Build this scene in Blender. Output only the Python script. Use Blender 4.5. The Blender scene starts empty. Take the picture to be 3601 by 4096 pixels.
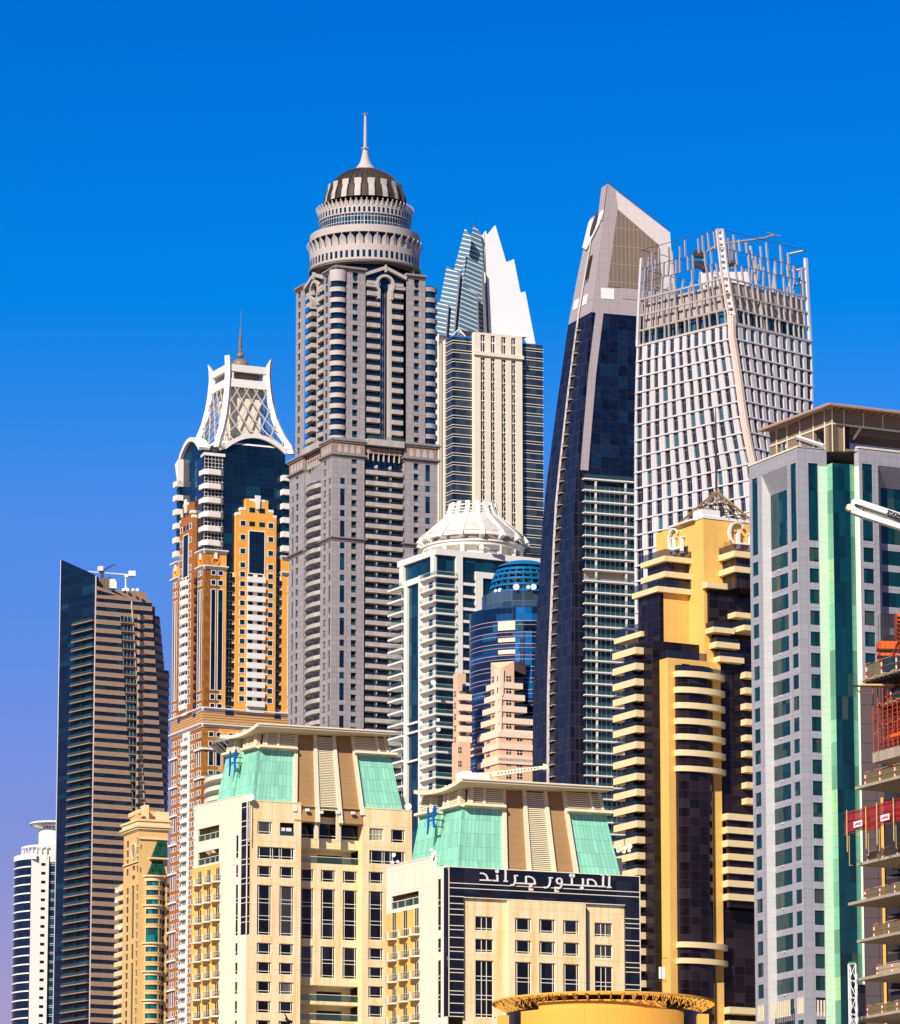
import bpy, math, random
from mathutils import Vector
random.seed(11)
R_ = math.radians
sc = bpy.context.scene
# ------------------------------------------------------------------ camera
F, CX, CY, TAN = 20000.0, 1800.5, 2048.0, 0.206      # focal length and centre in photo pixels, tangent of the pitch
TH = math.atan(TAN)
CAM = Vector((0, 0, 10))
cam = bpy.data.cameras.new("camera")
cam.sensor_fit = 'HORIZONTAL'; cam.sensor_width = 36
cam.lens = 36 * F / 3601
cam.clip_start = 1; cam.clip_end = 60000
camo = bpy.data.objects.new("camera", cam); sc.collection.objects.link(camo)
camo.location = CAM; camo.rotation_euler = (math.pi / 2 + TH, 0, 0)
sc.camera = camo
# ------------------------------------------------------------------ sky, sun, exposure
SUN_EL, SUN_AZ = R_(36), R_(-27)                         # elevation; azimuth from straight behind the camera, + to the right
w = bpy.data.worlds.new("World"); sc.world = w; w.use_nodes = True
wn, wl = w.node_tree.nodes, w.node_tree.links
bg = wn['Background']; bg.inputs[1].default_value = SKY_STRENGTH = 0.12
sky = wn.new('ShaderNodeTexSky'); sky.sky_type = 'NISHITA'; sky.sun_disc = False
sky.sun_elevation = SUN_EL; sky.sun_rotation = math.pi - SUN_AZ
sky.altitude = 0; sky.air_density = 1.6; sky.dust_density = 0.4; sky.ozone_density = 4.0
tc = wn.new('ShaderNodeTexCoord'); sx = wn.new('ShaderNodeSeparateXYZ'); rp = wn.new('ShaderNodeValToRGB')
mu = wn.new('ShaderNodeMix'); mu.data_type = 'RGBA'; mu.blend_type = 'MULTIPLY'; mu.inputs[0].default_value = 1
wl.new(tc.outputs['Generated'], sx.inputs[0]); wl.new(sx.outputs[2], rp.inputs[0])
wl.new(sky.outputs[0], mu.inputs[6]); wl.new(rp.outputs[0], mu.inputs[7]); wl.new(mu.outputs[2], bg.inputs[0])
SKYRAMP = [(0, (.62,.42,.60)), (.06, (.58,.36,.62)), (.103, (.50,.335,.66)), (.141, (.327,.326,.753)), (.182, (.189,.345,.856)), (.202, (.148,.354,.9)), (.222, (.055,.36,.911)), (.242, (.002,.35,.912)), (.3, (.001,.285,.85)), (.42, (.03,.12,.4)), (1, (.05,.09,.2))]
el = rp.color_ramp.elements
while len(el) < len(SKYRAMP): el.new(0.5)
for e, (p, c) in zip(el, SKYRAMP): e.position = p; e.color = (*c, 1)
sl = bpy.data.lights.new("sun", 'SUN'); sl.energy = 5.0; sl.angle = R_(0.5); sl.color = (1.0, 0.93, 0.82)
so = bpy.data.objects.new("sun", sl); sc.collection.objects.link(so)
sd = Vector((math.sin(SUN_AZ) * math.cos(SUN_EL), -math.cos(SUN_AZ) * math.cos(SUN_EL), math.sin(SUN_EL)))
so.rotation_euler = sd.to_track_quat('Z', 'Y').to_euler(); so.location = (0, -50, 300)
vs = sc.view_settings; vs.view_transform = 'Standard'; vs.look = 'None'; vs.exposure = 0.25; vs.gamma = 1; vs.use_curve_mapping = False
# ------------------------------------------------------------------ photo measurement helpers
K = dict(C1=(0,2100,2.044), C2=(0,3000,1.865), C3=(600,1200,2.555), C4=(600,1900,2.271), C5=(1100,400,2.271), C6=(1100,1200,2.554),
 C7=(1100,1900,1.947), C8=(1680,850,2.405), D1=(1680,1600,2.555), D2=(1550,1950,2.725), D3=(1550,2600,2.765), D4=(2100,700,2.555),
 D5=(2100,1400,2.044), D6=(2100,2300,2.271), D7=(2500,880,2.246), D8=(2500,1400,2.246), E1=(2400,1900,2.555), E2=(2400,2600,2.555),
 E3=(2400,3300,2.568), E4=(2950,1550,2.404), E5=(2950,2300,2.27), E6=(2950,3100,2.052), E7=(750,2800,1.892), E8=(700,3400,1.997),
 G1=(1550,3000,1.797), G2=(1500,3400,2.936), G3=(1900,3450,1.797), G4=(3350,2400,2.554), G5=(3350,3100,2.052), Q=(0,0,1))
def q(c, x, y):
    x0, y0, s = K[c]; return x0 + x / s, y0 + y / s
_fw = Vector((0, math.cos(TH), math.sin(TH))); _up = Vector((0, -math.sin(TH), math.cos(TH)))
def ray(px, py): return _fw + Vector((1, 0, 0)) * ((px - CX) / F) + _up * ((CY - py) / F)
def P(c, x, y, Y):                                      # the point at depth Y that a photo position shows
    d = ray(*q(c, x, y)); return CAM + d * (Y / d.y)
def Zat(c, x, y, Y): return P(c, x, y, Y).z
def vsub(a, b): return (a[0]-b[0], a[1]-b[1], a[2]-b[2])
# ------------------------------------------------------------------ mesh builder
class MB:
    def __init__(s): s.v = []; s.f = []; s.uv = []; s.mi = []; s.mats = []; s.smooth = False
    def q4(s, a, b, c, d, uv=((0,0),(1,0),(1,1),(0,1)), mi=0):
        n = len(s.v); s.v += [tuple(a), tuple(b), tuple(c), tuple(d)]; s.f.append((n, n+1, n+2, n+3)); s.uv.append(uv); s.mi.append(mi)
    def poly(s, pts, uv=None, mi=0):
        n = len(s.v); s.v += [tuple(p) for p in pts]; s.f.append(tuple(range(n, n+len(pts)))); s.uv.append(uv or [(p[0], p[2]) for p in pts]); s.mi.append(mi)
    def merge(s, o, mat):
        if mat not in s.mats: s.mats.append(mat)
        k = s.mats.index(mat); n = len(s.v); s.v += o.v; s.f += [tuple(i+n for i in f) for f in o.f]; s.uv += o.uv; s.mi += [k]*len(o.f)
        return s
    # box in a face's own frame: u along, z up, d outwards
    def box(s, fr, u0, u1, z0, z1, d0, d1, back=False):
        p = fr.pt
        a, b, c, d = p(u0,z0,d1), p(u1,z0,d1), p(u1,z1,d1), p(u0,z1,d1)
        e, f, g, h = p(u0,z0,d0), p(u1,z0,d0), p(u1,z1,d0), p(u0,z1,d0)
        U = fr.uv; k = d1-d0
        s.q4(a, b, c, d, (U(u0,z0), U(u1,z0), U(u1,z1), U(u0,z1)))
        A, B, C, D = U(u0,z0), U(u1,z0), U(u1,z1), U(u0,z1)
        s.q4(e, a, d, h, ((A[0]-k,A[1]), A, D, (D[0]-k,D[1])))
        s.q4(b, f, g, c, (B, (B[0]+k,B[1]), (C[0]+k,C[1]), C))
        s.q4(d, c, g, h, (D, C, (C[0],C[1]+k), (D[0],D[1]+k)))
        s.q4(e, f, b, a, ((A[0],A[1]-k), (B[0],B[1]-k), B, A))
        if back: s.q4(f, e, h, g)
        return s
    def flat(s, fr, u0, u1, z0, z1, d):
        U = fr.uv; s.q4(fr.pt(u0,z0,d), fr.pt(u1,z0,d), fr.pt(u1,z1,d), fr.pt(u0,z1,d), (U(u0,z0), U(u1,z0), U(u1,z1), U(u0,z1))); return s
    def prism(s, pts, z0, z1, top=True, bot=True):       # plan outline (x, y), anticlockwise from above
        n = len(pts); L = 0
        for i in range(n):
            a, b = pts[i], pts[(i+1) % n]; w = math.dist(a, b)
            s.q4((a[0],a[1],z0), (b[0],b[1],z0), (b[0],b[1],z1), (a[0],a[1],z1), ((L,z0),(L+w,z0),(L+w,z1),(L,z1))); L += w
        if top: s.poly([(x,y,z1) for x,y in pts], [(x,y) for x,y in pts])
        if bot: s.poly([(x,y,z0) for x,y in reversed(pts)], [(x,y) for x,y in reversed(pts)])
        return s
    def ext(s, fr, pts, d0, d1, back=True):               # outline (u, z) in a face's frame, given thickness
        n = len(pts); U = fr.uv
        ar = sum(pts[i][0]*pts[(i+1)%n][1]-pts[(i+1)%n][0]*pts[i][1] for i in range(n))
        if ar < 0: pts = pts[::-1]
        s.poly([fr.pt(u,z,d1) for u,z in pts], [U(u,z) for u,z in pts])
        if back: s.poly([fr.pt(u,z,d0) for u,z in pts[::-1]], [U(u,z) for u,z in pts[::-1]])
        for i in range(n):
            a, b = pts[i], pts[(i+1)%n]
            s.q4(fr.pt(*a,d0), fr.pt(*b,d0), fr.pt(*b,d1), fr.pt(*a,d1), (U(*a),U(*b),U(*b),U(*a)))
        return s
    def ribbon(s, fr, pts, w, d0, d1, closed=False):      # a stroke of even width along (u, z) points, mitred
        n = len(pts); L = []; Rr = []
        for i in range(n):
            a = pts[i-1] if (i or closed) else pts[i]; c = pts[(i+1)%n] if (i < n-1 or closed) else pts[i]
            b = pts[i]
            def nn(p, r):
                x, y = r[0]-p[0], r[1]-p[1]; l = math.hypot(x, y) or 1; return (-y/l, x/l)
            n1 = nn(a, b) if a != b else nn(b, c); n2 = nn(b, c) if b != c else n1
            m = (n1[0]+n2[0], n1[1]+n2[1]); l = math.hypot(*m) or 1; m = (m[0]/l, m[1]/l)
            k = (w[i] if isinstance(w, (list,tuple)) else w)/2/max(.4, m[0]*n1[0]+m[1]*n1[1])
            L.append((b[0]+m[0]*k, b[1]+m[1]*k)); Rr.append((b[0]-m[0]*k, b[1]-m[1]*k))
        for i in range(n if closed else n-1):
            j = (i+1)%n; p = fr.pt
            s.q4(p(*Rr[i],d1), p(*Rr[j],d1), p(*L[j],d1), p(*L[i],d1))
            s.q4(p(*L[i],d1), p(*L[j],d1), p(*L[j],d0), p(*L[i],d0)); s.q4(p(*Rr[i],d0), p(*Rr[j],d0), p(*Rr[j],d1), p(*Rr[i],d1))
        if not closed:
            for i in (0, n-1): s.q4(p(*L[i],d0), p(*L[i],d1), p(*Rr[i],d1), p(*Rr[i],d0))
        return s
    def tube(s, a, b, r, r2=None, n=6, caps=True):
        a, b = Vector(a), Vector(b); d = (b-a).normalized(); r2 = r if r2 is None else r2
        x = d.orthogonal().normalized(); y = d.cross(x)
        A = [a+(x*math.cos(t)+y*math.sin(t))*r for t in [2*math.pi*i/n+.4 for i in range(n)]]
        B = [b+(x*math.cos(t)+y*math.sin(t))*r2 for t in [2*math.pi*i/n+.4 for i in range(n)]]
        for i in range(n): j = (i+1)%n; s.q4(A[i], A[j], B[j], B[i])
        if caps: s.poly(B); s.poly(A[::-1])
        return s
    def lathe(s, c, prof, n=48, a0=0, a1=360, cap=False):  # profile of (radius, z), bottom up; angle 0 looks to the camera, + to the right
        full = abs(a1-a0) >= 360; k = n if full else n+1
        an = [R_(a0+(a1-a0)*i/n) for i in range(k)]
        base = len(s.v); m = len(prof)
        for t in an:
            for r, z in prof: s.v.append((c[0]+r*math.sin(t), c[1]-r*math.cos(t), z))
        Rm = max(p[0] for p in prof)
        for i in range(n):
            j = (i+1) % k
            for h in range(m-1):
                s.f.append((base+i*m+h, base+j*m+h, base+j*m+h+1, base+i*m+h+1))
                ta, tb = R_(a0+(a1-a0)*i/n)*Rm, R_(a0+(a1-a0)*(i+1)/n)*Rm
                s.uv.append(((ta,prof[h][1]),(tb,prof[h][1]),(tb,prof[h+1][1]),(ta,prof[h+1][1]))); s.mi.append(0)
        if cap: s.poly([(c[0]+prof[-1][0]*math.sin(t), c[1]-prof[-1][0]*math.cos(t), prof[-1][1]) for t in an])
        return s
    def ball(s, c, r, n=14, sz=1): 
        return s.lathe(c, [(max(.001,r*math.sin(math.pi*i/10)), c[2]-r*sz*math.cos(math.pi*i/10)) for i in range(11)], n)
    # wall with openings: front skin plus the reveals of every opening
    def holes(s, fr, U0, U1, Z0, Z1, hs, dep, d=0):
        rd = lambda x: round(x, 3)
        U0, U1, Z0, Z1 = map(rd, (U0, U1, Z0, Z1))
        hs = [tuple(map(rd, h)) for h in hs]; hs = [(max(a,U0),min(b,U1),max(c,Z0),min(e,Z1)) for a,b,c,e in hs]; hs = [h for h in hs if h[1]-h[0]>.02 and h[3]-h[2]>.02]
        us = sorted({U0, U1} | {x for h in hs for x in h[:2]}); zs = sorted({Z0, Z1} | {x for h in hs for x in h[2:]})
        ui = {x: i for i, x in enumerate(us)}; zi = {x: i for i, x in enumerate(zs)}
        occ = set()
        for a, b, c, e in hs:
            for i in range(ui[a], ui[b]):
                for j in range(zi[c], zi[e]): occ.add((i, j))
        for j in range(len(zs)-1):
            i = 0
            while i < len(us)-1:
                if (i, j) in occ: i += 1; continue
                k = i
                while k < len(us)-1 and (k, j) not in occ: k += 1
                s.flat(fr, us[i], us[k], zs[j], zs[j+1], d); i = k
        p = fr.pt; b_ = d-dep
        for a, b, c, e in hs:
            s.q4(p(a,c,d), p(a,e,d), p(a,e,b_), p(a,c,b_), ((0,c),(0,e),(dep,e),(dep,c))); s.q4(p(b,c,b_), p(b,e,b_), p(b,e,d), p(b,c,d), ((0,c),(0,e),(dep,e),(dep,c)))
            s.q4(p(a,c,b_), p(b,c,b_), p(b,c,d), p(a,c,d)); s.q4(p(a,e,d), p(b,e,d), p(b,e,b_), p(a,e,b_))
        return s
class Face:                                              # an upright plane: u along it to the right, z up, d out of it
    def __init__(s, x, y, deg, k='Q'):
        s.x, s.y, s.deg, s.k = x, y, deg, k; a = R_(deg); s.tx, s.ty, s.nx, s.ny = math.cos(a), math.sin(a), math.sin(a), -math.cos(a)
    def pt(s, u, z, d=0): return (s.x+s.tx*u+s.nx*d, s.y+s.ty*u+s.ny*d, z)
    def uv(s, u, z): return (u, z)
    def m(s, x, y, c=None, d=0):                          # photo position -> (u, z) on the plane moved out by d
        r = ray(*q(c or s.k, x, y)); ox, oy = s.x+s.nx*d, s.y+s.ny*d
        t = ((ox-CAM.x)*s.nx+(oy-CAM.y)*s.ny)/(r.x*s.nx+r.y*s.ny); h = CAM+r*t
        return (h.x-ox)*s.tx+(h.y-oy)*s.ty, h.z
    def U(s, x, y, c=None, d=0): return s.m(x, y, c, d)[0]
    def Z(s, x, y, c=None, d=0): return s.m(x, y, c, d)[1]
    def off(s, d): f = Face(s.x+s.nx*d, s.y+s.ny*d, s.deg, s.k); return f
    def at(s, u, turn): p = s.pt(u, 0); return Face(p[0], p[1], s.deg+turn, s.k)
class Patch:                                             # four corners; u, z run 0..1
    def __init__(s, p00, p10, p01, p11):
        s.p = [Vector(x) for x in (p00, p10, p01, p11)]; a, b, c, d = s.p
        s.n = ((b-a)+(d-c)).cross((c-a)+(d-b)).normalized(); s.w = ((b-a).length+(d-c).length)/2; s.h = ((c-a).length+(d-b).length)/2; s.z0 = a.z
    def pt(s, u, z, d=0):
        a, b, c, e = s.p; v = (a*(1-u)+b*u)*(1-z)+(c*(1-u)+e*u)*z+s.n*d; return (v.x, v.y, v.z)
    def uv(s, u, z): return (u*s.w, s.z0+z*s.h)
def corner(c, x, y, Y, ar, al=None):                      # the two faces that meet at an upright edge
    p = P(c, x, y, Y); return Face(p.x, p.y, ar, c), Face(p.x, p.y, (ar-90) if al is None else -al, c), p.z
def foot(R, L, wl, wr, o=0):                              # plan of a block with that edge, wl back along L and wr along R, widened by o
    a = L.pt(-wl-o, 0, o); b = R.pt(0, 0, 0); r = R.pt(wr+o, 0, o)
    nx, ny = R.nx*o+L.nx*o, R.ny*o+L.ny*o
    bx = (b[0]+nx, b[1]+ny) if abs(R.deg-L.deg-90) < 1 else (b[0]+nx*.8, b[1]+ny*.8)
    bk = (a[0]+(r[0]-bx[0]), a[1]+(r[1]-bx[1])); return [bx, (r[0], r[1]), bk, (a[0], a[1])]
# ------------------------------------------------------------------ objects
ORG = {}; CNT = {}; OVF = {}
def thing(name, label, cat, loc, group=None):
    o = bpy.data.objects.new(name, None); sc.collection.objects.link(o); o.location = loc; o.empty_display_size = 3
    o['label'] = label; o['category'] = cat
    if group: o['group'] = group
    ORG[o.name] = tuple(loc); return o
def mk(name, mb, mat, par=None, **props):
    og = ORG.get(par.name, (0,0,0)) if par else (0,0,0)
    me = bpy.data.meshes.new(name); me.from_pydata([vsub(v, og) for v in mb.v], [], mb.f)
    ul = me.uv_layers.new(name='UVMap').data; k = 0; fl = [c for f in mb.uv for p in f for c in p[:2]]
    ul.foreach_set('uv', fl)
    for m in (mat if isinstance(mat, list) else [mat]): me.materials.append(m)
    if isinstance(mat, list): me.polygons.foreach_set('material_index', mb.mi)
    if mb.smooth: me.polygons.foreach_set('use_smooth', [True]*len(mb.f))
    o = bpy.data.objects.new(name, me); sc.collection.objects.link(o)
    if par: o.parent = par; ORG[o.name] = og
    for a, b in props.items(): o[a] = b
    return o
def solo(name, mb, mat, label, cat, group=None):           # a thing that is one mesh, its origin at its lowest middle
    c = [sum(v[i] for v in mb.v)/len(mb.v) for i in (0,1)]+[min(v[2] for v in mb.v)]
    mb.v = [vsub(v, c) for v in mb.v]; o = mk(name, mb, mat); o.location = c; o['label'] = label; o['category'] = cat
    if group: o['group'] = group
    return o
def part(name, mb, mat, par, subs=(), cap=100, label=None):
    k = (par.name, name); CNT[k] = CNT.get(k, 0)+1
    if CNT[k] > cap:
        o = OVF.setdefault(k, (par, MB()))[1]; o.merge(mb, mat)
        for n, m2, mt in subs: o.merge(m2, mt)
        return None
    o = mk(name, mb, mat, par)
    if label: o['label'] = label
    for n, m2, mt in subs: mk(n, m2, mt, o)
    return o
def flush():
    for (pn, name), (par, mb) in OVF.items(): mk(name, mb, list(mb.mats), par, kind='stuff')
# ------------------------------------------------------------------ materials
def _nt(name):
    m = bpy.data.materials.new(name); m.use_nodes = True; return m, m.node_tree.nodes, m.node_tree.links, m.node_tree.nodes['Principled BSDF']
def _math(n, l, op, a, b=None):
    x = n.new('ShaderNodeMath'); x.operation = op
    for i, v in enumerate((a, b)):
        if v is None: continue
        if isinstance(v, (int, float)): x.inputs[i].default_value = v
        else: l.new(v, x.inputs[i])
    return x.outputs[0]
def _mix(n, l, f, a, b, mode='MIX'):
    x = n.new('ShaderNodeMix'); x.data_type = 'RGBA'; x.blend_type = mode
    for i, v in ((0, f), (6, a), (7, b)):
        if isinstance(v, (int, float)): x.inputs[i].default_value = v
        elif isinstance(v, tuple): x.inputs[i].default_value = (*v[:3], 1)
        else: l.new(v, x.inputs[i])
    return x.outputs[2]
def _lines(n, l, U, V, su, sv, wu, wv, sk=0):              # 1 on the joints of a grid
    if sk: V = _math(n, l, 'ADD', V, _math(n, l, 'MULTIPLY', U, sk))
    o = None
    for c, s, wd in ((U, su, wu), (V, sv, wv)):
        if not s: continue
        t = _math(n, l, 'LESS_THAN', _math(n, l, 'FRACT', _math(n, l, 'DIVIDE', c, s)), wd/s)
        o = t if o is None else _math(n, l, 'MAXIMUM', o, t)
    return o
def _uv(n, l):
    t = n.new('ShaderNodeUVMap'); t.uv_map = 'UVMap'; s = n.new('ShaderNodeSeparateXYZ'); l.new(t.outputs[0], s.inputs[0]); return t.outputs[0], s.outputs[0], s.outputs[1]
def wall(name, col, rough=.8, var=.1, joint=None, jcol=None, streak=0, scol=(.45,.25,.08), patch=0, sk=0):
    m, n, l, b = _nt(name); vec, U, V = _uv(n, l)
    t = n.new('ShaderNodeTexCoord'); ns = n.new('ShaderNodeTexNoise'); ns.inputs['Scale'].default_value = .12; ns.inputs['Detail'].default_value = 6; l.new(t.outputs['Object'], ns.inputs['Vector'])
    k = _math(n, l, 'ADD', _math(n, l, 'MULTIPLY', ns.outputs[0], 2*var), 1-var)
    fg = n.new('ShaderNodeTexNoise'); fg.inputs['Scale'].default_value = 3; fg.inputs['Detail'].default_value = 3; l.new(t.outputs['Object'], fg.inputs['Vector'])
    k = _math(n, l, 'MULTIPLY', k, _math(n, l, 'ADD', _math(n, l, 'MULTIPLY', fg.outputs[0], .16), .92))
    c = _mix(n, l, 1.0, col, k, 'MULTIPLY')
    if patch and joint:
        fl = n.new('ShaderNodeCombineXYZ'); l.new(_math(n, l, 'FLOOR', _math(n, l, 'DIVIDE', U, joint[0] or 2)), fl.inputs[0]); l.new(_math(n, l, 'FLOOR', _math(n, l, 'DIVIDE', V, joint[1] or 2)), fl.inputs[1])
        wnz = n.new('ShaderNodeTexWhiteNoise'); wnz.noise_dimensions = '2D'; l.new(fl.outputs[0], wnz.inputs['Vector'])
        c = _mix(n, l, 1.0, c, _math(n, l, 'ADD', _math(n, l, 'MULTIPLY', wnz.outputs[0], 2*patch), 1-patch), 'MULTIPLY')
    if streak:
        mp = n.new('ShaderNodeMapping'); mp.inputs['Scale'].default_value = (.9, .07, 1); l.new(vec, mp.inputs[0])
        sn = n.new('ShaderNodeTexNoise'); sn.inputs['Scale'].default_value = 1; sn.inputs['Detail'].default_value = 8; sn.inputs['Roughness'].default_value = .65; l.new(mp.outputs[0], sn.inputs['Vector'])
        mr = n.new('ShaderNodeMapRange'); mr.inputs[1].default_value = .45; mr.inputs[2].default_value = .72; mr.inputs[4].default_value = streak; l.new(sn.outputs[0], mr.inputs[0])
        c = _mix(n, l, mr.outputs[0], c, scol)
    if joint:
        ln = _lines(n, l, U, V, joint[0], joint[1], joint[2], joint[2], sk)
        c = _mix(n, l, ln, c, jcol or tuple(x*.55 for x in col))
    l.new(c, b.inputs['Base Color']); b.inputs['Roughness'].default_value = rough; b.inputs['Specular IOR Level'].default_value = .25
    return m
def glass(name, col, col2=None, grid=None, lcol=(.25,.27,.3), frac=.2, cell=None, rough=.06, spec=.5, wave=.02, sk=0):
    m, n, l, b = _nt(name); vec, U, V = _uv(n, l); c = col
    cs = cell or (grid[:2] if grid else (2.5, 3.3))
    fl = n.new('ShaderNodeCombineXYZ'); l.new(_math(n, l, 'FLOOR', _math(n, l, 'DIVIDE', U, cs[0] or 3)), fl.inputs[0]); l.new(_math(n, l, 'FLOOR', _math(n, l, 'DIVIDE', V, cs[1] or 3)), fl.inputs[1])
    oi = n.new('ShaderNodeObjectInfo'); l.new(_math(n, l, 'MULTIPLY', oi.outputs['Random'], 97), fl.inputs[2])
    wz = n.new('ShaderNodeTexWhiteNoise'); wz.noise_dimensions = '3D'; l.new(fl.outputs[0], wz.inputs['Vector'])
    c = _mix(n, l, 1.0, col, _math(n, l, 'ADD', _math(n, l, 'MULTIPLY', wz.outputs[0], .9), .55), 'MULTIPLY')
    if col2:
        g = n.new('ShaderNodeMapRange'); g.inputs[1].default_value = 1-frac; g.inputs[2].default_value = 1; l.new(wz.outputs[0], g.inputs[0]); c = _mix(n, l, g.outputs[0], c, col2)
    r = rough
    if grid:
        ln = _lines(n, l, U, V, grid[0], grid[1], grid[2], grid[2], sk); c = _mix(n, l, ln, c, lcol); r = _math(n, l, 'ADD', _math(n, l, 'MULTIPLY', ln, .4), rough); l.new(r, b.inputs['Roughness'])
    else: b.inputs['Roughness'].default_value = rough
    l.new(c, b.inputs['Base Color']); b.inputs['Specular IOR Level'].default_value = spec
    if wave:
        t = n.new('ShaderNodeTexCoord'); ns = n.new('ShaderNodeTexNoise'); ns.inputs['Scale'].default_value = .5; ns.inputs['Detail'].default_value = 2; l.new(t.outputs['Object'], ns.inputs['Vector'])
        bp = n.new('ShaderNodeBump'); bp.inputs['Strength'].default_value = .25; bp.inputs['Distance'].default_value = wave*10; l.new(ns.outputs[0], bp.inputs['Height']); l.new(bp.outputs[0], b.inputs['Normal'])
    return m
def metal(name, col, rough=.4, met=.8):
    m, n, l, b = _nt(name); t = n.new('ShaderNodeTexCoord'); ns = n.new('ShaderNodeTexNoise'); ns.inputs['Scale'].default_value = .8; ns.inputs['Detail'].default_value = 5; l.new(t.outputs['Object'], ns.inputs['Vector'])
    c = _mix(n, l, 1.0, col, _math(n, l, 'ADD', _math(n, l, 'MULTIPLY', ns.outputs[0], .3), .85), 'MULTIPLY')
    l.new(c, b.inputs['Base Color']); b.inputs['Roughness'].default_value = rough; b.inputs['Metallic'].default_value = met; return m
def railglass(name, col, alpha=.55):
    m, n, l, b = _nt(name); b.inputs['Base Color'].default_value = (*col, 1); b.inputs['Roughness'].default_value = .1
    b.inputs['Alpha'].default_value = alpha; return m
M = {}
M['white'] = wall('white_render', (.80,.78,.74), var=.05)
M['white2'] = wall('white_panel', (.82,.80,.78), var=.04, joint=(3,1.65,.05))
M['navy'] = glass('navy_glass', (.008,.016,.045), (.012,.06,.09), frac=.25, spec=.35)
M['black'] = glass('black_glass', (.006,.006,.010), (.016,.018,.03), frac=.3, spec=.3)
M['blind'] = glass('window_with_blind', (.06,.055,.05), (.22,.2,.16), frac=.3, cell=(.9,50))
M['teal'] = glass('teal_glass', (.004,.03,.05), (.01,.1,.13), frac=.35)
M['rail'] = railglass('rail_glass', (.06,.13,.11), .4)
M['raildark'] = railglass('dark_rail_glass', (.015,.02,.035), .8)
M['steel'] = metal('galvanised_steel', (.5,.5,.5))
M['dish'] = wall('dish_white', (.82,.82,.8), .5)
M['dark'] = wall('dark_painted_shadow', (.035,.03,.035))
def rows_from(z_top, pitch, n, h0, h1): return [(z_top-pitch*i-h1, z_top-pitch*i-h0) for i in range(n)]
def window(par, fr, u0, u1, z0, z1, d, gm, fm=None, vb=(), hb=(), t=.1, name='window', cap=100, sub='frame', rim=True):
    if gm is M['black'] and random.random() < .16: gm = M['blind']
    g = MB().flat(fr, u0, u1, z0, z1, d); subs = []
    if fm:
        b = MB(); W, H = u1-u0, z1-z0; e = .05
        for x in vb: b.box(fr, u0+W*x-t/2, u0+W*x+t/2, z0, z1, d, d+e)
        for x in hb: b.box(fr, u0, u1, z0+H*x-t/2, z0+H*x+t/2, d, d+e+.012)
        if rim:
            b.box(fr, u0, u0+t, z0, z1, d, d+e-.01); b.box(fr, u1-t, u1, z0, z1, d, d+e-.01); b.box(fr, u0, u1, z0, z0+t, d, d+e-.006); b.box(fr, u0, u1, z1-t, z1, d, d+e-.006)
        if b.f: subs.append((sub, b, fm))
    return part(name, g, gm, par, subs, cap)
def dish(c, r, label, aim=(0,-1,.25), grp='satellite dishes on the roofs'):
    a = Vector(aim).normalized(); c = Vector(c); mb = MB(); x = a.orthogonal().normalized(); y = a.cross(x); pr = []
    for k in range(5):
        t = k/4; pr.append([c+a*(r*.35*t*t)+(x*math.cos(2*math.pi*i/16)+y*math.sin(2*math.pi*i/16))*r*t for i in range(16)])
    for k in range(4):
        for i in range(16):
            j = (i+1)%16
            if k == 0: mb.poly([pr[0][0], pr[1][i], pr[1][j]])
            else: mb.q4(pr[k][i], pr[k+1][i], pr[k+1][j], pr[k][j])
    mb.tube(c, c+Vector((0,.3*r,-1.3*r)), r*.09); mb.tube(c+a*.1*r, c+a*r*.9, r*.04); mb.smooth = True
    return solo('satellite_dish', mb, M['dish'], label, 'satellite dish', grp)
# ------------------------------------------------------------------ ground
g = MB(); g.q4((-9000,-600,0), (9000,-600,0), (9000,30000,0), (-9000,30000,0)); mk('ground', g, wall('sandy_ground', (.16,.14,.11)), kind='structure')
g = MB(); g.q4((-9000,-600,.05), (9000,-600,.05), (9000,330,.05), (-9000,330,.05)); mk('water', g, glass('marina_water', (.01,.05,.06), wave=.1), kind='structure')
# ================================================================== the two hotel blocks with green mansard roofs
M['cream'] = wall('cream_render', (.86,.72,.43), var=.10, joint=(4.2,3.45,.05), jcol=(.62,.44,.22), streak=.85, scol=(.82,.43,.10))
M['pale'] = wall('pale_stone', (.80,.72,.56), var=.05, joint=(4.6,3.45,.05), jcol=(.66,.56,.4), streak=.25, scol=(.78,.55,.25))
M['ochre'] = wall('ochre_render', (.82,.47,.11), var=.12, joint=(0,3.45,.05), jcol=(.6,.3,.06), streak=.5, scol=(.86,.58,.22))
M['green'] = wall('green_roof_panel', (.27,.64,.47), .45, .14, joint=(.62,2.1,.06), jcol=(.16,.36,.2), patch=.13, streak=.25, scol=(.3,.5,.25))
M['beige'] = wall('beige_panel', (.38,.22,.095), .8, .18, joint=(0,1.25,.05), jcol=(.25,.14,.06), streak=.3, scol=(.4,.22,.07))
M['trim'] = wall('cream_trim', (.80,.70,.50), var=.06, streak=.2)
M['louver'] = wall('louver_blade', (.82,.72,.48), var=.08)
M['frame'] = wall('window_frame', (.86,.78,.6), .5, .03)
def slats(par, pt, s0, s1, h0, h1, n, d, name='louver_panel'):
    mb = MB(); dh = (h1-h0)/n
    bk = MB().flat(pt, s0, s1, h0, h1, .02)
    for i in range(n): mb.box(pt, s0, s1, h0+dh*i+dh*.1, h0+dh*i+dh*.62, .03, d)
    part(name, mb, M['louver'], par, [('backing', bk, M['dark'])])
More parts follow.
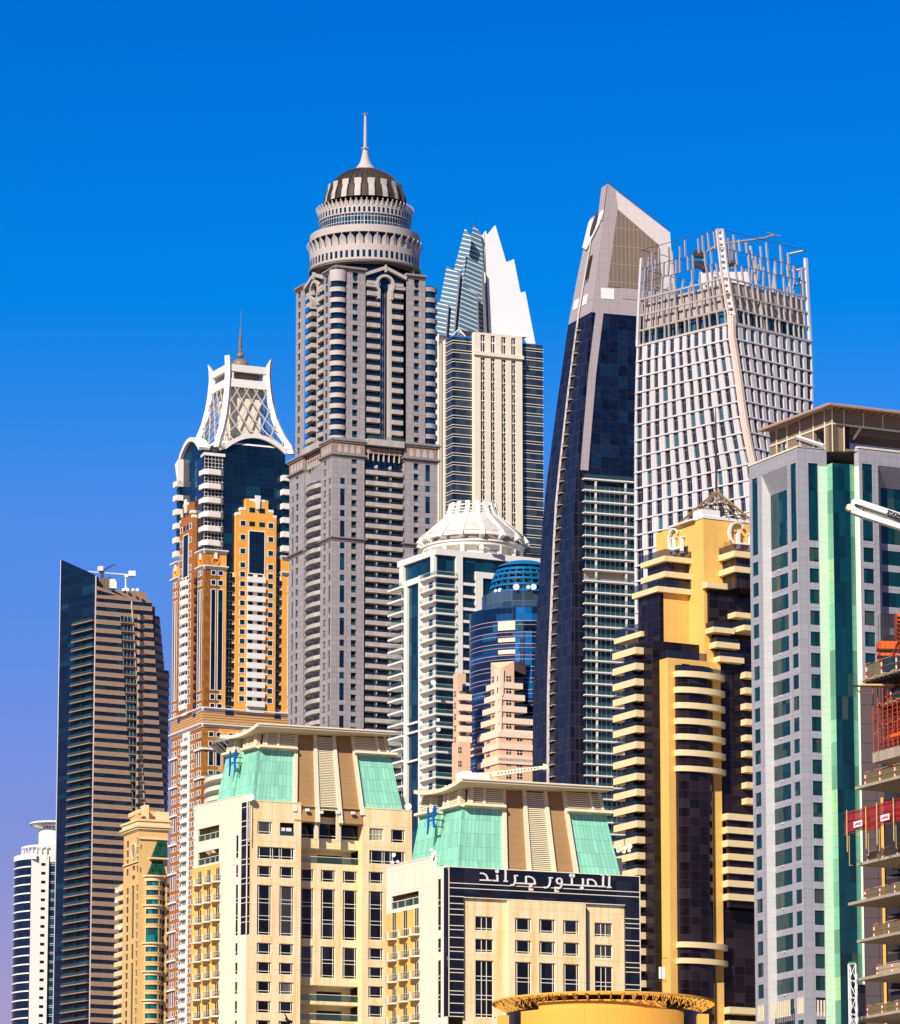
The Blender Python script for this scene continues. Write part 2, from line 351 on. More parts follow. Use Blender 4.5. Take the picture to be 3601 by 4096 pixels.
def mansard(par, R, L, c, bot, top, eave, lx, sag, ribs, hc):
    """bot/top: pixel ends of the front slope; lx: pixel x of the left slope's far end, bottom and top; eave: corner, right, left pixel points"""
    di = 2.9
    b0 = R.pt(*R.m(*bot[0], c, -.4), -.4); b1 = R.pt(*R.m(*bot[1], c, -.4), -.4)
    t0 = R.pt(*R.m(*top[0], c, -di), -di); t1 = R.pt(*R.m(*top[1], c, -di), -di)
    zb, zt = (b0[2]+b1[2])/2-1.2, (t0[2]+t1[2])/2
    b0, b1, t0, t1 = (*b0[:2], zb), (*b1[:2], zb), (*t0[:2], zt), (*t1[:2], zt)
    fl = Face(b0[0], b0[1], L.deg, c); ub = fl.U(*lx[0]); l0 = (*fl.pt(ub, zb)[:2], zb)
    ft = Face(t0[0], t0[1], L.deg, c); ut = ft.U(*lx[1]); l1 = (*ft.pt(ut, zt)[:2], zt)
    bk0 = (b1[0]+l0[0]-b0[0], b1[1]+l0[1]-b0[1], zb); bk1 = (t1[0]+l1[0]-t0[0], t1[1]+l1[1]-t0[1], zt)
    fr = Patch(b0, b1, t0, t1); lf = Patch(l0, b0, l1, t0)
    back = MB(); back.q4(b1, bk0, bk1, t1); back.q4(bk0, l0, l1, bk1); mk('roof_back', back, M['green'], par)
    # front: green | rib | beige | rib | louvre | rib | beige | rib | green
    r1, r2, r3, r4 = ribs
    for a, b in ((0, r1), (r4, 1)): mk('green_slope', MB().flat(fr, a, b, 0, hc, 0), M['green'], par)
    for a, b in ((r1, r2), (r3, r4)): mk('beige_panel', MB().box(fr, a, b, -.13, .99, -.3, .12), M['beige'], par)
    slats(par, fr, r2, r3, .02, .97, 44, .3)
    for i, r in enumerate(ribs):
        mk('roof_rib', MB().box(fr, r-.013, r+.013, -.02 if i in (0, 3) else -.14, 1.0, 0, .55), M['trim'], par)
        mk('rib_bracket', MB().box(fr, r-.011, r+.011, .985, 1.07, -.4, .9), M['trim'], par)
    mk('green_slope', MB().flat(lf, 0, 1, 0, 1, 0), M['green'], par)
    mk('green_slope', MB().box(lf, 0, .44, 0, hc, 0, .5), M['green'], par); mk('green_slope', MB().box(lf, .56, 1, 0, hc, 0, .5), M['green'], par)
    for a, b in ((0, r1), (r4, 1)): slats(par, fr, a+.008, b-.008, hc+.03, .985, 9, .75, 'louver_band')
    for a, b in ((0, .42), (.58, 1)): slats(par, lf, a+.02, b, hc+.03, .985, 9, .9, 'louver_band')
    for x in (.03, .12, .9, .97): mk('louver_post', MB().box(fr, x-.008, x+.008, hc, 1.03, 0, .95), M['trim'], par)
    for x in (.72, .97, .62, .3): mk('louver_post', MB().box(lf, x-.012, x+.012, hc, 1.03, 0, 1.1), M['trim'], par)
    led = MB(); led.box(fr, -.02, r1-.006, hc, hc+.03, 0, 1.3); mk('ledge', led, M['trim'], par)
    led = MB(); led.box(fr, r4-.006, 1.035, hc, hc+.03, 0, 1.3); mk('ledge', led, M['trim'], par)
    for a, b in ((-.03, .44), (.56, 1.03)): mk('ledge', MB().box(lf, a, b, hc, hc+.028, 0, 1.35), M['trim'], par)
    # eave slab, its left side sagging
    e0 = R.m(*eave[0], c, .6); e1 = R.m(*eave[1], c, .6); A = R.pt(*e0, .6); B = R.pt(*e1, .6); ze = (e0[1]+e1[1])/2
    fe = Face(A[0], A[1], L.deg, c); ue, zl = fe.m(*eave[2]); N = 10; th = .55
    mb = MB(); W = ((B[0]-A[0]), (B[1]-A[1]))
    def row(i):
        t = i/N; p = fe.pt(ue*t, 0); z = ze+(zl-ze)*t-sag*math.sin(math.pi*t)**.8
        return (p[0], p[1], z), (p[0]+W[0], p[1]+W[1], ze)
    for i in range(N):
        a, b = row(i); a2, b2 = row(i+1); lo = lambda p: (p[0], p[1], p[2]-th)
        mb.q4(a, b, b2, a2); mb.q4(lo(a2), lo(b2), lo(b), lo(a)); mb.q4(lo(a2), lo(a), a, a2); mb.q4(lo(b), lo(b2), b2, b)
    a, b = row(0); mb.q4(lo(a), lo(b), b, a); a, b = row(N); mb.q4(lo(b), lo(a), a, b)
    eo = mk('eave_slab', mb, M['trim'], par)
    u0, u1 = e0[0], e1[0]
    mk('gutter', MB().box(R, u0+.1, u1-.1, ze-.26, ze-.12, .6, .78), M['trim'], eo)
    mb = MB(); mb.poly([t0, t1, bk1, l1]); mk('roof_deck', mb, M['trim'], par)
    return fr, lf, zb, zt, ze
def french_balcony(par, L, uc, z, glassm):
    """z: slab top. Door behind, curved slab, glazed rail with a pale middle post"""
    mb = MB(); n = 8; Wd, D = 1.3, .95
    top = [L.pt(uc+Wd*math.sin(-math.pi/2+math.pi*i/n), z, D*math.cos(-math.pi/2+math.pi*i/n)**.7 if 0 < i < n else 0) for i in range(n+1)]
    dn = lambda p, k=.24: (p[0], p[1], p[2]-k)
    mb.poly(top); mb.poly([dn(p) for p in top[::-1]])
    for i in range(n): mb.q4(dn(top[i]), dn(top[i+1]), top[i+1], top[i])
    upp = lambda p, k: (p[0], p[1], p[2]+k); rls = []
    for rng in (range(0, 3), range(5, n)):
        rl = MB(); rls.append(('railing', rl, M['rail']))
        for i in rng: rl.q4(upp(top[i],.08), upp(top[i+1],.08), upp(top[i+1],.95), upp(top[i],.95))
    po = MB(); po.box(L, uc-.2, uc+.2, z, z+1.02, D-.12, D+.04)
    for i in range(n): po.tube(upp(top[i],.98), upp(top[i+1],.98), .03, n=4)
    o = part('balcony', mb, M['pale'], par, rls+[('balcony_post', po, M['pale'])])
def door(par, L, uc, z, h=2.25, w=1.2):
    window(par, L, uc-w/2, uc+w/2, z+.02, z+h, -.1, M['black'], M['frame'], (.5,), (.3,), .07, name='balcony_door')
def hotel(name, label, c1, c2, Rc, ar, al, Y, spec):
    R, L, zc = corner(*Rc, Y, ar, al); b = thing(name, label, 'building', (R.x, R.y, 0)); return b, R, L
# ------------------------------------------------------------------ rear block
R, L, _ = corner('E8', 575, 300, 800, 21.4, 57); par = thing('hotel_block', 'cream hotel block with a green mansard roof, further back, without lettering', 'building', (R.x, R.y, 0))
u = lambda x, y=600: R.U(x, y, 'E8')
u1e, u2s, u2e, u3e = u(1004), u(1004), u(1503), R.U(1699,1000,'E7')
rz = lambda ys, x, d=0: [(R.Z(x, b, 'E8', d), R.Z(x, a, 'E8', d)) for a, b in ys]
pit = rz([(903,1057)], 890)[0]; pit = pit[1]-pit[0]
r1 = rz([(135,228),(288,690),(750,845),(903,998),(1057,1155),(1213,1310)], 890); r1 += [(r1[-1][0]-pit*k, r1[-1][1]-pit*k) for k in (1,2,3,4,5)]
topz = R.Z(800, 782, 'E7'); H1 = []
cols1 = [(u(655), u(771)), (u(834), u(949))]
for cu in cols1:
    for z in r1: H1.append((*cu, *z))
wide = (u(655), u(950), *rz([(-22,75)], 800)[0]); H1.append(wide)
tw = (R.U(530,960,'E7'), R.U(640,960,'E7'), R.Z(585,1018,'E7'), R.Z(585,920,'E7')); ac = (R.U(700,960,'E7'), R.U(808,960,'E7'), R.Z(755,1028,'E7'), R.Z(755,930,'E7'))
H1 += [tw, ac]
mbw = MB().holes(R, 0, u1e, 0, topz, H1, .3); mbw.box(R, 0, u1e, topz-.01, topz+.18, -.5, .06)
mk('front_wall', mbw, M['cream'], par)
def hb_tall(z): n = max(1, round((z[1]-z[0])/pit)); return tuple(x for k in range(n+1) for x in ((k/n+.17/n, k/n-.06/n) if 0 < k < n else ((.17/n,) if k == 0 else ())))
for cu in cols1:
    for z in r1: window(par, R, *cu, *z, -.25, M['black'], M['frame'], (.13, .86), hb_tall(z) if z[1]-z[0] > 4 else (.24,), .09)
window(par, R, *wide, -.25, M['black'], M['frame'], (.06, .36, .42, .6, .66, .93), (.25,), .09); window(par, R, *tw, -.25, M['black'], M['frame'], (.1, .85), (.22,), .09)
window(par, R, *ac, -1.2, M['dark'], None, name='service_recess')
rb = MB().flat(R, ac[0], ac[1], ac[2], ac[2]+.75, -.05); mk('recess_rail', rb, M['rail'], par)
for k in (.25, .7): 
    x = ac[0]+(ac[1]-ac[0])*k; mk('air_conditioner', MB().box(R, x-.4, x+.4, ac[2]+.8, ac[2]+1.35, -.9, -.35), M['white'], par)
# recess in the middle
d2 = -2.2; R2 = R.off(d2); v = lambda x, y=600: R2.U(x, y, 'E8'); z2 = lambda ys, x=1220: [(R2.Z(x, b, 'E8'), R2.Z(x, a, 'E8')) for a, b in ys]
cols2 = [(v(1000), v(1108)), (v(1165), v(1281)), (v(1340), v(1456))]
r2 = z2([(160,258),(313,718),(772,1025)]); H2 = [(*cu, *z) for cu in cols2 for z in r2]
lo = z2([(1085,1210)])[0]; lopens = [(u2s, u2e, lo[0]-pit*k, lo[1]-pit*k) for k in range(5)]
topw = z2([(-112,10)], 1200)[0]; dkw = (R2.Z(1080,1055,'E7'), R2.Z(1080,935,'E7')); up = (u2s, u2e, R2.Z(1070,1240,'E7'), R2.Z(1070,1128,'E7'))
H2.append(up); Ht = R2.Z(1080, 890, 'E7')
cdk = [(R2.U(a,1000,'E7'), R2.U(b_,1000,'E7')) for a, b_ in ((862,972),(998,1138),(1165,1297))]; H2 += [(*cc, *dkw) for cc in cdk]
mk('recess_wall', MB().holes(R2, u2s, u2e, 0, Ht, H2+lopens, .25), M['cream'], par)
for cu in cols2:
    for z in r2: window(par, R2, *cu, *z, -.22, M['black'], M['frame'], (.13, .86), hb_tall(z) if z[1]-z[0] > 4 else (.24,), .09)
for cc in cdk: window(par, R2, *cc, *dkw, -.2, M['black'], M['frame'], (), (.2,), .09)
for o in lopens+[up]:
    mb = MB(); mb.flat(R2, o[0], o[1], o[2], o[3], -3.5); mb.q4(R2.pt(o[0],o[2],0), R2.pt(o[1],o[2],0), R2.pt(o[1],o[2],-3.5), R2.pt(o[0],o[2],-3.5)); mb.q4(R2.pt(o[0],o[3],0), R2.pt(o[1],o[3],0), R2.pt(o[1],o[3],-3.5), R2.pt(o[0],o[3],-3.5))
    rl = MB().flat(R2, o[0]+.05, o[1]-.05, o[2]+.05, o[2]+1.0, .05); bar = MB().box(R2, o[0], o[1], o[2]+1.0, o[2]+1.08, 0, .1)
    part('loggia', mb, M['trim'], par, [('railing', rl, M['rail']), ('handrail', bar, M['frame'])])
    w0 = MB().flat(R2, o[0]+(o[1]-o[0])*.45, o[0]+(o[1]-o[0])*.85, o[2], o[3]-.6, -3.45); mk('loggia_door', w0, M['black'], par)
sd_ = MB(); sd_.q4(R.pt(u2e,0,0), R.pt(u2e,Ht+.6,0), R.pt(u2e,Ht+.6,d2), R.pt(u2e,0,d2)); sd_.q4(R.pt(u2s,0,0), R.pt(u2s,topz,0), R.pt(u2s,topz,d2), R.pt(u2s,0,d2)); mk('recess_side', sd_, M['cream'], par)
# right wing
c3 = [(u(1547), u(1664))]; r3 = rz([(175,268),(330,722),(785,880),(938,1030),(1090,1185),(1243,1338)], 1605); r3 += [(r3[-1][0]-pit*k, r3[-1][1]-pit*k) for k in (1,2,3,4,5)]
cw = (R.U(1378,1000,'E7'), R.U(1484,1000,'E7'), R.Z(1430,1065,'E7'), R.Z(1430,971,'E7')); dw = (R.U(1542,1000,'E7'), R.U(1646,1000,'E7'), R.Z(1594,1082,'E7'), R.Z(1594,982,'E7')); ww = (cw[0], dw[1], R.Z(1510,1245,'E7'), R.Z(1510,1143,'E7'))
t3 = R.Z(1500, 830, 'E7')
mk('front_wall', MB().holes(R, u2e, u3e, 0, t3, [(*c3[0], *z) for z in r3]+[cw, dw, ww], .3).box(R, u2e, u3e, t3-.01, t3+.18, -.5, .06), M['cream'], par)
for z in r3: window(par, R, *c3[0], *z, -.25, M['black'], M['frame'], (.13, .86), hb_tall(z) if z[1]-z[0] > 4 else (.24,), .09)
M['curt'] = glass('curtained_glass', (.45,.40,.25), (.08,.12,.08), frac=.4)
window(par, R, *cw, -.25, M['curt'], M['frame'], (.28, .5, .72), (.5,), .09); window(par, R, *dw, -.25, M['black'], M['frame'], (.1, .86), (.22,), .09)
window(par, R, *ww, -.25, M['black'], M['frame'], (.07, .37, .43, .6, .66, .93), (.22,), .09)
# end, back and the left face
LW = -L.U(52,800,'E7')
mb = MB(); e = R.pt(u3e,0,0); f_ = (e[0]+L.pt(-LW,0)[0]-R.x, e[1]+L.pt(-LW,0)[1]-R.y); l_ = L.pt(-LW,0)
for a, b_ in ((e, f_), (f_, l_)): mb.q4((a[0],a[1],0), (b_[0],b_[1],0), (b_[0],b_[1],t3), (a[0],a[1],t3))
mk('rear_wall', mb, M['cream'], par)
mb = MB(); mb.poly([(R.x,R.y,topz-.4), (e[0],e[1],topz-.4), (f_[0],f_[1],topz-.4), (l_[0],l_[1],topz-.4)]); mk('roof_terrace', mb, M['trim'], par)
w_ = lambda x, y=600: L.U(x, y, 'E8')
# glass strip round the corner
gz0, gz1 = L.Z(560, 674, 'E8'), L.Z(430, 772, 'E7')
g = MB().flat(L, w_(527), 0, gz0, gz1, .04); g.flat(R, 0, u(592), gz0, gz1, .04); g.q4(L.pt(0,gz0,.04), R.pt(0,gz0,.04), R.pt(0,gz1,.04), L.pt(0,gz1,.04))
fb = MB(); zz = gz1; k = 0
while zz > gz0: fb.box(L, w_(527), .05, zz-.1, zz, .04, .12); fb.box(R, 0, u(592), zz-.1, zz, .04, .12); k += 1; zz -= pit*(.28 if k % 2 else .72)
fb.box(L, w_(571), w_(577), gz0, gz1, .04, .13)
part('corner_glazing', g, M['black'], par, [('frame', fb, M['frame'])])
lt = L.Z(420, 722, 'E7'); wx = [(w_(484), w_(501))]
nz = [(L.Z(492, b_, 'E8'), L.Z(492, a, 'E8')) for a, b_ in ((-115,65),(122,218),(278,684),(745,840),(900,992),(1055,1150),(1208,1303),(1362,1450))]
log = [(L.U(82,1000,'E7'), L.U(240,1000,'E7'), L.Z(160,b_,'E7'), L.Z(160,a,'E7')) for a, b_ in ((962,1058),(1140,1238))]
yz0 = L.Z(250, 128, 'E8'); ul, ur = w_(132), w_(356)
dx = [w_(192), w_(264), w_(335)]; sz0 = [L.Z(290, 262+153*k, 'E8') for k in range(14)]
mk('side_wall', MB().holes(L, ur, 0, 0, lt, [(*wx[0], *z) for z in nz], .1).box(L, ur, w_(527), lt-.01, lt+.15, -.4, .06), M['pale'], par)
mk('side_wall', MB().holes(L, L.U(52,800,'E7'), ur, yz0, lt, log, .3).box(L, L.U(52,800,'E7'), ur, lt-.01, lt+.15, -.4, .06), M['pale'], par)
Hd = [(x-.6, x+.6, z+.02, z+2.25) for x in dx for z in sz0 if z > 1]
mk('balcony_wall', MB().holes(L, ul, ur, 0, yz0, Hd, .12), M['ochre'], par)
for z in nz: window(par, L, *wx[0], *z, -.06, M['black'], M['frame'], (), hb_tall(z) if z[1]-z[0] > 4 else (.25,), .07, rim=False)
for o in log:
    mb = MB(); mb.flat(L, *o, -2.2); w0 = MB().flat(L, o[0]+1, o[1]-.6, o[2], o[3]-.5, -2.15); rl = MB().flat(L, o[0], o[1], o[2]+.02, o[2]+.95, -.1); fr_ = MB().box(L, o[0], o[1], o[2]+.95, o[2]+1.03, -.16, -.04)
    for t in (.3, .55, .8): x = o[0]+(o[1]-o[0])*t; fr_.box(L, x-.12, x+.12, o[2], o[2]+.95, -.2, -.11)
    part('loggia', mb, M['cream'], par, [('loggia_door', w0, M['black']), ('railing', rl, M['rail']), ('handrail', fr_, M['frame'])])
for z in sz0:
    if z < 1: continue
    for x in dx: door(par, L, x, z); french_balcony(par, L, x-.18, z, M['black'])
fr, lf, zb, zt, ze = mansard(par, R, L, 'E7', ((505,765),(1640,830)), ((566,236),(1508,292)), ((530,172),(1577,238),(245,262)), ((218,728),(345,300)), .8, (.265, .415, .565, .715), .76)
# the two lower ends of the middle ribs, hanging in front of the dark glazing
for x0, x1 in ((972,998),(1138,1165)): mk('rib_foot', MB().box(R, R.U(x0,1000,'E7'), R.U(x1,1000,'E7'), R.Z(985,1055,'E7'), topz+.6, -1.0, -.4), M['trim'], par)
for i, (x, y) in enumerate(((905,835),(1010,852),(1135,855),(1250,858))):
    p = R.pt(*R.m(x, y, 'E7', .1), .1); mk('floodlight', MB().tube((p[0],p[1]+1.2,p[2]-.2), p, .07).box(Face(p[0],p[1],R.deg), -.32, .32, -.2+p[2], .25+p[2], 0, .35), M['white'], par)
sidez = R.Z(1690, 712, 'E7'); p0 = u3e
mk('stair_tower', MB().box(R, R.U(1640,780,'E7'), R.U(1722,780,'E7'), 0, sidez, -9, -3), M['pale'], par)
dish(R.pt(*R.m(478,737,'E7',.7),.7), .62, 'large white satellite dish on a pole beside the rear green roof, above the corner glazing', (-.1,-1,.1)); dish(R.pt(*R.m(1668,808,'E7',-1),-1), .6, 'white satellite dish at the right end of the rear hotel roof', (.1,-1,.15))
pp = R.pt(*R.m(468,880,'E7',.5),.5); solo('dish_pole', MB().tube((pp[0],pp[1]-.3,pp[2]-4.2), (pp[0],pp[1]-.3,pp[2]+2.5), .07), M['white'], 'thin white pole under the large dish on the rear hotel corner', 'pole')
for i, (x, y, r, n) in enumerate(((1565,1175,.34,'upper dish of the cluster on the front hotel parapet, before the wide rear window'),(1550,1230,.28,'cream dish of the cluster on the front hotel parapet'),(1590,1225,.24,'small right dish of the cluster on the front hotel parapet'))):
    dish(P('E7', x, y, 735), r, 'white '+n, ((-.6,.2,.1)[i],-1,.3))
# emblem letter on brackets against the left green slope
def emblem(lf, c, x, y, Y, s, lab):
    p = P(c, x, y, Y); f = Face(p[0], p[1], -50); z = p[2]; mb = MB()
    a = [(-1.2,-2.5),(-1.0,-1.2),(-.95,.2),(-.98,1.2),(-1.05,1.9),(-.85,2.5)]; mb.ribbon(f, [(x_*s, z+y_*s) for x_, y_ in a], [.08,.2,.3,.3,.22,.08], -.12, .12)
    a = [(.75,-1.4),(.55,-.3),(.5,.8),(.6,1.8),(.9,2.5),(1.15,2.0),(1.1,1.0),(.6,.55)]; mb.ribbon(f, [(x_*s, z+y_*s) for x_, y_ in a], [.34,.3,.28,.26,.2,.2,.18,.14], -.12, .12)
    mb.ribbon(f, [(-.95*s, z-.1*s), (.5*s, z+.1*s)], .24, -.11, .11)
    root = thing('emblem_sign', lab, 'sign', (p[0], p[1], z-2.5*s)); mk('emblem_letter', mb, M['blue'], root)
    for k in (1.2, .1, -1.1):
        t = MB(); a = f.pt(.3*s, z+k*s, -.1); t.tube(a, (a[0]+2.6, a[1]+1.6, a[2]-.05), .09); t.tube((a[0]+1.6,a[1]+1.0,a[2]), (a[0]+2.4,a[1]+1.5,a[2]-1.0), .07); mk('bracket', t, M['rust'], root)
M['blue'] = wall('blue_sign_paint', (.01,.12,.42), .4); M['rust'] = wall('rusty_steel', (.16,.08,.045), .8)
emblem(lf, 'E7', 345, 478, 806, .82, 'blue curved letter emblem on brackets at the rear green roof')
# ------------------------------------------------------------------ front block with the lettered black band
R, L, _ = corner('G2', 855, 300, 720, 21.4, 59); par = thing('hotel_block', 'cream hotel block with a green mansard roof above a black band with Arabic lettering', 'building', (R.x, R.y, 0))
g3 = lambda x, y=600, d=0: R.U(x, y, 'G3', d); z3 = lambda ys, x, d=0: [(R.Z(x, b, 'G3', d), R.Z(x, a, 'G3', d)) for a, b in ys]
ue = g3(1180, 200); bz1 = R.Z(0, 44, 'G3'); bz0 = R.Z(0, 254, 'G3'); FR = .35
# black band and side columns, standing proud of the cream wall
lc = R.U(1032, 1000, 'G2'); rc = g3(1075, 600)
g = MB(); g.box(R, 0, ue, bz0, bz1, 0, FR); zc0 = R.Z(940, 1957, 'G2'); g.box(R, 0, lc, zc0, bz0, 0, FR); g.box(R, rc, ue, 0, bz0, 0, FR)
fb = MB(); th = .11
for y in (155, 190): z = R.Z(0, y, 'G3'); fb.box(R, 0, ue, z-th, z, FR, FR+.06)
fb.box(R, lc, rc, bz0-th, bz0, FR-.2, FR+.05)
for y in (197,): fb.box(R, -.02, .1, zc0, bz1, FR, FR+.07)
fb.box(R, ue-.1, ue+.02, 0, bz1, FR, FR+.07); fb.box(R, 0, ue, bz1-.02, bz1+.1, -.2, FR+.06)
for y in (545,628,695,760,888,936,1028,1143,1190,1285,1397,1440,1540,1655,1700,1800,1910,1955): z = R.Z(940, y, 'G2'); fb.box(R, 0, lc, z-th, z, FR, FR+.055)
for i in range(30):
    for y in (315+i*158, 365+i*158, 405+i*158, 440+i*158):
        if y > 330 and i < 9 and (y-315)//40 % 4 != 1: z = R.Z(1130, y, 'G3'); fb.box(R, rc, ue, z-th, z, FR, FR+.055) if z > 0 else 0
gl = MB().flat(L, L.U(812,1000,'G2'), 0, zc0, bz1, .05)
part('black_glass_band', g, glass('band_glass', (.006,.006,.010), (.015,.016,.028), grid=(2.4,0,.04), lcol=(.004,.004,.006), frac=.35, wave=.05), par, [('frame', fb, M['frame']), ('side_glass', gl, M['black'])])
# cream wall, its middle bay standing forward
m0, m1 = g3(238, 600), g3(800, 600); dm = .9
colA = (g3(4), g3(133)); colB = [(g3(a, d=dm), g3(b, d=dm)) for a, b in ((290,405),(463,578),(636,750))]; colC = (g3(862), g3(990))
pit = (R.Z(60,388,'G3')-R.Z(60,550,'G3'))
rA = z3([(388,492),(550,648),(704,1117)], 68); rB = z3([(403,505),(562,662),(718,1130)], 405, dm); rC = z3([(434,536),(592,690),(747,1160)], 925)
for r in (rA, rB, rC): r += [(r[-1][0]-pit*(k+.35), r[-1][0]-pit*(k+.35)+2.1) for k in (1,2)]
wallA = [(*colA, *z) for z in rA]; wallC = [(*colC, *z) for z in rC]
mk('front_wall', MB().holes(R, lc, m0, 0, bz0, wallA, .3), M['cream'], par); mk('front_wall', MB().holes(R, m1, rc, 0, bz0, wallC, .3), M['cream'], par)
Rm = R.off(dm); zt_ = R.Z(520, 285, 'G3', dm)
um0, um1 = g3(243, 600, dm), g3(798, 600, dm)
mb = MB().holes(Rm, um0, um1, 0, zt_, [(*c, *z) for c in colB for z in rB], .3)
for x in (um0, um1): mb.q4(Rm.pt(x,0,-dm), Rm.pt(x,0,0), Rm.pt(x,zt_,0), Rm.pt(x,zt_,-dm))
mb.q4(Rm.pt(um0,zt_,0), Rm.pt(um1,zt_,0), Rm.pt(um1,zt_,-dm), Rm.pt(um0,zt_,-dm)); mk('front_wall', mb, M['cream'], par)
sl_ = (g3(799), g3(812)); mk('painted_shadow_slot', MB().box(R, g3(803), g3(809), R.Z(803,925,'G3'), R.Z(803,325,'G3'), -.05, .02), M['dark'], par)  # flat dark strip paints in the shadow slot beside the middle bay
def ht(z, n=None): n = max(1, round((z[1]-z[0])/pit)); return tuple(x for k in range(n+1) for x in ((k/n+.17/n, k/n-.04/n) if 0 < k < n else ((.17/n,) if k == 0 else ())))
for z in rA: window(par, R, *colA, *z, -.25, M['black'], M['frame'], (.36,.64), ht(z), .1)
for c in colB:
    for z in rB: window(par, Rm, *c, *z, -.25, M['black'], M['frame'], (.13,.86), ht(z), .1)
for z in rC: window(par, R, *colC, *z, -.25, M['black'], M['frame'], (.37,.63), ht(z), .1)
# left face
w_ = lambda x, y=1000: L.U(x, y, 'G2'); wl = -w_(135, 205)
lt = L.Z(570, 108, 'G2'); lt2 = L.Z(800, 186, 'G2')
nx = (w_(742), w_(775)); nz = [(L.Z(758,b,'G2'), L.Z(758,a,'G2')) for a, b in ((342,943),(1042,1200),(1297,1968))]
mk('side_wall', MB().holes(L, w_(728,300), w_(812), 0, lt2, [(*nx, *z) for z in nz], .1), M['pale'], par)
mk('side_wall', MB().box(L, w_(812), 0, 0, zc0, -.1, .04).box(L, w_(812), -.02, bz1, lt2, -.3, 0), M['pale'], par)
ul, ur = w_(125), w_(517); yz0 = L.Z(350, 715, 'G2'); log = (w_(195,600), w_(514,600), L.Z(350,668,'G2'), L.Z(350,515,'G2'))
mk('side_wall', MB().holes(L, -wl, w_(728,300), yz0, lt, [log], .3).box(L, -wl, w_(728,300), lt-.02, lt+.16, -.4, .05).holes(L, ur, w_(728,300), 0, yz0, [], .1), M['pale'], par)
sz = [L.Z(345, 1020+253*k, 'G2') for k in range(12)]; sz = [z for z in sz if z > 1]; dx = [w_(221), w_(352), w_(487)]
Hd = [(x-.6, x+.6, z+.02, z+(2.25 if k else 3.9)) for x in dx for k, z in enumerate(sz)]
mk('balcony_wall', MB().holes(L, -wl, ur, 0, yz0, Hd, .12), M['ochre'], par)
for z in nz: window(par, L, *nx, *z, -.06, M['black'], M['frame'], (), ht(z) if z[1]-z[0] > 4 else (.25,), .08, rim=False)
mb = MB().flat(L, *log, -2.2); w0 = MB().flat(L, log[0]+1.6, log[1]-.3, log[2], log[3]-.4, -2.15); rl = MB().flat(L, log[0], log[1], log[2], log[2]+1.0, -.1); hr = MB().box(L, log[0], log[1], log[2]+1.0, log[2]+1.1, -.16, -.04)
for t in (.2,.48,.78): x = log[0]+(log[1]-log[0])*t; hr.box(L, x-.14, x+.14, log[2], log[2]+1, -.2, -.11)
part('loggia', mb, M['cream'], par, [('loggia_door', w0, M['black']), ('railing', rl, M['rail']), ('handrail', hr, M['frame'])])
for k, z in enumerate(sz):
    for x in dx:
        door(par, L, x, z, 2.25 if k else 3.9); french_balcony(par, L, x-.2, z, M['black'])
# remaining sides and terrace
e = R.pt(ue,0,0); l_ = L.pt(-wl,0); f_ = (e[0]+l_[0]-R.x, e[1]+l_[1]-R.y); mb = MB()
for a, b_ in ((e, f_), (f_, l_)): mb.q4((a[0],a[1],0), (b_[0],b_[1],0), (b_[0],b_[1],bz1), (a[0],a[1],bz1))
mk('rear_wall', mb, M['cream'], par)
mb = MB(); mb.poly([(R.x,R.y,bz1-.3), (e[0],e[1],bz1-.3), (f_[0],f_[1],bz1-.3), (l_[0],l_[1],bz1-.3)]); mk('roof_terrace', mb, M['trim'], par)
fr, lf, zb, zt, ze = mansard(par, R, L, 'G1', ((525,842),(1690,908)), ((568,258),(1532,318)), ((530,200),(1627,262),(190,288)), ((160,800),(283,322)), .8, (.27, .42, .575, .715), .755)
mk('penthouse', MB().box(R, R.U(1665,800,'G1'), R.U(1765,800,'G1'), 0, R.Z(1710,752,'G1'), -12, -4), M['pale'], par)
mk('stair_head', MB().box(R, R.U(548,180,'G1',-6), R.U(606,180,'G1',-6), ze-.5, R.Z(575,150,'G1',-6), -9, -6).box(R, R.U(606,180,'G1',-6), R.U(700,180,'G1',-6), ze-.5, R.Z(650,168,'G1',-6), -9, -5.5), M['white'], par)
emblem(lf, 'G1', 318, 505, 726, .8, 'blue curved letter emblem on brackets at the front green roof')
# Arabic lettering, traced as strokes in the photo's own shapes
Rs = R.off(FR); T = lambda pts: [Rs.m(x, y, 'G3') for x, y in pts]; W = .21
sg = thing('lettering', 'white Arabic lettering across the black glass band of the hotel', 'sign', (R.x, R.y, bz0))
letters = [
 [(33,128),(123,131)], [(36,79),(60,82),(78,95),(86,112),(90,131)],                     # dal
 [(110,131),(166,134)], [(152,93),(158,96),(160,134)],                                   # nun with its dot
 [(211,60),(218,62),(217,135)], [(205,136),(232,137)],                                    # alif
 [(284,95),(287,130),(284,150),(272,163),(255,164)], [(280,96),(306,97)], [(284,150),(330,152)],
 [(330,152),(432,157)], [(371,103),(388,104),(408,112),(424,128),(430,157)], [(364,100),(366,152)],
 [(537,112),(538,140),(532,165),(518,180),(500,184),(492,178)], [(528,112),(556,113)],
 [(622,150),(608,158),(590,150),(583,132),(592,118),(608,116),(620,126),(623,150),(618,172),(604,188),(586,190),(574,182)],
 [(616,160),(735,166)], [(688,117),(694,119),(695,164)],
 [(735,166),(880,173)], [(768,120),(774,122),(774,167)],
 [(812,123),(840,126),(862,142),(874,173)], [(808,120),(810,165)], [(874,173),(935,176)],
 [(913,92),(920,94),(918,176)], [(955,94),(964,96),(962,179)], [(948,180),(977,181)], [(905,92),(925,93)], [(950,94),(968,95)]]
for st in letters:
    mb = MB(); mb.ribbon(Rs, T(st), W if len(st) > 2 else .2, .05, .3); part('letter', mb, M['white'], sg)
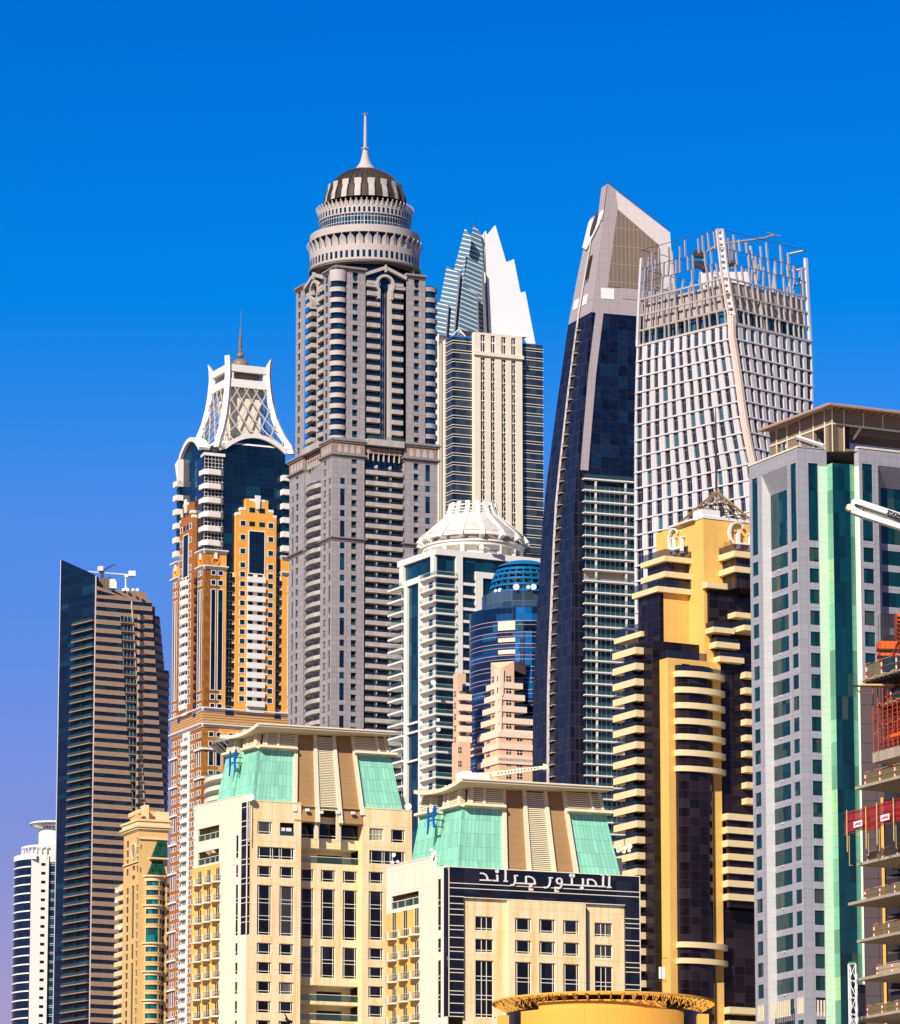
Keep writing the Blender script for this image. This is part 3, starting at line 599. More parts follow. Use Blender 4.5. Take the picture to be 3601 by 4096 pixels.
for x, y in ((156,66),(398,166),(766,186),(688,96),(703,97)):
    u_, z_ = Rs.m(x, y, 'G3'); part('letter_dot', MB().ext(Rs, [(u_+.27*math.cos(a*.7854), z_+.27*math.sin(a*.7854)) for a in range(8)], .05, .3), M['white'], sg)
# roof crane boom, floodlights and small roof kit
b0 = R.m(705, 185, 'G1', -7); cr = thing('roof_crane', 'cream telescopic boom with round holes lying over the front hotel roof', 'crane', R.pt(*b0, -7))
A = Vector(P('G1', 715, 182, 728)); B = Vector(P('G1', 1140, 124, 728)); d = (B-A).normalized()
bf = Face(A.x, A.y, 0); sl = (B.z-A.z)/(B.x-A.x)
mb = MB(); n = 22; Lx = B.x-A.x
mb.ext(bf, [(0,A.z-.42), (Lx*.95,A.z+Lx*.95*sl-.22), (Lx*.95,A.z+Lx*.95*sl+.22), (0,A.z+.42)], -.3, .3)
hl = MB()
for k in range(13): x = Lx*(.2+.72*k/13); hl.ext(bf, [(x+.11*math.cos(t*.7854), A.z+x*sl+.13*math.sin(t*.7854)) for t in range(8)], .3, .315, False)
o = mk('boom', mb, M['trim'], cr); hl and mk('boom_hole', hl, M['dark'], o)
mk('boom_head', MB().ext(bf, [(Lx*.95,B.z-.4), (Lx*1.03,B.z-.3), (Lx*1.03,B.z+.3), (Lx*.95,B.z+.5)], -.35, .35), M['trim'], cr)
mb = MB(); mb.tube(A+Vector((.4,0,-1.4)), A+Vector((2.2,0,.3)), .16); mb.box(bf, -1.2, .5, A.z-1.0, A.z+.3, -.6, .6); mk('crane_base', mb, M['trim'], cr)
fp = thing('floodlight_cluster', 'cluster of round cream floodlights on a pole behind the front hotel roof', 'floodlights', P('G1', 1705, 745, 722))
for x, y, r in ((1668,692,.24),(1650,705,.2),(1680,712,.36),(1660,725,.3),(1707,705,.36),(1740,692,.42),(1738,723,.26),(1700,730,.3)):
    p = P('G1', x, y, 721.6); mb = MB(); mb.tube(p, (p[0],p[1]+.5,p[2]), r, r*.5, 14); mk('lamp', mb, M['trim'] if r > .2 else M['dish'], fp)
p = P('G1', 1705, 750, 722); mk('pole', MB().tube(p, (p[0],p[1],p[2]+2.2), .09).tube((p[0]-1,p[1],p[2]+1),(p[0]+1,p[1],p[2]+1.1),.06), M['steel'], fp)
for i, (x, y, r) in enumerate(((318,718,.24),(335,738,.34),(325,765,.26))): dish(P('G1', x, y, 723), r, ('top small dish','ringed middle dish','bottom small dish')[i]+' of the three on the front hotel, left of its green slope', (-.3,-1,.2))
# ================================================================== golden tower with cream balcony bands
M['gold'] = wall('gold_render', (.84,.51,.135), var=.09, joint=(6.5,3.6,.05), jcol=(.62,.36,.1), streak=.35, scol=(.80,.36,.07))
M['band'] = wall('cream_band', (.84,.66,.36), var=.07, streak=.3, scol=(.8,.46,.15))
M['brown'] = glass('brown_glass', (.012,.007,.009), (.03,.02,.022), grid=(2.2,1.75,.05), lcol=(.05,.035,.035), frac=.3, wave=.03, spec=.25)
M['brownw'] = glass('brown_window', (.025,.014,.014), (.05,.035,.035), grid=(1.0,0,.06), lcol=(.09,.06,.055), frac=.3, spec=.3)
R, L, _ = corner('E1', 1058, 470, 962, 29, 61); c = 'E1'
par = thing('golden_tower', 'tall golden tower with cream balcony bands, dark glass bays and a lattice cone roof', 'building', (R.x, R.y, 0))
Z = lambda x, y, c='E1', fr=None: (fr or R).Z(x, y, c)
def rbay(Lp, xin, xc, y, c='E1'):                          # bay standing out from the left plane, its right face meeting that plane at xin
    u0 = Lp.U(xin, y, c); p = Lp.pt(u0, 0); r = Face(p[0], p[1], 29, c); u1 = r.U(xc, y, c); k = r.pt(u1, 0)
    return Face(k[0], k[1], 29, c), Face(k[0], k[1], -61, c), -u1
def lbay(Rp, xin, xc, y, c='E1'):
    p = Rp.pt(Rp.U(xin, y, c), 0); l = Face(p[0], p[1], -61, c); u1 = l.U(xc, y, c); k = l.pt(u1, 0)
    return Face(k[0], k[1], 29, c), Face(k[0], k[1], -61, c), u1
def blk(name, mat, RL, wl, wr, z0, z1, o=0, subs=()): return part(name, MB().prism(foot(RL[0], RL[1], wl, wr, o), z0, z1), mat, par, subs)
def band(RL, wl, wr, zt, zb, o=1.1, rail=.0):
    subs = []
    if rail:
        f = foot(RL[0], RL[1], wl, wr, o-.12); rl = MB()
        for a, b in ((f[0], f[1]), (f[3], f[0])): rl.q4((*a, zt), (*b, zt), (*b, zt+rail), (*a, zt+rail))
        subs = [('railing', rl, M['raildark'])]
    blk('balcony_band', M['band'], RL, wl, wr, zb, zt, o, subs)
# shaft
wl = -L.U(575, 650); wr = 24; ztop = Z(1058, 440)
z1 = MB().prism(foot(R, L, wl, wr), 0, ztop); mk('shaft_wall', z1, M['gold'], par)
mk('parapet', MB().prism(foot(R, L, wl*.55, wr, .15), ztop, ztop+.55), M['white'], par)
mk('roof_slab', MB().box(L, L.U(745,525), L.U(985,470), Z(860,520,fr=L)+.3, Z(860,505,fr=L)+.3, -3, .9), M['white'], par)
mk('roof_slab', MB().box(L, L.U(965,440), -.2, ztop+.2, ztop+1.9, -4, .2), M['white'], par)
# left bay, upper
B = rbay(L, 912, 680, 900); w1 = -B[1].U(487, 900); wR = B[2]; zz = lambda y: B[0].Z(680, y)
blk('bay_glass', M['brownw'], B, w1, wR, zz(1180), zz(835)); band(B, w1, wR, zz(836), zz(888), 1.0, 1.35); band(B, w1, wR, zz(993), zz(1050), 1.0)
B2 = rbay(L, 912, 605, 1180); w2 = -B2[1].U(392, 1210); z2 = lambda y: B2[0].Z(605, y); wR2 = B2[2]
band(B2, w2, wR2, z2(1145), z2(1200), .9, 1.4)
gR = B2[0].U(652, 1400); blk('bay_glass', M['navy2'] if 'navy2' in M else M['brown'], B2, w2, gR, 0, z2(1145)-.3)
mk('bay_wall', MB().box(B2[0], gR, wR2, 0, z2(1145)-.4, -6, 0), M['gold'], par)
# big terrace band and lower left body
B3 = rbay(L, 1016, 540, 1705); w3 = -B3[1].U(448, 1700); z3 = lambda y, c='E1', x=540: B3[0].Z(x, y, c)
u3 = B3[2]; blk('bay_glass', M['brown'], B3, w3+6, u3, 0, z3(1690))
B4 = rbay(L, 735, 440, 1640); w4 = -B4[1].U(208, 1700); band(B4, w4, B4[2]-.9, B4[0].Z(440,1605), B4[0].Z(440,1658), .9, 1.7)
# left stack of balconies
Bs = rbay(B3[1], 448, 365, 1780); ws = -Bs[1].U(128, 1850)+.0; wsr = Bs[2]; zs = lambda y, c='E1': Bs[0].Z(365, y, c)
pz = (zs(50+0, 'E3')-zs(50+162*2, 'E3'))/2
tops = [zs(1756), zs(1916)]; pit = tops[0]-tops[1]
zb0 = zs(1756)
for i in range(27):
    zt = zb0-pit*i*1.0
    if zt < 4: break
    f = foot(Bs[0], Bs[1], ws, wsr); mb = MB().prism(f, zt-1.32, zt); mb2 = MB()
    for a, b in ((f[0], f[1]), (f[3], f[0])): mb2.q4((*a, zt+.0), (*b, zt), (*b, zt+.75), (*a, zt+.75))
    part('balcony', mb, M['band'], par, [('railing', mb2, M['raildark'])])
    if i < 26:
        l2 = Bs[1].off(-1.3); part('balcony_divider', MB().box(l2, -ws*.55, -ws*.33, zt-pit, zt-1.32, -.4, 0), M['gold'], par)
bc = foot(Bs[0].off(-1.5), Bs[1].off(-1.5), ws-2.6, wsr-1.2); mk('balcony_backwall', MB().prism(foot(Bs[0], Bs[1], ws-2.5, wsr, -1.6), 0, zb0), M['brown'], par)
# front pillar block with the bowed window bay
B5 = lbay(B3[0], 610, 697, 1890); x5 = B5[0].U(1235, 300, 'E2'); w5 = B5[2]; z5 = lambda y, c='E2', x=697: B5[0].Z(x, y, c)
zt5 = z5(78); ua, ub = B5[0].U(768, 300, 'E2'), B5[0].U(1155, 600, 'E2')
mk('pillar_wall', MB().prism(foot(B5[0], B5[1], w5, ua), 0, zt5), M['gold'], par); mk('pillar_wall', MB().box(B5[0], ub, x5, 0, zt5, -10, 0), M['gold'], par)
ztb = B5[0].Z(1000, 178, 'E2'); mk('pillar_wall', MB().box(B5[0], ua, ub, ztb, zt5, -10, 0), M['gold'], par)
f = foot(B5[0], B5[1], w5, B5[0].U(1095,90,'E2')); mb2 = MB()
for a, b in ((f[0], f[1]), (f[3], f[0])): mb2.q4((*a, zt5), (*b, zt5), (*b, zt5+1.5), (*a, zt5+1.5))
mk('terrace_railing', mb2, M['raildark'], par)
mk('pillar_window', MB().flat(B5[0], B5[0].U(836,180,'E2'), B5[0].U(915,180,'E2'), B5[0].Z(875,215,'E2'), B5[0].Z(875,143,'E2'), .03), M['brown'], par)
def bow(z0, z1, o, mat, name, subs=(), ue=None):
    um = (ua+ub)/2; h = (ub-ua)/2; n = 18; pts = []; ue = ue or 0
    for i in range(n+1):
        t = i/n; u_ = ua-o*.6+(ub-ua+o*1.2+ue)*t; e = 1.9*(1-min(1, abs((t-.45)/.55))**2.6) if t < 1 else 0
        p = B5[0].pt(u_, 0, e+o); pts.append((p[0], p[1]))
    p = B5[0].pt(ub+o*.6+ue, 0, -2); pts.append((p[0], p[1])); p = B5[0].pt(ua-o*.6, 0, -2); pts.append((p[0], p[1]))
    return part(name, MB().prism(pts, z0, z1), mat, par, subs), pts
bow(0, ztb-.05, 0, M['brown'], 'bow_window')
for y0, y1, cc in ((215,275,'E2'),(378,438,'E2'),(537,597,'E2'),(697,757,'E2'),(858,918,'E2'),(1021,1081,'E2'),(1184,1240,'E2'),(1200,1258,'E3'),(1366,1422,'E3')):
    x_ = 960 if cc == 'E2' else 965
    Ro = B5[0].off(2.4); o, pts = bow(Ro.Z(x_, y1, cc), Ro.Z(x_, y0, cc), .55, M['band'], 'bow_band', ue=2.2)
    if y0 == 215:
        mb2 = MB()
        for a, b in list(zip(pts[:-2], pts[1:-2]))[:-1]: mb2.q4((*a, Ro.Z(x_,y0,cc)), (*b, Ro.Z(x_,y0,cc)), (*b, Ro.Z(x_,y0,cc)+.85), (*a, Ro.Z(x_,y0,cc)+.85))
        mk('railing', mb2, M['raildark'], o)
# right side bays
rt = lambda x, y, c='E1', d=0: R.U(x, y, c, d)
C = lbay(R, 1255, 1390, 900); wC = C[2]; zc = lambda y: C[0].Z(1390, y); far = 14
blk('bay_glass', M['brownw'], C, wC, far, zc(1150), zc(785)); band(C, wC, far, zc(783), zc(842), .9, 1.4); band(C, wC, far, zc(940), zc(998), .9)
def rblock(xin, xc, xr, y0, y1, cc='E1'):
    Q_ = lbay(R, xin, xc, (y0+y1)/2, cc); return Q_, Q_[2], Q_[0].U(xr, (y0+y1)/2, cc), Q_[0].Z(xc, y1, cc), Q_[0].Z(xc, y0, cc)
for xin, xc, xr, y0, y1, cc in ((1098,1116,1750,1120,1600,'E1'),(1142,1160,1750,1600,1790,'E1'),(1187,1205,1750,1770,1960,'E1')):
    q_, a, b, z0, z1 = rblock(xin, xc, xr, y0, y1, cc); blk('bay_glass', M['brown'], q_, a, b, z0, z1)
q_, a, b, z0, z1 = rblock(1232, 1250, 1750, 110, 1000, 'E2'); blk('bay_glass', M['brown'], q_, a, b, 0, z1); Qd = q_
for xin, xc, xr, y0, y1, cc, rl in ((1060,1100,1312,1092,1150,'E1',0),(1310,1385,1900,1085,1140,'E1',1.3),(1300,1390,1900,1400,1452,'E1',0),(1090,1165,1360,1552,1605,'E1',1.2),(1330,1480,1900,1532,1585,'E1',1.2),(1130,1195,1413,1702,1760,'E1',.8),(1172,1232,1458,1850,1905,'E1',.9)):
    q_, a, b, z0, z1 = rblock(xin, xc, xr, y0, y1, cc); band(q_, a, b, z1, z0, .25, rl)
Db = lbay(Qd[0], 1440, 1492, 230, 'E2'); zd = Db[0].Z(1492, 222, 'E2'); pd = (Db[0].Z(1492,222,'E2')-Db[0].Z(1492,1510,'E2'))/8
for i in range(9): band(Db, Db[2], 16, zd-pd*i, zd-pd*i-1.15, .15)
Ed = lbay(Qd[0], 1236, 1305, 1700, 'E2'); ze_ = Ed[0].Z(1305, 1668, 'E2'); pe = (ze_-Ed[0].Z(1305, 702, 'E3'))/6
for i in range(7): band(Ed, Ed[2], 20, ze_-pe*i, ze_-pe*i-1.25, .1, .0)
zz_ = Ed[0].Z(1305, 1865, 'E3'); band(Ed, Ed[2], 20, zz_, zz_-1.25, .1); band(Ed, Ed[2], 20, zz_-pe, zz_-pe-1.25, .1)
for i in range(7): blk('bay_glass', M['brown'], Ed, Ed[2]-.8, 18, ze_-pe*(i+1)+.02, ze_-pe*i-1.27, -.4)
# lattice cone and mast
ap = P('E1', 1192, 165, 972); cx_ = (ap[0], ap[1]); zb_ = ztop+.6; rad = 8.0
ms = MB(); rg = MB()
nr = 28
for i in range(nr):
    t = 2*math.pi*i/nr; mb = MB().tube((cx_[0]+rad*math.cos(t), cx_[1]+rad*math.sin(t), zb_), (cx_[0]+.25*math.cos(t), cx_[1]+.25*math.sin(t), ap[2]), .075, n=4); part('cone_rib', mb, M['bronze'] if 'bronze' in M else M.setdefault('bronze', wall('bronze_paint', (.30,.20,.09), .6)), par)
for h in (.12, .3, .48, .66):
    r = rad*(1-h); mb = MB()
    for i in range(24):
        a, b = 2*math.pi*i/24, 2*math.pi*(i+1)/24; z = zb_+(ap[2]-zb_)*h; mb.tube((cx_[0]+r*math.cos(a), cx_[1]+r*math.sin(a), z), (cx_[0]+r*math.cos(b), cx_[1]+r*math.sin(b), z), .1, n=4, caps=False)
    part('cone_ring', mb, M['dark'], par)
mb = MB()
for i in range(7):
    t = 2*math.pi*i/7; a = (cx_[0]+rad*.75*math.cos(t), cx_[1]+rad*.75*math.sin(t), zb_); b = (cx_[0]+rad*.3*math.cos(t+1.2), cx_[1]+rad*.3*math.sin(t+1.2), zb_+(ap[2]-zb_)*.66); mb.tube(a, b, .09, n=4)
    mb.tube((a[0], a[1], a[2]), (cx_[0], cx_[1], zb_+(ap[2]-zb_)*.4), .09, n=4)
mk('cone_bracing', mb, M['dark'], par)
mt = P('D8', 818, 540, 975); mb = MB(); mb.tube((cx_[0], cx_[1], ap[2]-1.2), (cx_[0], cx_[1], ap[2]+(mt[2]-ap[2])*.8), .26, .2); mb.tube((cx_[0], cx_[1], ap[2]+(mt[2]-ap[2])*.8), (cx_[0], cx_[1], mt[2]), .13, .07); mk('mast', mb, M['mast'] if 'mast' in M else M.setdefault('mast', wall('dark_mast', (.06,.05,.06), .5)), par)
# monogram letters on both faces
def mono(fr, cx0, cz, s, lab):
    G = [(62,-88),(60,-60),(52,-84),(22,-104),(-12,-108),(-52,-88),(-82,-40),(-88,10),(-74,62),(-40,98),(4,108),(48,98),(86,78)]
    Gw = [4,8,10,10,12,18,26,28,26,18,11,9,4]
    root = thing('monogram', lab, 'sign', fr.pt(cx0, cz-14*s/10, .1)); T = lambda p: [(cx0+x*s/100, cz-y*s/100) for x, y in p]
    mb = MB().ribbon(fr, T(G), [w_*s/100 for w_ in Gw], .25, .75); part('letter', mb, M['white'], root)
    mb = MB(); mb.ext(fr, T([(-32,-28),(44,-28),(44,-20),(26,-18),(26,86),(128,86),(128,4),(108,0),(108,-8),(178,-8),(178,0),(160,4),(160,138),(178,146),(178,154),(108,154),(108,146),(128,138),(128,100),(26,100),(26,146),(-6,146),(-6,-18),(-32,-20)]), .25, .8)
    part('letter', mb, M['white'], root)
us, zs_ = R.m(1390, 602, 'E1'); mono(R.off(.0), us, zs_, 2.1, 'white raised monogram of two interlaced letters facing front, beside the green glass tower')
us, zs_ = L.m(778, 668, 'E1'); mono(L.off(.0), us, zs_, 2.1, 'white raised monogram of two interlaced letters on the narrow left top of the golden tower')
mk('roof_door', MB().flat(R, R.U(1265,720), R.U(1560,740), R.Z(1330,790), R.Z(1330,690), .06), wall('slatted_door', (.6,.33,.08), joint=(.9,0,.06)), par); mk('roof_door', MB().flat(L, L.U(820,800), L.U(902,790), L.Z(860,820), L.Z(860,735), .06), M['brown'], par)
# ================================================================== round yellow rotunda with its trussed canopy ring
c0 = P('G3', 905, 1052, 640+12); ctr = (P('G3', 930, 1050, 652)[0], 652); RR = P('G3', 1640, 1060, 652)[0]-ctr[0]
M['yellow'] = wall('yellow_render', (.82,.42,.07), var=.08, joint=(3,0,.04), jcol=(.6,.28,.05), streak=.35, scol=(.8,.36,.04))
rt_ = thing('rotunda', 'round yellow building under a trussed canopy ring at the foot of the golden tower', 'building', (ctr[0], ctr[1], 0))
zt = P('G3', 900, 1044, 652-RR)[2]; zu = P('G3', 900, 985, 652-RR)[2]
mk('glass_drum', MB().lathe(ctr, [(RR,0),(RR,zu-.7),(RR*.8,zu-.6)], 90), M['brown'], rt_)
mk('wall', MB().lathe(ctr, [(RR-.2,0),(RR+.7,0),(RR+.7,zt),(RR-.2,zt)], 60, -54, 47), M['yellow'], rt_)
mk('upper_wall', MB().lathe(ctr, [(RR-.2,zt),(RR+.15,zt),(RR+.15,zu),(RR-.2,zu)], 60, -42, 36), M['yellow'], rt_)
zr = P('G3', 935, 930, 652-RR*1.13)[2]; Rr = P('G3', 1752, 1000, 652)[0]-ctr[0]-.3
mb = MB().lathe(ctr, [(Rr*.985,zr-.12),(Rr,zr-.12),(Rr,zr+.12),(Rr*.985,zr+.12),(Rr*.985,zr-.12)], 90); mk('canopy_ring', mb, M['yellow'], rt_)
mk('canopy_disc', MB().lathe(ctr, [(RR*.3,zr-.1),(RR*.93,zr-.05),(RR*.93,zr+.12),(RR*.3,zr+.15)], 90), M['yellow'], rt_)
mb = MB().lathe(ctr, [(Rr*.9,zr-.07),(Rr*.91,zr-.07),(Rr*.91,zr+.07),(Rr*.9,zr+.07),(Rr*.9,zr-.07)], 90); mk('canopy_ring', mb, M['yellow'], rt_)
for i in range(54):
    t = 2*math.pi*(i+.3)/54; dx, dy = math.sin(t), -math.cos(t); pt_ = lambda r, z: (ctr[0]+dx*r, ctr[1]+dy*r, z)
    mb = MB(); mb.tube(pt_(Rr,zr), pt_(RR*.9,zr), .07, n=4); mb.tube(pt_(Rr,zr-.05), pt_(RR*.95,zr-1.3), .07, n=4)
    for k in range(4):
        a = k/4; b = (k+.5)/4; r1_ = Rr+(RR*.95-Rr)*a; r2_ = Rr+(RR*.95-Rr)*b; r3_ = Rr+(RR*.95-Rr)*(k+1)/4
        mb.tube(pt_(r1_,zr), pt_(r2_,zr-1.3*b), .04, n=4); mb.tube(pt_(r2_,zr-1.3*b), pt_(r3_,zr), .04, n=4)
    part('truss_bracket', mb, M['yellow'], rt_)
mk('annex', MB().box(Face(*P('G3',1600,1100,636)[:2],0), 0, P('G3',1682,1100,636)[0]-P('G3',1600,1100,636)[0], 0, P('G3',1600,1090,636)[2], -3, 0), M['yellow'], rt_)
mk('annex', MB().box(Face(*P('G3',165,1105,636)[:2],0), 0, P('G3',245,1105,636)[0]-P('G3',165,1105,636)[0], 0, P('G3',200,1100,636)[2], -3, 0), M['yellow'], rt_)
p = P('G3', 665, 1046, 642); fl_ = thing('roof_floodlight', 'small dark floodlight on the yellow rotunda roof edge', 'floodlight', p); mk('lamp', MB().box(Face(p[0],p[1],10), -.3, .3, p[2]+.25, p[2]+.65, 0, .4), M['dark'], fl_); mk('stand', MB().tube(p, (p[0],p[1]+.1,p[2]+.4), .06), M['dark'], fl_)
# telecom mast beside it
b0 = P('E3', 640, 1800, 660); t0 = P('E3', 636, 1370, 660); mp = thing('telecom_mast', 'thin telecom mast with two white panel antennas behind the rotunda canopy', 'mast', (b0[0], b0[1], b0[2]-14)); mk('pole', MB().tube((b0[0],b0[1],b0[2]-14), t0, .09, .04), M['rust'], mp)
for x in (620, 655): p = P('E3', x, 1580, 659.8); h = Zat('E3', x, 1460, 659.8); part('panel_antenna', MB().box(Face(p[0],p[1],0), -.17, .17, p[2], h, -.1, .1), M['white'], mp)
mb = MB(); mb.tube(t0, (t0[0]+.8,t0[1],t0[2]+.02), .05); mb.tube((t0[0]-.4,t0[1],t0[2]-3), (t0[0]+.6,t0[1],t0[2]-3), .05); mk('cross_arm', mb, M['rust'], mp)
# ================================================================== grey clad tower with green glass
M['clad'] = wall('grey_cladding', (.36,.35,.375), .6, .04, joint=(1.45,1.36,.05), jcol=(.2,.2,.22), patch=.05)
M['cladl'] = wall('pale_trim_and_sunlit_clad', (.66,.645,.63), .6, .04, joint=(0,1.36,.05), jcol=(.5,.48,.46))
M['mint'] = wall('cladding_painted_reflection', (.62,.80,.58), .5, .04, joint=(0,1.36,.05), jcol=(.42,.6,.42))  # pale green paints in the light the glass throws onto the wall
M['gg'] = glass('green_glass', (.001,.034,.040), (.04,.065,.045), grid=(1.05,1.9,.05), lcol=(.002,.02,.022), frac=.12, cell=(1.05,3.8))
M['ggw'] = glass('green_window', (.002,.036,.036), (.05,.07,.045), grid=(1.35,0,.05), lcol=(.004,.025,.025), frac=.25, cell=(1.35,3.8))
M['glass_lit'] = glass('glass_painted_lit', (.17,.45,.28), (.36,.55,.25), grid=(.95,1.9,.045), lcol=(.04,.2,.12), frac=.25, cell=(50,3.8))  # lit sides of the glass prism, their brightness put into the colour
M['loub'] = wall('bronze_louver', (.33,.25,.16), .6, .08, joint=(0,.28,.1), jcol=(.10,.07,.045))
R, L, _ = corner('E4', 580, 575, 800, 22, 65); par = thing('office_tower', 'grey clad office tower with dark green windows and a glass strip painted pale green as if lit', 'building', (R.x, R.y, 0))
ztop = R.Z(590, 575); fl = (R.Z(735, 132, 'E5')-R.Z(735, 1870, 'E5'))/9
u = lambda x, y=1200, c='E4': R.U(x, y, c); w_ = lambda x, y=1200, c='E4': L.U(x, y, c)
# floors: bottoms of window rows on the front part (E4 y 1670, then down)
zr = [(R.Z(740,1673)-fl*k, R.Z(740,1537)-fl*k) for k in range(30)]; zr = [z for z in zr if z[0] > 14]
cA = (u(684,900), u(776,900)); uA = u(862, 900)
tA = (R.Z(735,1472), R.Z(730,728))
mk('front_wall', MB().holes(R, 0, uA, 0, ztop, [(*cA, *tA)]+[(*cA, *z) for z in zr], .22), M['clad'], par)
mk('painted_reflection_panel', MB().box(R, u(782,1200), uA, 12, R.Z(820,760), -.05, .06), M['mint'], par)
for z in [tA]+zr: window(par, R, *cA, *z, -.2, M['gg'] if z is tA else M['ggw'], name='window')
# left face with the sloped-head window bay
lw = -w_(112, 760); zl = lambda x, y: L.Z(x, y)
c1 = (w_(143,1200), w_(196,1200)); c2 = (w_(318,1300), w_(484,1300)); c3 = (w_(512,1000), w_(566,1000))
zl1 = [(L.Z(180,1810)-fl*k, L.Z(180,1680)-fl*k) for k in range(30)]; zl1 = [z for z in zl1 if z[0] > 14]
zl2 = [(L.Z(400,1748)-fl*k, L.Z(400,1608)-fl*k) for k in range(30)]; zl2 = [z for z in zl2 if z[0] > 14]
zl3 = [(L.Z(550,1678)-fl*k, L.Z(550,1545)-fl*k) for k in range(30)]; zl3 = [z for z in zl3 if z[0] > 14]
t1 = (L.Z(170,1615), L.Z(170,872)); t2 = (L.Z(400,1540), L.Z(400,1015)); t3 = (L.Z(540,1480), L.Z(540,730))
b0, b1 = w_(240,1300), c2[1]+.15; bt = L.Z(235, 845)
mk('side_wall', MB().holes(L, -lw, b0, 0, ztop, [(*c1, *t1)]+[(*c1, *z) for z in zl1], .12), M['clad'], par)
mk('side_wall', MB().holes(L, b1, 0, 0, ztop, [(*c3, *t3)]+[(*c3, *z) for z in zl3], .12), M['clad'], par)
mk('side_wall', MB().box(L, b0, b1, bt, ztop, -1, 0), M['clad'], par)
dd = -1.55; c2a = L.U(322, 1300, 'E4', dd); c2b = L.U(482, 1300, 'E4', dd); zh = L.Z(400, 1012, 'E4', dd)
L2 = L.off(dd); zz = [(a, b) for a, b in [(L2.Z(400,1540), zh)]]+[(L2.Z(400,1748)-fl*k, L2.Z(400,1608)-fl*k) for k in range(30)]; zz = [z for z in zz if z[0] > 14]
mk('bay_wall', MB().holes(L2, c2a, b1, 0, zh, [(c2a+.02, c2b, *z) for z in zz], .1), M['clad'], par)
for z in zz: window(par, L2, c2a, c2b, *z, -.09, M['ggw'] if z is not zz[0] else M['gg'])
mb = MB(); mb.q4(L.pt(b0,0,0), L2.pt(c2a,0,0), L2.pt(c2a,zh,0), L.pt(b0,bt,0), ((0,0),(2,0),(2,zh),(0,bt))); mk('splayed_reveal', mb, M['cladl'], par)  # paler than the other cladding: sunlight on this splay is painted in
mb = MB(); mb.q4(L.pt(b0,bt,0), L2.pt(c2a,zh,0), L2.pt(b1,zh,0), L.pt(b1,bt,0), ((b0,0),(c2a,3.9),(b1,3.9),(b1,0))); mk('sloped_head', mb, M['clad'], par)
mb = MB(); mb.q4(L2.pt(b1,0,0), L.pt(b1,0,0), L.pt(b1,bt,0), L2.pt(b1,zh,0)); mk('bay_side', mb, M['clad'], par)
for z in [t1]+zl1: window(par, L, *c1, *z, -.1, M['ggw'])
for z in [t3]+zl3: window(par, L, *c3, *z, -.1, M['ggw'])
for k, z in enumerate(zz[1:]):
    if k % 2 == 1: p = L2.pt((c2a+c2b)/2, z[1]+.9, .25); part('vent', MB().box(L2, (c2a+c2b)/2-.12, (c2a+c2b)/2+.12, z[1]+.8, z[1]+.95, 0, .3), M['dish'], par)
# glass prism at the inner corner and the right wing
p0 = R.pt(uA, 0, 0); g0 = Face(p0[0], p0[1], -64, 'E4'); k1 = g0.U(921, 1200); g1p = g0.pt(k1, 0); g1 = Face(g1p[0], g1p[1], 20, 'E4'); k2 = g1.U(1087, 1200)
g2p = g1.pt(k2, 0); g2 = Face(g2p[0], g2p[1], 42, 'E4'); k3 = g2.U(1132, 1200); zg = g1.Z(930, 725)
mk('glass_painted_lit', MB().flat(g0, 0, k1, 0, zg, 0), M['glass_lit'], par); mk('dark_glass', MB().flat(g1, 0, k2, 0, zg, 0), M['gg'], par); mk('glass_painted_lit', MB().flat(g2, 0, k3, 12, zg, 0), M['glass_lit'], par)
mk('dark_glass', MB().flat(g2, 0, k3, 0, 12, 0), M['gg'], par)
q0 = g2.pt(k3, 0); g3_ = Face(q0[0], q0[1], -30, 'E4'); k4 = g3_.U(1178, 1200); mk('painted_reflection_panel', MB().flat(g3_, 0, k4, 12, g3_.Z(1150, 760), 0), M['mint'], par); mk('front_wall', MB().flat(g3_, 0, k4, g3_.Z(1150,760), g3_.Z(1150,590), .0), M['clad'], par)
s0 = g3_.pt(k4, 0); W = Face(s0[0], s0[1], 27, 'E4'); v = lambda x, y=1200: W.U(x, y); zW = W.Z(1175, 583)
cB = (v(1203,900), v(1303,900)); v1 = v(1355,900); tB = (W.Z(1250,1476), W.Z(1250,735)); zb = [(W.Z(1262,1680)-fl*k, W.Z(1262,1540)-fl*k) for k in range(30)]; zb = [z for z in zb if z[0] > 14]
mk('front_wall', MB().holes(W, 0, v1, 0, zW, [(*cB, *tB)]+[(*cB, *z) for z in zb], .22), M['clad'], par)
for z in [tB]+zb: window(par, W, *cB, *z, -.2, M['ggw'] if z is not tB else M['gg'])
W2 = W.off(-2.2); v2 = W2.U(1383, 1200); v3 = v2+16; zhB = W2.Z(1400, 965); zc = [(W2.Z(1400,1500), zhB)]+[(W2.Z(1400,1702)-fl*k, W2.Z(1400,1565)-fl*k) for k in range(30)]; zc = [z for z in zc if z[0] > 14]
mk('bay_wall', MB().holes(W2, v2, v3, 0, zhB, [(v2, v3-1, *z) for z in zc], .1), M['clad'], par)
for z in zc: window(par, W2, v2, v3-1, *z, -.09, M['ggw'])
btB = W.Z(1330, 745); mb = MB(); mb.q4(W.pt(v1,0,0), W2.pt(v2,0,0), W2.pt(v2,zhB,0), W.pt(v1,btB,0), ((0,0),(2,0),(2,zhB),(0,btB))); mk('splayed_reveal', mb, M['clad'], par)
mb = MB(); mb.q4(W.pt(v1,btB,0), W2.pt(v2,zhB,0), W2.pt(v3,zhB,0), W.pt(v3+2,btB,0), ((v1,0),(v2,3.9),(v3,3.9),(v3,0))); mk('sloped_head', mb, M['clad'], par)
mk('front_wall', MB().box(W, v1, v3+2, btB, zW, -1, 0), M['clad'], par)
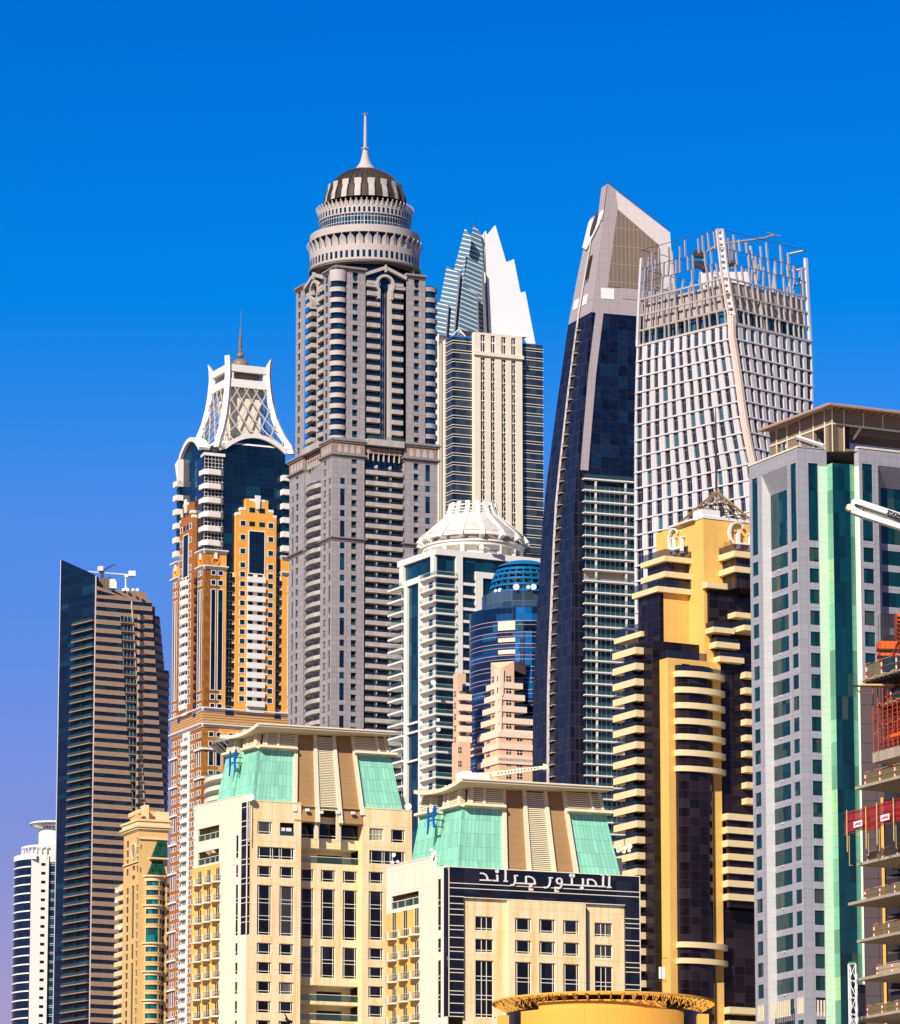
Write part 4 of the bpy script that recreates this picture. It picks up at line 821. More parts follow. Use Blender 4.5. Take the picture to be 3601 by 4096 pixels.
mk('front_wall', MB().box(W, v3, v3+8, 0, zW, -3, 0), M['clad'], par)
mk('coping', MB().box(W, -.2, v3+4, zW, zW+.3, -.8, .12), M['trim'], par); mk('coping', MB().box(L, -lw-.2, .1, ztop, ztop+.3, -.8, .12), M['trim'], par); mk('coping', MB().box(R, 0, uA-.4, ztop, ztop+.18, -.8, .1), M['clad'], par)
bk = L.pt(-lw, 0); mb = MB(); br = R.pt(40, 0, -20); mb.q4((*bk[:2],0), (*R.pt(20,0,-30)[:2],0), (*R.pt(20,0,-30)[:2],ztop), (*bk[:2],ztop)); mb.poly([L.pt(-lw,ztop-.3), R.pt(0,ztop-.3), (*g0.pt(0,0)[:2],ztop-.3), (*s0[:2],ztop-.3), W.pt(30,ztop-.3), W.pt(30,ztop-.3,-40)]); mk('roof_deck', mb, M['clad'], par)
# pale louvred strips at the bottom
for f, a, b, n in ((L,w_(165,1880,'E6'),w_(222,1880,'E6'),4),(L,w_(275,1880,'E6'),w_(437,1880,'E6'),9),(L,w_(492,1880,'E6'),w_(548,1880,'E6'),4),(R,u(650,1880,'E6'),u(728,1880,'E6'),3)):
    z0, z1 = f.Z(400 if f is L else 690, 1985, 'E6'), f.Z(400 if f is L else 690, 1850, 'E6')
    for k in range(n): x = a+(b-a)*(k+.5)/n; part('vent_strip', MB().box(f, x-(b-a)/n*.22, x+(b-a)/n*.22, z0, z1, -.1, .08), M['trim'], par)
# bronze louvred plant storey under a thin canopy
cp = P('E4', 880, 158, 806); C = Face(cp[0], cp[1], 27, 'E4'); D = Face(cp[0], cp[1], -63, 'E4'); zcn = cp[2]
pl = P('E4', 908, 175, 809); A = Face(pl[0], pl[1], 27, 'E4'); B = Face(pl[0], pl[1], -63, 'E4'); zt = A.Z(915, 195)
zm = A.Z(915, 345); lt0 = zcn-.1
bw = -B.U(315, 430); zmB = B.Z(600,462); aw = 32
mk('louver_wall', MB().box(A, .1, aw, zm, zt, -.5, 0).box(B, -bw, -.1, zm, zt, -.5, 0), M['loub'], par)
mk('louver_pier', MB().box(A, 0, A.U(1028,500), g1.Z(930,725)-.5, zm, -1.2, 0).box(B, B.U(848,500), 0, g1.Z(930,725)-.5, zm, -1.2, 0), M['loub'], par)
mk('louver_pier', MB().box(A, A.U(1028,650), A.U(1122,650), zg-.5, A.Z(1070,590), -1.2, -.05), M['loub'], par)
for a, b in ((315,385),(482,605),(605,735)): mk('louver_panel', MB().box(B, B.U(a,500), B.U(b,500), ztop-1, zm, -.6, -.02), M['loub'], par)
mb = MB().box(A, 0, aw, zm-.12, zm+.12, -.3, .12).box(B, -bw, 0, zm-.12, zm+.12, -.3, .12); mk('rail_beam', mb, M['trim'], par)
for x in (0, 1022, 1210, 1395): xx = A.U(x,280) if x else 0; part('mullion', MB().box(A, xx-.07, xx+.07, zm if x > 1100 else zg, zt, 0, .16), M['trim'], par)
for x in (380,482,605,735,845): xx = B.U(x,430); part('mullion', MB().box(B, xx-.07, xx+.07, ztop if x > 480 else ztop, zt, 0, .16), M['trim'], par)
mk('plant_room', MB().box(A, .3, aw, ztop-1, zm, -9, -6.2), wall('grey_plant_room', (.25,.23,.22)), par); mk('plant_room', MB().box(B, -bw, -1, ztop-1, zm, -4, -3), M['dark'], par)
mk('duct', MB().box(A, A.U(1050,500), aw, A.Z(1100,560), A.Z(1100,490), -5, -3.2), M['steel'], par)
mb = MB(); mb.tube(A.pt(A.U(1160,470),A.Z(1160,480),-1.5), A.pt(A.U(1215,380),A.Z(1215,375),-1), .28, n=4); mk('brace', mb, M['trim'], par)
mb = MB(); mb.tube(B.pt(B.U(580,480),B.Z(580,475),.3), B.pt(B.U(850,570),B.Z(850,565),.3), .35, n=4); mk('brace', mb, M['cladl'], par)
dl = -D.U(200, 432); mb = MB()
f = foot(C, D, dl, 36); f2 = foot(C.off(-2.6), D.off(-2.6), dl-2, 34)
fr_ = MB()
for i in (0, 3):
    a, b = f[i], f[(i+1) % 4]; a2, b2 = f2[i], f2[(i+1) % 4]; n = 26
    if i == 3: a, b, a2, b2 = f[3], f[0], f2[3], f2[0]
    fr_.tube((*a,zcn), (*b,zcn), .2, n=4); fr_.tube((*a2,zcn-.15), (*b2,zcn-.15), .12, n=4)
    for k in range(n): t = k/n; fr_.tube((a[0]+(b[0]-a[0])*t, a[1]+(b[1]-a[1])*t, zcn-.05), (a2[0]+(b2[0]-a2[0])*t, a2[1]+(b2[1]-a2[1])*t, zcn-.2), .1, n=4)
M['pinky'] = wall('copper_canopy', (.55,.36,.26), .5)
mk('canopy_frame', fr_, M['pinky'], par); mk('canopy_sheet', MB().prism(f, zcn+.16, zcn+.26), M['pinky'], par)
# ================================================================== dark brown panel tower
R, L, _ = corner('E5', 1114, 1010, 520, -5, 95); b2 = thing('panel_tower', 'dark brown panelled building half hidden by the construction site', 'building', (R.x, R.y, 0))
M['bpanel'] = wall('brown_panel', (.085,.06,.062), .4, .06, joint=(1.55,2.05,.06), jcol=(.02,.014,.015))
zt = R.Z(1114, 1012); mk('panel_wall', MB().prism(foot(R, L, 14, 9), 0, zt), M['bpanel'], b2)
mk('yellow_pier', MB().box(R, R.U(366,800,'G5'), R.U(388,800,'G5'), 0, R.Z(366,190,'G5'), -.4, .4), M['yellow'], b2)
mk('low_wing', MB().box(R, -1.7, 0, 0, R.Z(1000,1715,'E6'), -4, -.6), M['black'], b2)
# ================================================================== unfinished concrete building at the right edge
M['conc'] = wall('raw_concrete', (.42,.34,.25), .9, .16, streak=.45, scol=(.16,.13,.10))
M['redst'] = wall('red_scaffold_paint', (.42,.055,.02), .6, .2); M['oranf'] = wall('orange_formwork', (.75,.13,.015), .6, .2, joint=(.45,0,.05), jcol=(.3,.05,.01))
M['olive'] = railglass('olive_netting', (.17,.125,.04), .95); M['dgreen'] = railglass('dark_netting', (.02,.035,.025), .93); M['rednet'] = railglass('red_netting', (.36,.02,.012), .86)
M['timber'] = wall('scaffold_timber', (.42,.32,.19), .9, .2); M['redp'] = wall('red_marking', (.6,.04,.02), .6); M['ropey'] = wall('yellow_pole', (.62,.45,.15), .7)
YS = 450
t0 = P('G5', 145, 105, YS); LS = Face(t0[0], t0[1], -64, 'G5'); RS = Face(t0[0], t0[1], 26, 'G5')
site = thing('unfinished_building', 'unfinished concrete building with bare cantilevered floor slabs at the right edge', 'building', (t0[0], t0[1], 0))
def slab(c, x, y, th=.26, wr=16, wl=18, Y=YS):
    p = P(c, x, y, Y); l = Face(p[0], p[1], -64, c); r = Face(p[0], p[1], 26, c)
    a = (p[0], p[1]); b = l.pt(wl, 0)[:2]; d = r.pt(wr, 0)[:2]; e = (b[0]+d[0]-a[0], b[1]+d[1]-a[1])
    part('floor_slab', MB().prism([a, b, e, d], p[2]-th, p[2]), M['conc'], site); return l, r, p[2]
def barrier(l, u0, u1, z, net, lab, h=1.15, tilt=0):
    b = thing('safety_barrier', lab, 'barrier', l.pt(u0, z), 'safety barriers along the slab edges')
    n = MB(); k = 12
    for i in range(k):
        a, c_ = u0+(u1-u0)*i/k, u0+(u1-u0)*(i+1)/k; s = lambda t: -.05*math.sin(t*2.3)-.04*math.sin(t*5)
        n.q4(l.pt(a,z+.08,-.3+s(a)), l.pt(c_,z+.08,-.3+s(c_)), l.pt(c_,z+h*.92+tilt*(c_-u0)+s(c_),-.3), l.pt(a,z+h*.92+tilt*(a-u0)+s(a),-.3))
    mk('netting', n, net, b)
    for zz in (.5, 1.0):
        x = u0
        while x < u1: part('rail', MB().tube(l.pt(x,z+h*zz,-.26), l.pt(min(u1,x+.8),z+h*zz,-.26), .016, n=4), (M['redp'] if int((x-u0)/.8) % 3 == 1 else M['dish']) if zz > .7 else M['timber'], b); x += .8
    x = u0
    while x <= u1+.01:
        for k in range(4): part('post', MB().box(l, x-.045, x+.045, z+h*k*.26, z+h*(k+1)*.26, -.3, -.21), M['redp'] if k % 2 else M['dish'], b)
        x += 2.6
lv = [('G5',145,98,'olive'),('G5',160,725,'olive'),('G5',88,1050,'olive'),('G5',160,1355,'olive'),('G5',172,1668,'olive'),('G5',105,2000,'olive')]
desc = ['under the red scaffolding','below the red safety mesh','on the slab that juts out furthest, below the mesh','on the third slab up, dusty','on the second slab up, yellow ochre and low','on the lowest visible slab']
zs = []
for (c_, x, y, n), d in zip(lv, desc):
    l, r, z = slab(c_, x, y); zs.append((l, r, z))
    barrier(l, (1.4,1.5,2.6,2.6,2.9,2.6)[desc.index(d)], 17, z, M['olive'] if 'ochre' not in d else M['timber'], 'netted red and white safety barrier '+d, 1.15 if 'low' not in d else .9)
zlow = zs[-1][2]
for k in (1,2,3,4):
    p = zs[-1][0].pt(0, 0); l = zs[-1][0]; r = zs[-1][1]; z = zlow-3.55*k
    if z > 1:
        a = l.pt(0,0)[:2]; b = l.pt(18,0)[:2]; d = r.pt(16,0)[:2]; part('floor_slab', MB().prism([a,b,(b[0]+d[0]-a[0],b[1]+d[1]-a[1]),d], z-.3, z), M['conc'], site)
l, r, zc_ = slab('G4', 360, 1560, .95, 16, 18, YS+1)
# set-back columns, back walls and beams
ztop = P('G4', 500, 690, YS+4)[2]
bw = Face(*RS.pt(RS.U(400,900,'G5'), 0, -4)[:2], 26, 'G5')
def slot(x): return RS.U(x, 900, 'G5')
for i, (l, r, z) in enumerate(zs):
    zt = (zs[i-1][2] if i else zc_-.6)-.3
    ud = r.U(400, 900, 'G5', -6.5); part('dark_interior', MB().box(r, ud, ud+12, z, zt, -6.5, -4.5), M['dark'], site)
    if False: part('beam', MB().box(r, ub_, 15, zt-.55, zt, -3.2, -1.6), M['conc'], site)
    part('column', MB().box(l, 9.2, 9.9, z, zt, -1.9, -1.1), M['conc'], site); part('column', MB().box(l, 4.2, 4.9, z, zt, -6, -5.2), M['conc'], site)
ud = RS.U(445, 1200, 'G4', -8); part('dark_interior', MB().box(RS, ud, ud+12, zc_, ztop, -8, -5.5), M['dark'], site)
# timber decks of the top storeys
def deck(c, x, y, lab, u1=14):
    p = P(c, x, y, YS+1); l = Face(p[0], p[1], -64, c); b = thing('formwork_deck', lab, 'formwork', p, 'timber formwork decks')
    n = 26
    for k in range(n):
        uu = u1*k/n; part('plank', MB().box(l, uu, uu+u1/n*.62, p[2]-.12+.03*(k%3), p[2]+.03*(k%3), -3.4-.3*(k%4), .15*(k%3)), M['timber'], b)
    mk('deck_board', MB().box(l, .4, u1, p[2]-.32, p[2]-.14, -6, -.2), M['dark'], b); return l, p[2]
l1, z1 = deck('G4', 385, 1085, 'ragged timber deck over the red scaffolding, the lower one'); barrier(l1, 2.4, 13, z1+.1, M['dgreen'], 'dark green netted barrier on the lower timber deck', 1.25)
l2, z2 = deck('G4', 245, 825, 'ragged timber deck at the very top of the unfinished building'); barrier(l2, 3.2, 13, z2+.2, M['dgreen'], 'dark green netted barrier on the topmost timber deck', 1.3); barrier(l2, .5, 3.0, z2, M['olive'], 'short olive netted barrier at the tip of the topmost deck', 1.5)
p = P('G4', 155, 880, YS-.5); bm = thing('steel_beam', 'thin steel beam sticking out below the topmost timber deck', 'beam', p); f = Face(p[0], p[1], 4)
mk('flange', MB().box(f, 0, 4.6, p[2]-.06, p[2]+.08, -.1, .1), M['dark'], bm); mk('strut', MB().tube((p[0],p[1],p[2]), (p[0]+.9,p[1],p[2]-.75), .06).tube((p[0]+.9,p[1],p[2]-.75), (p[0]+2.2,p[1],p[2]-.7), .06), M['rust'], bm)
p = P('G4', 240, 872, YS-1); mk('yellow_plank', MB().box(Face(p[0],p[1],4), 0, 3, p[2]-.05, p[2]+.1, -.3, .3), M['ropey'], bm)
# rebar cage above orange column formwork
p0 = P('G4', 447, 425, YS+3); p1 = P('G4', 600, 425, YS+3); ht = P('G4', 520, 135, YS+3)[2]-p0[2]; f = Face(p0[0], p0[1], 5); W = p1[0]-p0[0]
cg = thing('rebar_cage', 'grey reinforcing bar cage standing above the orange formwork', 'rebar', p0)
random.seed(3)
for dd in (0, -1.2):
    for k in range(11 if dd == 0 else 6): x = W*k/(10 if dd == 0 else 5); h = ht*(1+random.uniform(-.03,.06)+(.17 if k == 11 else 0)); part('upright_bar', MB().tube(f.pt(x,p0[2]-.4,dd), f.pt(x,p0[2]+h,dd), .026, n=4), M['mast'], cg)
    for k in range(22 if dd == 0 else 0): z = p0[2]+ht*k/22; part('tie_bar', MB().tube(f.pt(-.1,z,dd), f.pt(W+.1,z,dd), .018, n=4), M['mast'], cg)
a = P('G4', 437, 605, YS+3); b = P('G4', 615, 420, YS+3); fm = thing('column_formwork', 'orange column formwork panels below the rebar cage', 'formwork', a); f = Face(a[0], a[1], 5); W = b[0]-a[0]
zm = (a[2]+b[2])/2
mk('panel', MB().box(f, 0, W, a[2], zm-.12, -1.8, .15), M['oranf'], fm); mk('panel', MB().box(f, -.05, W+.05, zm+.12, b[2], -1.8, .1), M['oranf'], fm)
for z in (a[2]+.2, zm, b[2]-1.6): mk('clamp', MB().box(f, -.3, W+.3, z-.09, z+.09, .15, .35), M['dark'], fm)
for k in range(4): mk('prop', MB().tube(f.pt(.5+k*.7,a[2]-1,.5), f.pt(1.6+k*.3,a[2]+1.6,.2), .05), M['redst'], fm)
p = P('G4', 640, 135, YS+4); fm2 = thing('column_formwork', 'tall orange formwork cut off by the right picture edge', 'formwork', p); f = Face(p[0]-.25, p[1], 5); zb = P('G4',640,520,YS+4)[2]; mk('panel', MB().box(f, 0, 2.5, zb, p[2], -1.5, 0), M['oranf'], fm2)
for k in range(9): mk('clamp', MB().box(f, -.12, 2.5, zb+(p[2]-zb)*k/9, zb+(p[2]-zb)*k/9+.08, 0, .2), M['rust'], fm2)
# red scaffolding
sc0 = P('G4', 355, 1545, YS+.5); zt = P('G4', 355, 930, YS+.5)[2]; S = Face(sc0[0], sc0[1], -64); scf = thing('scaffolding', 'dense red scaffolding and props between the top concrete slabs', 'scaffolding', sc0)
nx, zz0 = 16, zc_
for i in range(nx):
    for j in range(3):
        mb = MB(); x = .85*i; d = -.2-1.2*j; top = zt if i < 3 and j < 2 else z1-.3
        mb.tube(S.pt(x,zz0,d), S.pt(x,top+random.uniform(0,.6),d), .055, n=5)
        part('upright', mb, M['redst'], scf)
for j in range(3):
    for k in range(11): z = zz0+.35+(z1-zz0)*k/11; part('ledger', MB().tube(S.pt(-.3,z,-.2-1.5*j), S.pt(13,z+random.uniform(-.05,.05),-.2-1.5*j), .04, n=4), M['redst'], scf)
for i in range(nx):
    for k in range(7):
        a = (.85*i, zz0+(z1-zz0)*random.random()*.8); part('brace', MB().tube(S.pt(a[0],a[1],-.2-1.5*(k%3)), S.pt(a[0]+random.choice((-1.3,1.3)),a[1]+random.uniform(.8,1.9),-.2-1.5*((k+1)%3)), .038, n=4), M['redst'] if k else M['timber'], scf)
mk('scaffold_deck', MB().box(S, 3, 13, zz0+(z1-zz0)*.2, zz0+(z1-zz0)*.2+.3, -3.5, -.1), M['oranf'], scf)
for i in range(5):
    for j in range(2): mk('upright', MB().tube(S.pt(2+2.4*i,z1,-.6-2*j), S.pt(2+2.4*i,z2+.9,-.6-2*j), .05, n=5), M['redst'], scf)
for k in range(4): mk('ledger', MB().tube(S.pt(1.5,z1+.6+k*.75,-.5), S.pt(12.5,z1+.6+k*.75,-.5), .04, n=4), M['redst'], scf)
# red mesh screen with two signs
m0 = P('G5', 62, 495, YS-2); m1 = P('G5', 62, 312, YS-2); sm = thing('safety_mesh', 'sagging red safety mesh screen on poles, with two white notices', 'mesh screen', m0); f = Face(m0[0], m0[1], -64, 'G5'); H = m1[2]-m0[2]; n = MB(); k = 20
for i in range(k):
    a, c_ = 15*i/k, 15*(i+1)/k; s = lambda t: .25*math.sin(t*1.1)+.12*math.sin(t*2.9); b_ = lambda t: .18*math.sin(t*.9)+.1*t/15
    n.q4(f.pt(a,m0[2]+b_(a),s(a)), f.pt(c_,m0[2]+b_(c_),s(c_)), f.pt(c_,m0[2]+H*.52,.5*s(c_)), f.pt(a,m0[2]+H*.52,.5*s(a)))
    n.q4(f.pt(a,m0[2]+H*.5,.4*s(a)-.06), f.pt(c_,m0[2]+H*.5,.4*s(c_)-.06), f.pt(c_,m1[2]+.06*math.sin(c_*2),-.06), f.pt(a,m1[2]+.06*math.sin(a*2),-.06))
mk('mesh', n, M['rednet'], sm)
for t in (0, .32, .6, .98): mk('mesh_rope', MB().tube(f.pt(0,m0[2]+H*t,.12), f.pt(15,m0[2]+H*t+.1,.12), .035, n=4), M['redst'], sm)
for x0, yt, yb in ((107,290,635),(263,262,610),(353,228,575),(491,190,545)):
    u0 = f.U(x0, 400); part('pole', MB().tube(f.pt(u0,f.Z(x0,yb),.35), f.pt(u0,f.Z(x0,yt),.35), .05, n=5).tube(f.pt(u0+.12,f.Z(x0,yb+60),.2), f.pt(u0+.12,f.Z(x0,yb-130),.2), .03, n=4), M['ropey'], sm)
u0 = f.U(122, 600); mk('pole', MB().tube(f.pt(u0,f.Z(122,748),.3), f.pt(u0,f.Z(122,500),.3), .035, n=4).tube(f.pt(u0,f.Z(122,748),.3), f.pt(u0+.5,f.Z(122,748),.3), .035, n=4), M['ropey'], sm)
for x0, x1, y0, y1 in ((165,233,437,378),(387,458,385,325)):
    a, b = f.U(x0, 400), f.U(x1, 360); z0, z1_ = f.Z((x0+x1)/2, y0-8), f.Z((x0+x1)/2, y1+2)
    r = mk('notice', MB().box(f, a, b, z0, z1_, .36, .4), M['dish'], sm); mb = MB()
    w_, h_ = b-a, z1_-z0
    for st in ([(.12,.55),(.2,.35),(.3,.4),(.32,.6)],[(.36,.3),(.4,.7)],[(.42,.45),(.5,.62),(.54,.35),(.6,.65),(.66,.35)],[(.7,.3),(.74,.72)],[(.76,.6),(.86,.62),(.88,.35),(.78,.32)]): mb.ribbon(f, [(a+w_*x, z0+h_*y) for x, y in st], h_*.12, .41, .43)
    mk('notice_text', mb, M['redp'], r)
# white lattice hoist mast
a = P('G5', 100, 2044, YS-4); zt = P('G5', 100, 1553, YS-4)[2]; b = P('G5', 172, 2044, YS-4)
hm = thing('hoist_mast', 'white lattice hoist mast with a green top beside the unfinished building', 'mast', (a[0], a[1], 0)); w_ = b[0]-a[0]; mb = MB()
cs = [(a[0],a[1]), (a[0]+w_*.78,a[1]-.3), (a[0]+w_,a[1]+w_), (a[0]+w_*.3,a[1]+w_)]
for x, y in cs: part('mast_leg', MB().tube((x,y,0), (x,y,zt), .075, n=6), M['dish'], hm)
z = zt; k = 0; lat = MB()
while z > 1:
    for i in range(4):
        p, q_ = cs[i], cs[(i+1)%4]; lat.tube((*p,z), (*q_,z), .035, n=4); lat.tube((*(p if k % 2 else q_),z), (*(q_ if k % 2 else p),z-1.5), .035, n=4)
    z -= 1.5; k += 1
mk('lattice', lat, M['dish'], hm); mk('top_cap', MB().prism([cs[0],cs[1],cs[2],cs[3]], zt, zt+.2), wall('green_paint', (.02,.2,.06), .5), hm)
# ================================================================== white crane boom with its lettering
YB = 420; A = P('E4', 1090, 1130, YB); f = Face(A[0], A[1], 0, 'E4'); T = lambda pts: [f.m(x, y) for x, y in pts]
bo = thing('crane_boom', 'folded white crane boom with black lettering reaching in from the right edge', 'crane', A)
sl = .335; ex = 330
mk('upper_arm', MB().ext(f, T([(1098,1092),(1118,1084),(1178,1088),(1565+ex,1216+ex*sl),(1565+ex,1268+ex*sl),(1200,1148),(1135,1128),(1118,1140),(1150,1180),(1112,1192),(1088,1180)]), -.5, .5), M['white'], bo)
mk('lower_arm', MB().ext(f, T([(1090,1178),(1150,1166),(1210,1200),(1565+ex,1316+ex*sl),(1565+ex,1366+ex*sl),(1200,1250),(1095,1212)]), -.45, .45), M['white'], bo)
mk('hydraulic_ram', MB().tube(f.pt(*f.m(1215,1178)), f.pt(*f.m(1440,1246)), .13).tube(f.pt(*f.m(1440,1246)), f.pt(*f.m(1565+ex,1310+ex*sl)), .2), M['steel'], bo)
mb = MB(); mb.ext(f, T([(1120,1130),(1165,1130),(1215,1165),(1180,1190),(1160,1170)]), -.2, .2); mk('link_plate', mb, M['trim'], bo)
mk('link_rod', MB().tube(f.pt(*f.m(1130,1135),.3), f.pt(*f.m(1200,1190),.3), .09).tube(f.pt(*f.m(1445,1240),.3), f.pt(*f.m(1565,1300),.3), .1), M['mast'], bo)
u0, z0 = f.m(1075, 1158); mk('end_eye', MB().tube(f.pt(u0,z0,-.4), f.pt(u0,z0,.4), .28, n=12).tube(f.pt(u0-.15,z0+.1,0), f.pt(u0+.5,z0-.4,0), .1), M['trim'], bo)
def glyph(strokes, ox, mat, w=.11):
    for st in strokes:
        cl = st[0] == st[-1]; pts = st[:-1] if cl else st; q_ = []
        for x, y in pts: X = ox+x*31; q_.append(f.m(X+(1-y)*0, 1188+(X-1435)*sl*.98+(1-y)*34))
        part('letter', MB().ribbon(f, q_, w, .5, .54, cl), mat, bo)
O = [(.48+.4*math.cos(t*math.pi/8), .5+.46*math.sin(t*math.pi/8)) for t in range(17)]; O[-1] = O[0]
glyph([[(.1,.94),(.8,.94),(.1,.06),(.82,.06)]], 1437, M['dark']); glyph([O], 1469, M['dark']); glyph([O], 1502, M['dark']); glyph([[(.1,0),(.12,.96),(.5,.2),(.88,.96),(.9,0)]], 1536, M['dark'])
pe = f.pt(*f.m(1565+ex, 1300+ex*sl)); mk('boom_mast', MB().prism([(pe[0]-.8,pe[1]-.8),(pe[0]+.8,pe[1]-.8),(pe[0]+.8,pe[1]+.8),(pe[0]-.8,pe[1]+.8)], 0, pe[2]+1.5), M['white'], bo)
# ================================================================== lofted faces: a left (or right) outline and an edge that change with height
class Loft:                                              # lv: sorted [(z, (x,y) at u=0, (x,y) at u=1)]
    def __init__(s, lv): s.lv = sorted(lv); a, b = s.lv[0][1], s.lv[0][2]; s.w = math.dist(a, b)
    def ends(s, z):
        lv = s.lv; i = 0
        while i < len(lv)-2 and z > lv[i+1][0]: i += 1
        (z0,a0,b0), (z1,a1,b1) = lv[i], lv[i+1]; t = (z-z0)/(z1-z0); t = max(-.5, min(1.5, t)); L_ = lambda p, q_: (p[0]+(q_[0]-p[0])*t, p[1]+(q_[1]-p[1])*t)
        return L_(a0, a1), L_(b0, b1)
    def pt(s, u, z, d=0):
        a, b = s.ends(z); l = math.dist(a, b) or 1; nx, ny = (b[1]-a[1])/l, -(b[0]-a[0])/l
        return (a[0]+(b[0]-a[0])*u+nx*d, a[1]+(b[1]-a[1])*u+ny*d, z)
    def uv(s, u, z): a, b = s.ends(z); return (u*s.w, z)
    def W(s, z): return math.dist(*s.ends(z))
def outline(Cz, pix, deg):                                # where a slanted outline lies on the plane through the edge at that height
    out = []
    for c_, x, y in pix:
        z = P(c_, x, y, Cz(0)[1])[2]
        for _ in range(6): cx, cy = Cz(z); f = Face(cx, cy, deg); u_, z = f.m(x, y, c_)
        p = f.pt(u_, z); out.append((z, (p[0], p[1])))
    return sorted(out)
def interp(tab):                                          # tab: sorted [(z, (x, y))]
    def g(z):
        i = 0
        while i < len(tab)-2 and z > tab[i+1][0]: i += 1
        (z0,a), (z1,b) = tab[i], tab[i+1]; t = (z-z0)/(z1-z0) if z1 != z0 else 0; return (a[0]+(b[0]-a[0])*t, a[1]+(b[1]-a[1])*t)
    return g
# ================================================================== dark blue tower that curves to a sloping peak
M['bglass'] = glass('dark_blue_glass', (.011,.010,.017), (.02,.018,.028), grid=(1.35,3.3,.09), lcol=(.065,.058,.075), frac=.5, cell=(1.35,3.3), wave=.05, spec=.2)
M['bglassf'] = glass('wavy_blue_glass', (.004,.008,.024), (.006,.02,.045), grid=(2.7,3.3,.06), lcol=(.02,.022,.045), frac=.3, cell=(2.7,3.3), wave=.15, spec=.4)
M['pinkgrey'] = wall('pink_grey_stone', (.42,.36,.36), .6, .05, joint=(2.7,2.2,.07), jcol=(.28,.24,.24))
M['pinkwhite'] = wall('pale_pink_stone', (.68,.56,.50), .7, .05, joint=(0,3.3,.08))
M['mesh'] = wall('brown_screen', (.20,.155,.12), .8, .12, joint=(1.25,5.2,.09), jcol=(.48,.36,.27))
p = P('D4', 850, 88, 1350); R = Face(p[0], p[1], 20, 'D4'); ctab = [R.m(x, y, c_) for c_, x, y in (('D4',850,88),('D4',690,1380),('D4',610,2040),('D5',430,900),('D5',396,1500),('D5',385,2040),('D6',415,1000),('D6',413,1890))]
ctab = sorted((z, R.pt(u_, z)[:2]) for u_, z in ctab); zbot, cb = ctab[0]; ctab = [(0, cb)]+ctab; Cz = interp(ctab)
sil = outline(Cz, [('D4',795,120),('D4',757,428)], -68); sil2 = outline(Cz, [('D4',665,444),('D4',640,560),('D4',545,1000),('D4',490,1290),('D4',445,1520),('D4',370,2040),('D5',262,450),('D5',215,800),('D5',150,1300),('D5',108,2040),('D6',75,1000),('D6',70,1890)], -68)
sil2 = [(0, sil2[0][1])]+sil2; Sz = interp(sil2); St = interp(sil)
par = thing('curved_tower', 'dark blue glass tower that leans and curves up to a sloping pale peak', 'building', (cb[0], cb[1], 0))
zs = sorted({0.0}|{z for z, _ in sil2}|{z for z, _ in ctab}); zA = sil2[-1][0]; zT = ctab[-1][0]
Lo = Loft([(z, Sz(z), Cz(z)) for z in zs if z <= zA+.01]); Lt = Loft([(z, St(z), Cz(z)) for z in (zA-6, zA, zT)])
def lband(mb, lo, u0, u1, z0, z1, d, n=14):
    for i in range(n): a, b = z0+(z1-z0)*i/n, z0+(z1-z0)*(i+1)/n; mb.flat(lo, u0, u1, a, b, d)
    return mb
zg = Lo and outline(Cz, [('D4',560,1465)], -68)[0][0]
mk('left_glass', lband(MB(), Lo, 0, 1, 0, zg, 0, 30), M['bglass'], par); mk('stone_face', lband(MB(), Lo, 0, 1, zg, zA, .0, 10), M['pinkgrey'], par); mk('stone_face', lband(MB(), Lt, 0, 1, zA-3, zT-.2, .25, 6), M['pinkgrey'], par)
mk('pale_strip', lband(MB(), Lo, .40, .475, 0, zA-6, .3, 34), M['pinkwhite'], par)
fl = 3.3; zz = outline(Cz, [('D4',540,1600)], -68)[0][0]; k = 0
while zz > 20:
    mb = MB(); mb.box(Lo, .475, .60, zz-.16, zz, -.3, .75); rl = MB().box(Lo, .48, .605, zz, zz+1.1, .62, .70); rc_ = MB().flat(Lo, .476, .60, zz-2.9, zz-.2, .05)
    part('balcony', mb, M['pinkwhite'], par, [('railing', rl, M['rail']), ('balcony_recess', rc_, M['dark'])]); zz -= fl; k += 1
lv_ = MB(); lv_.q4(*[Lo.pt(u_, z, .1) for u_, z in ((.42,zg+10),(.62,zg+10),(.66,zA-12),(.50,zA-12))]); mk('louver', lv_, wall('black_louver', (.03,.028,.03), joint=(1.3,1.1,.1), jcol=(.2,.17,.15)), par)
def zl(x, y): return outline(Cz, [('D4',x,y)], -68)[0][0]
for u0, u1, y0, y1 in ((.1,.3,1370,1280),(.5,.68,1325,1235)): za, zb = zl(520 if u0<.4 else 610,y0), zl(520 if u0<.4 else 610,y1); part('blind', MB().box(Lo, u0, u1, za, zb, -.1, .12), M['dish'], par)
part('shutter', MB().box(Lo, .74, .98, zl(680,1275), zl(680,1170), -.1, .08), M['pinkgrey'], par)
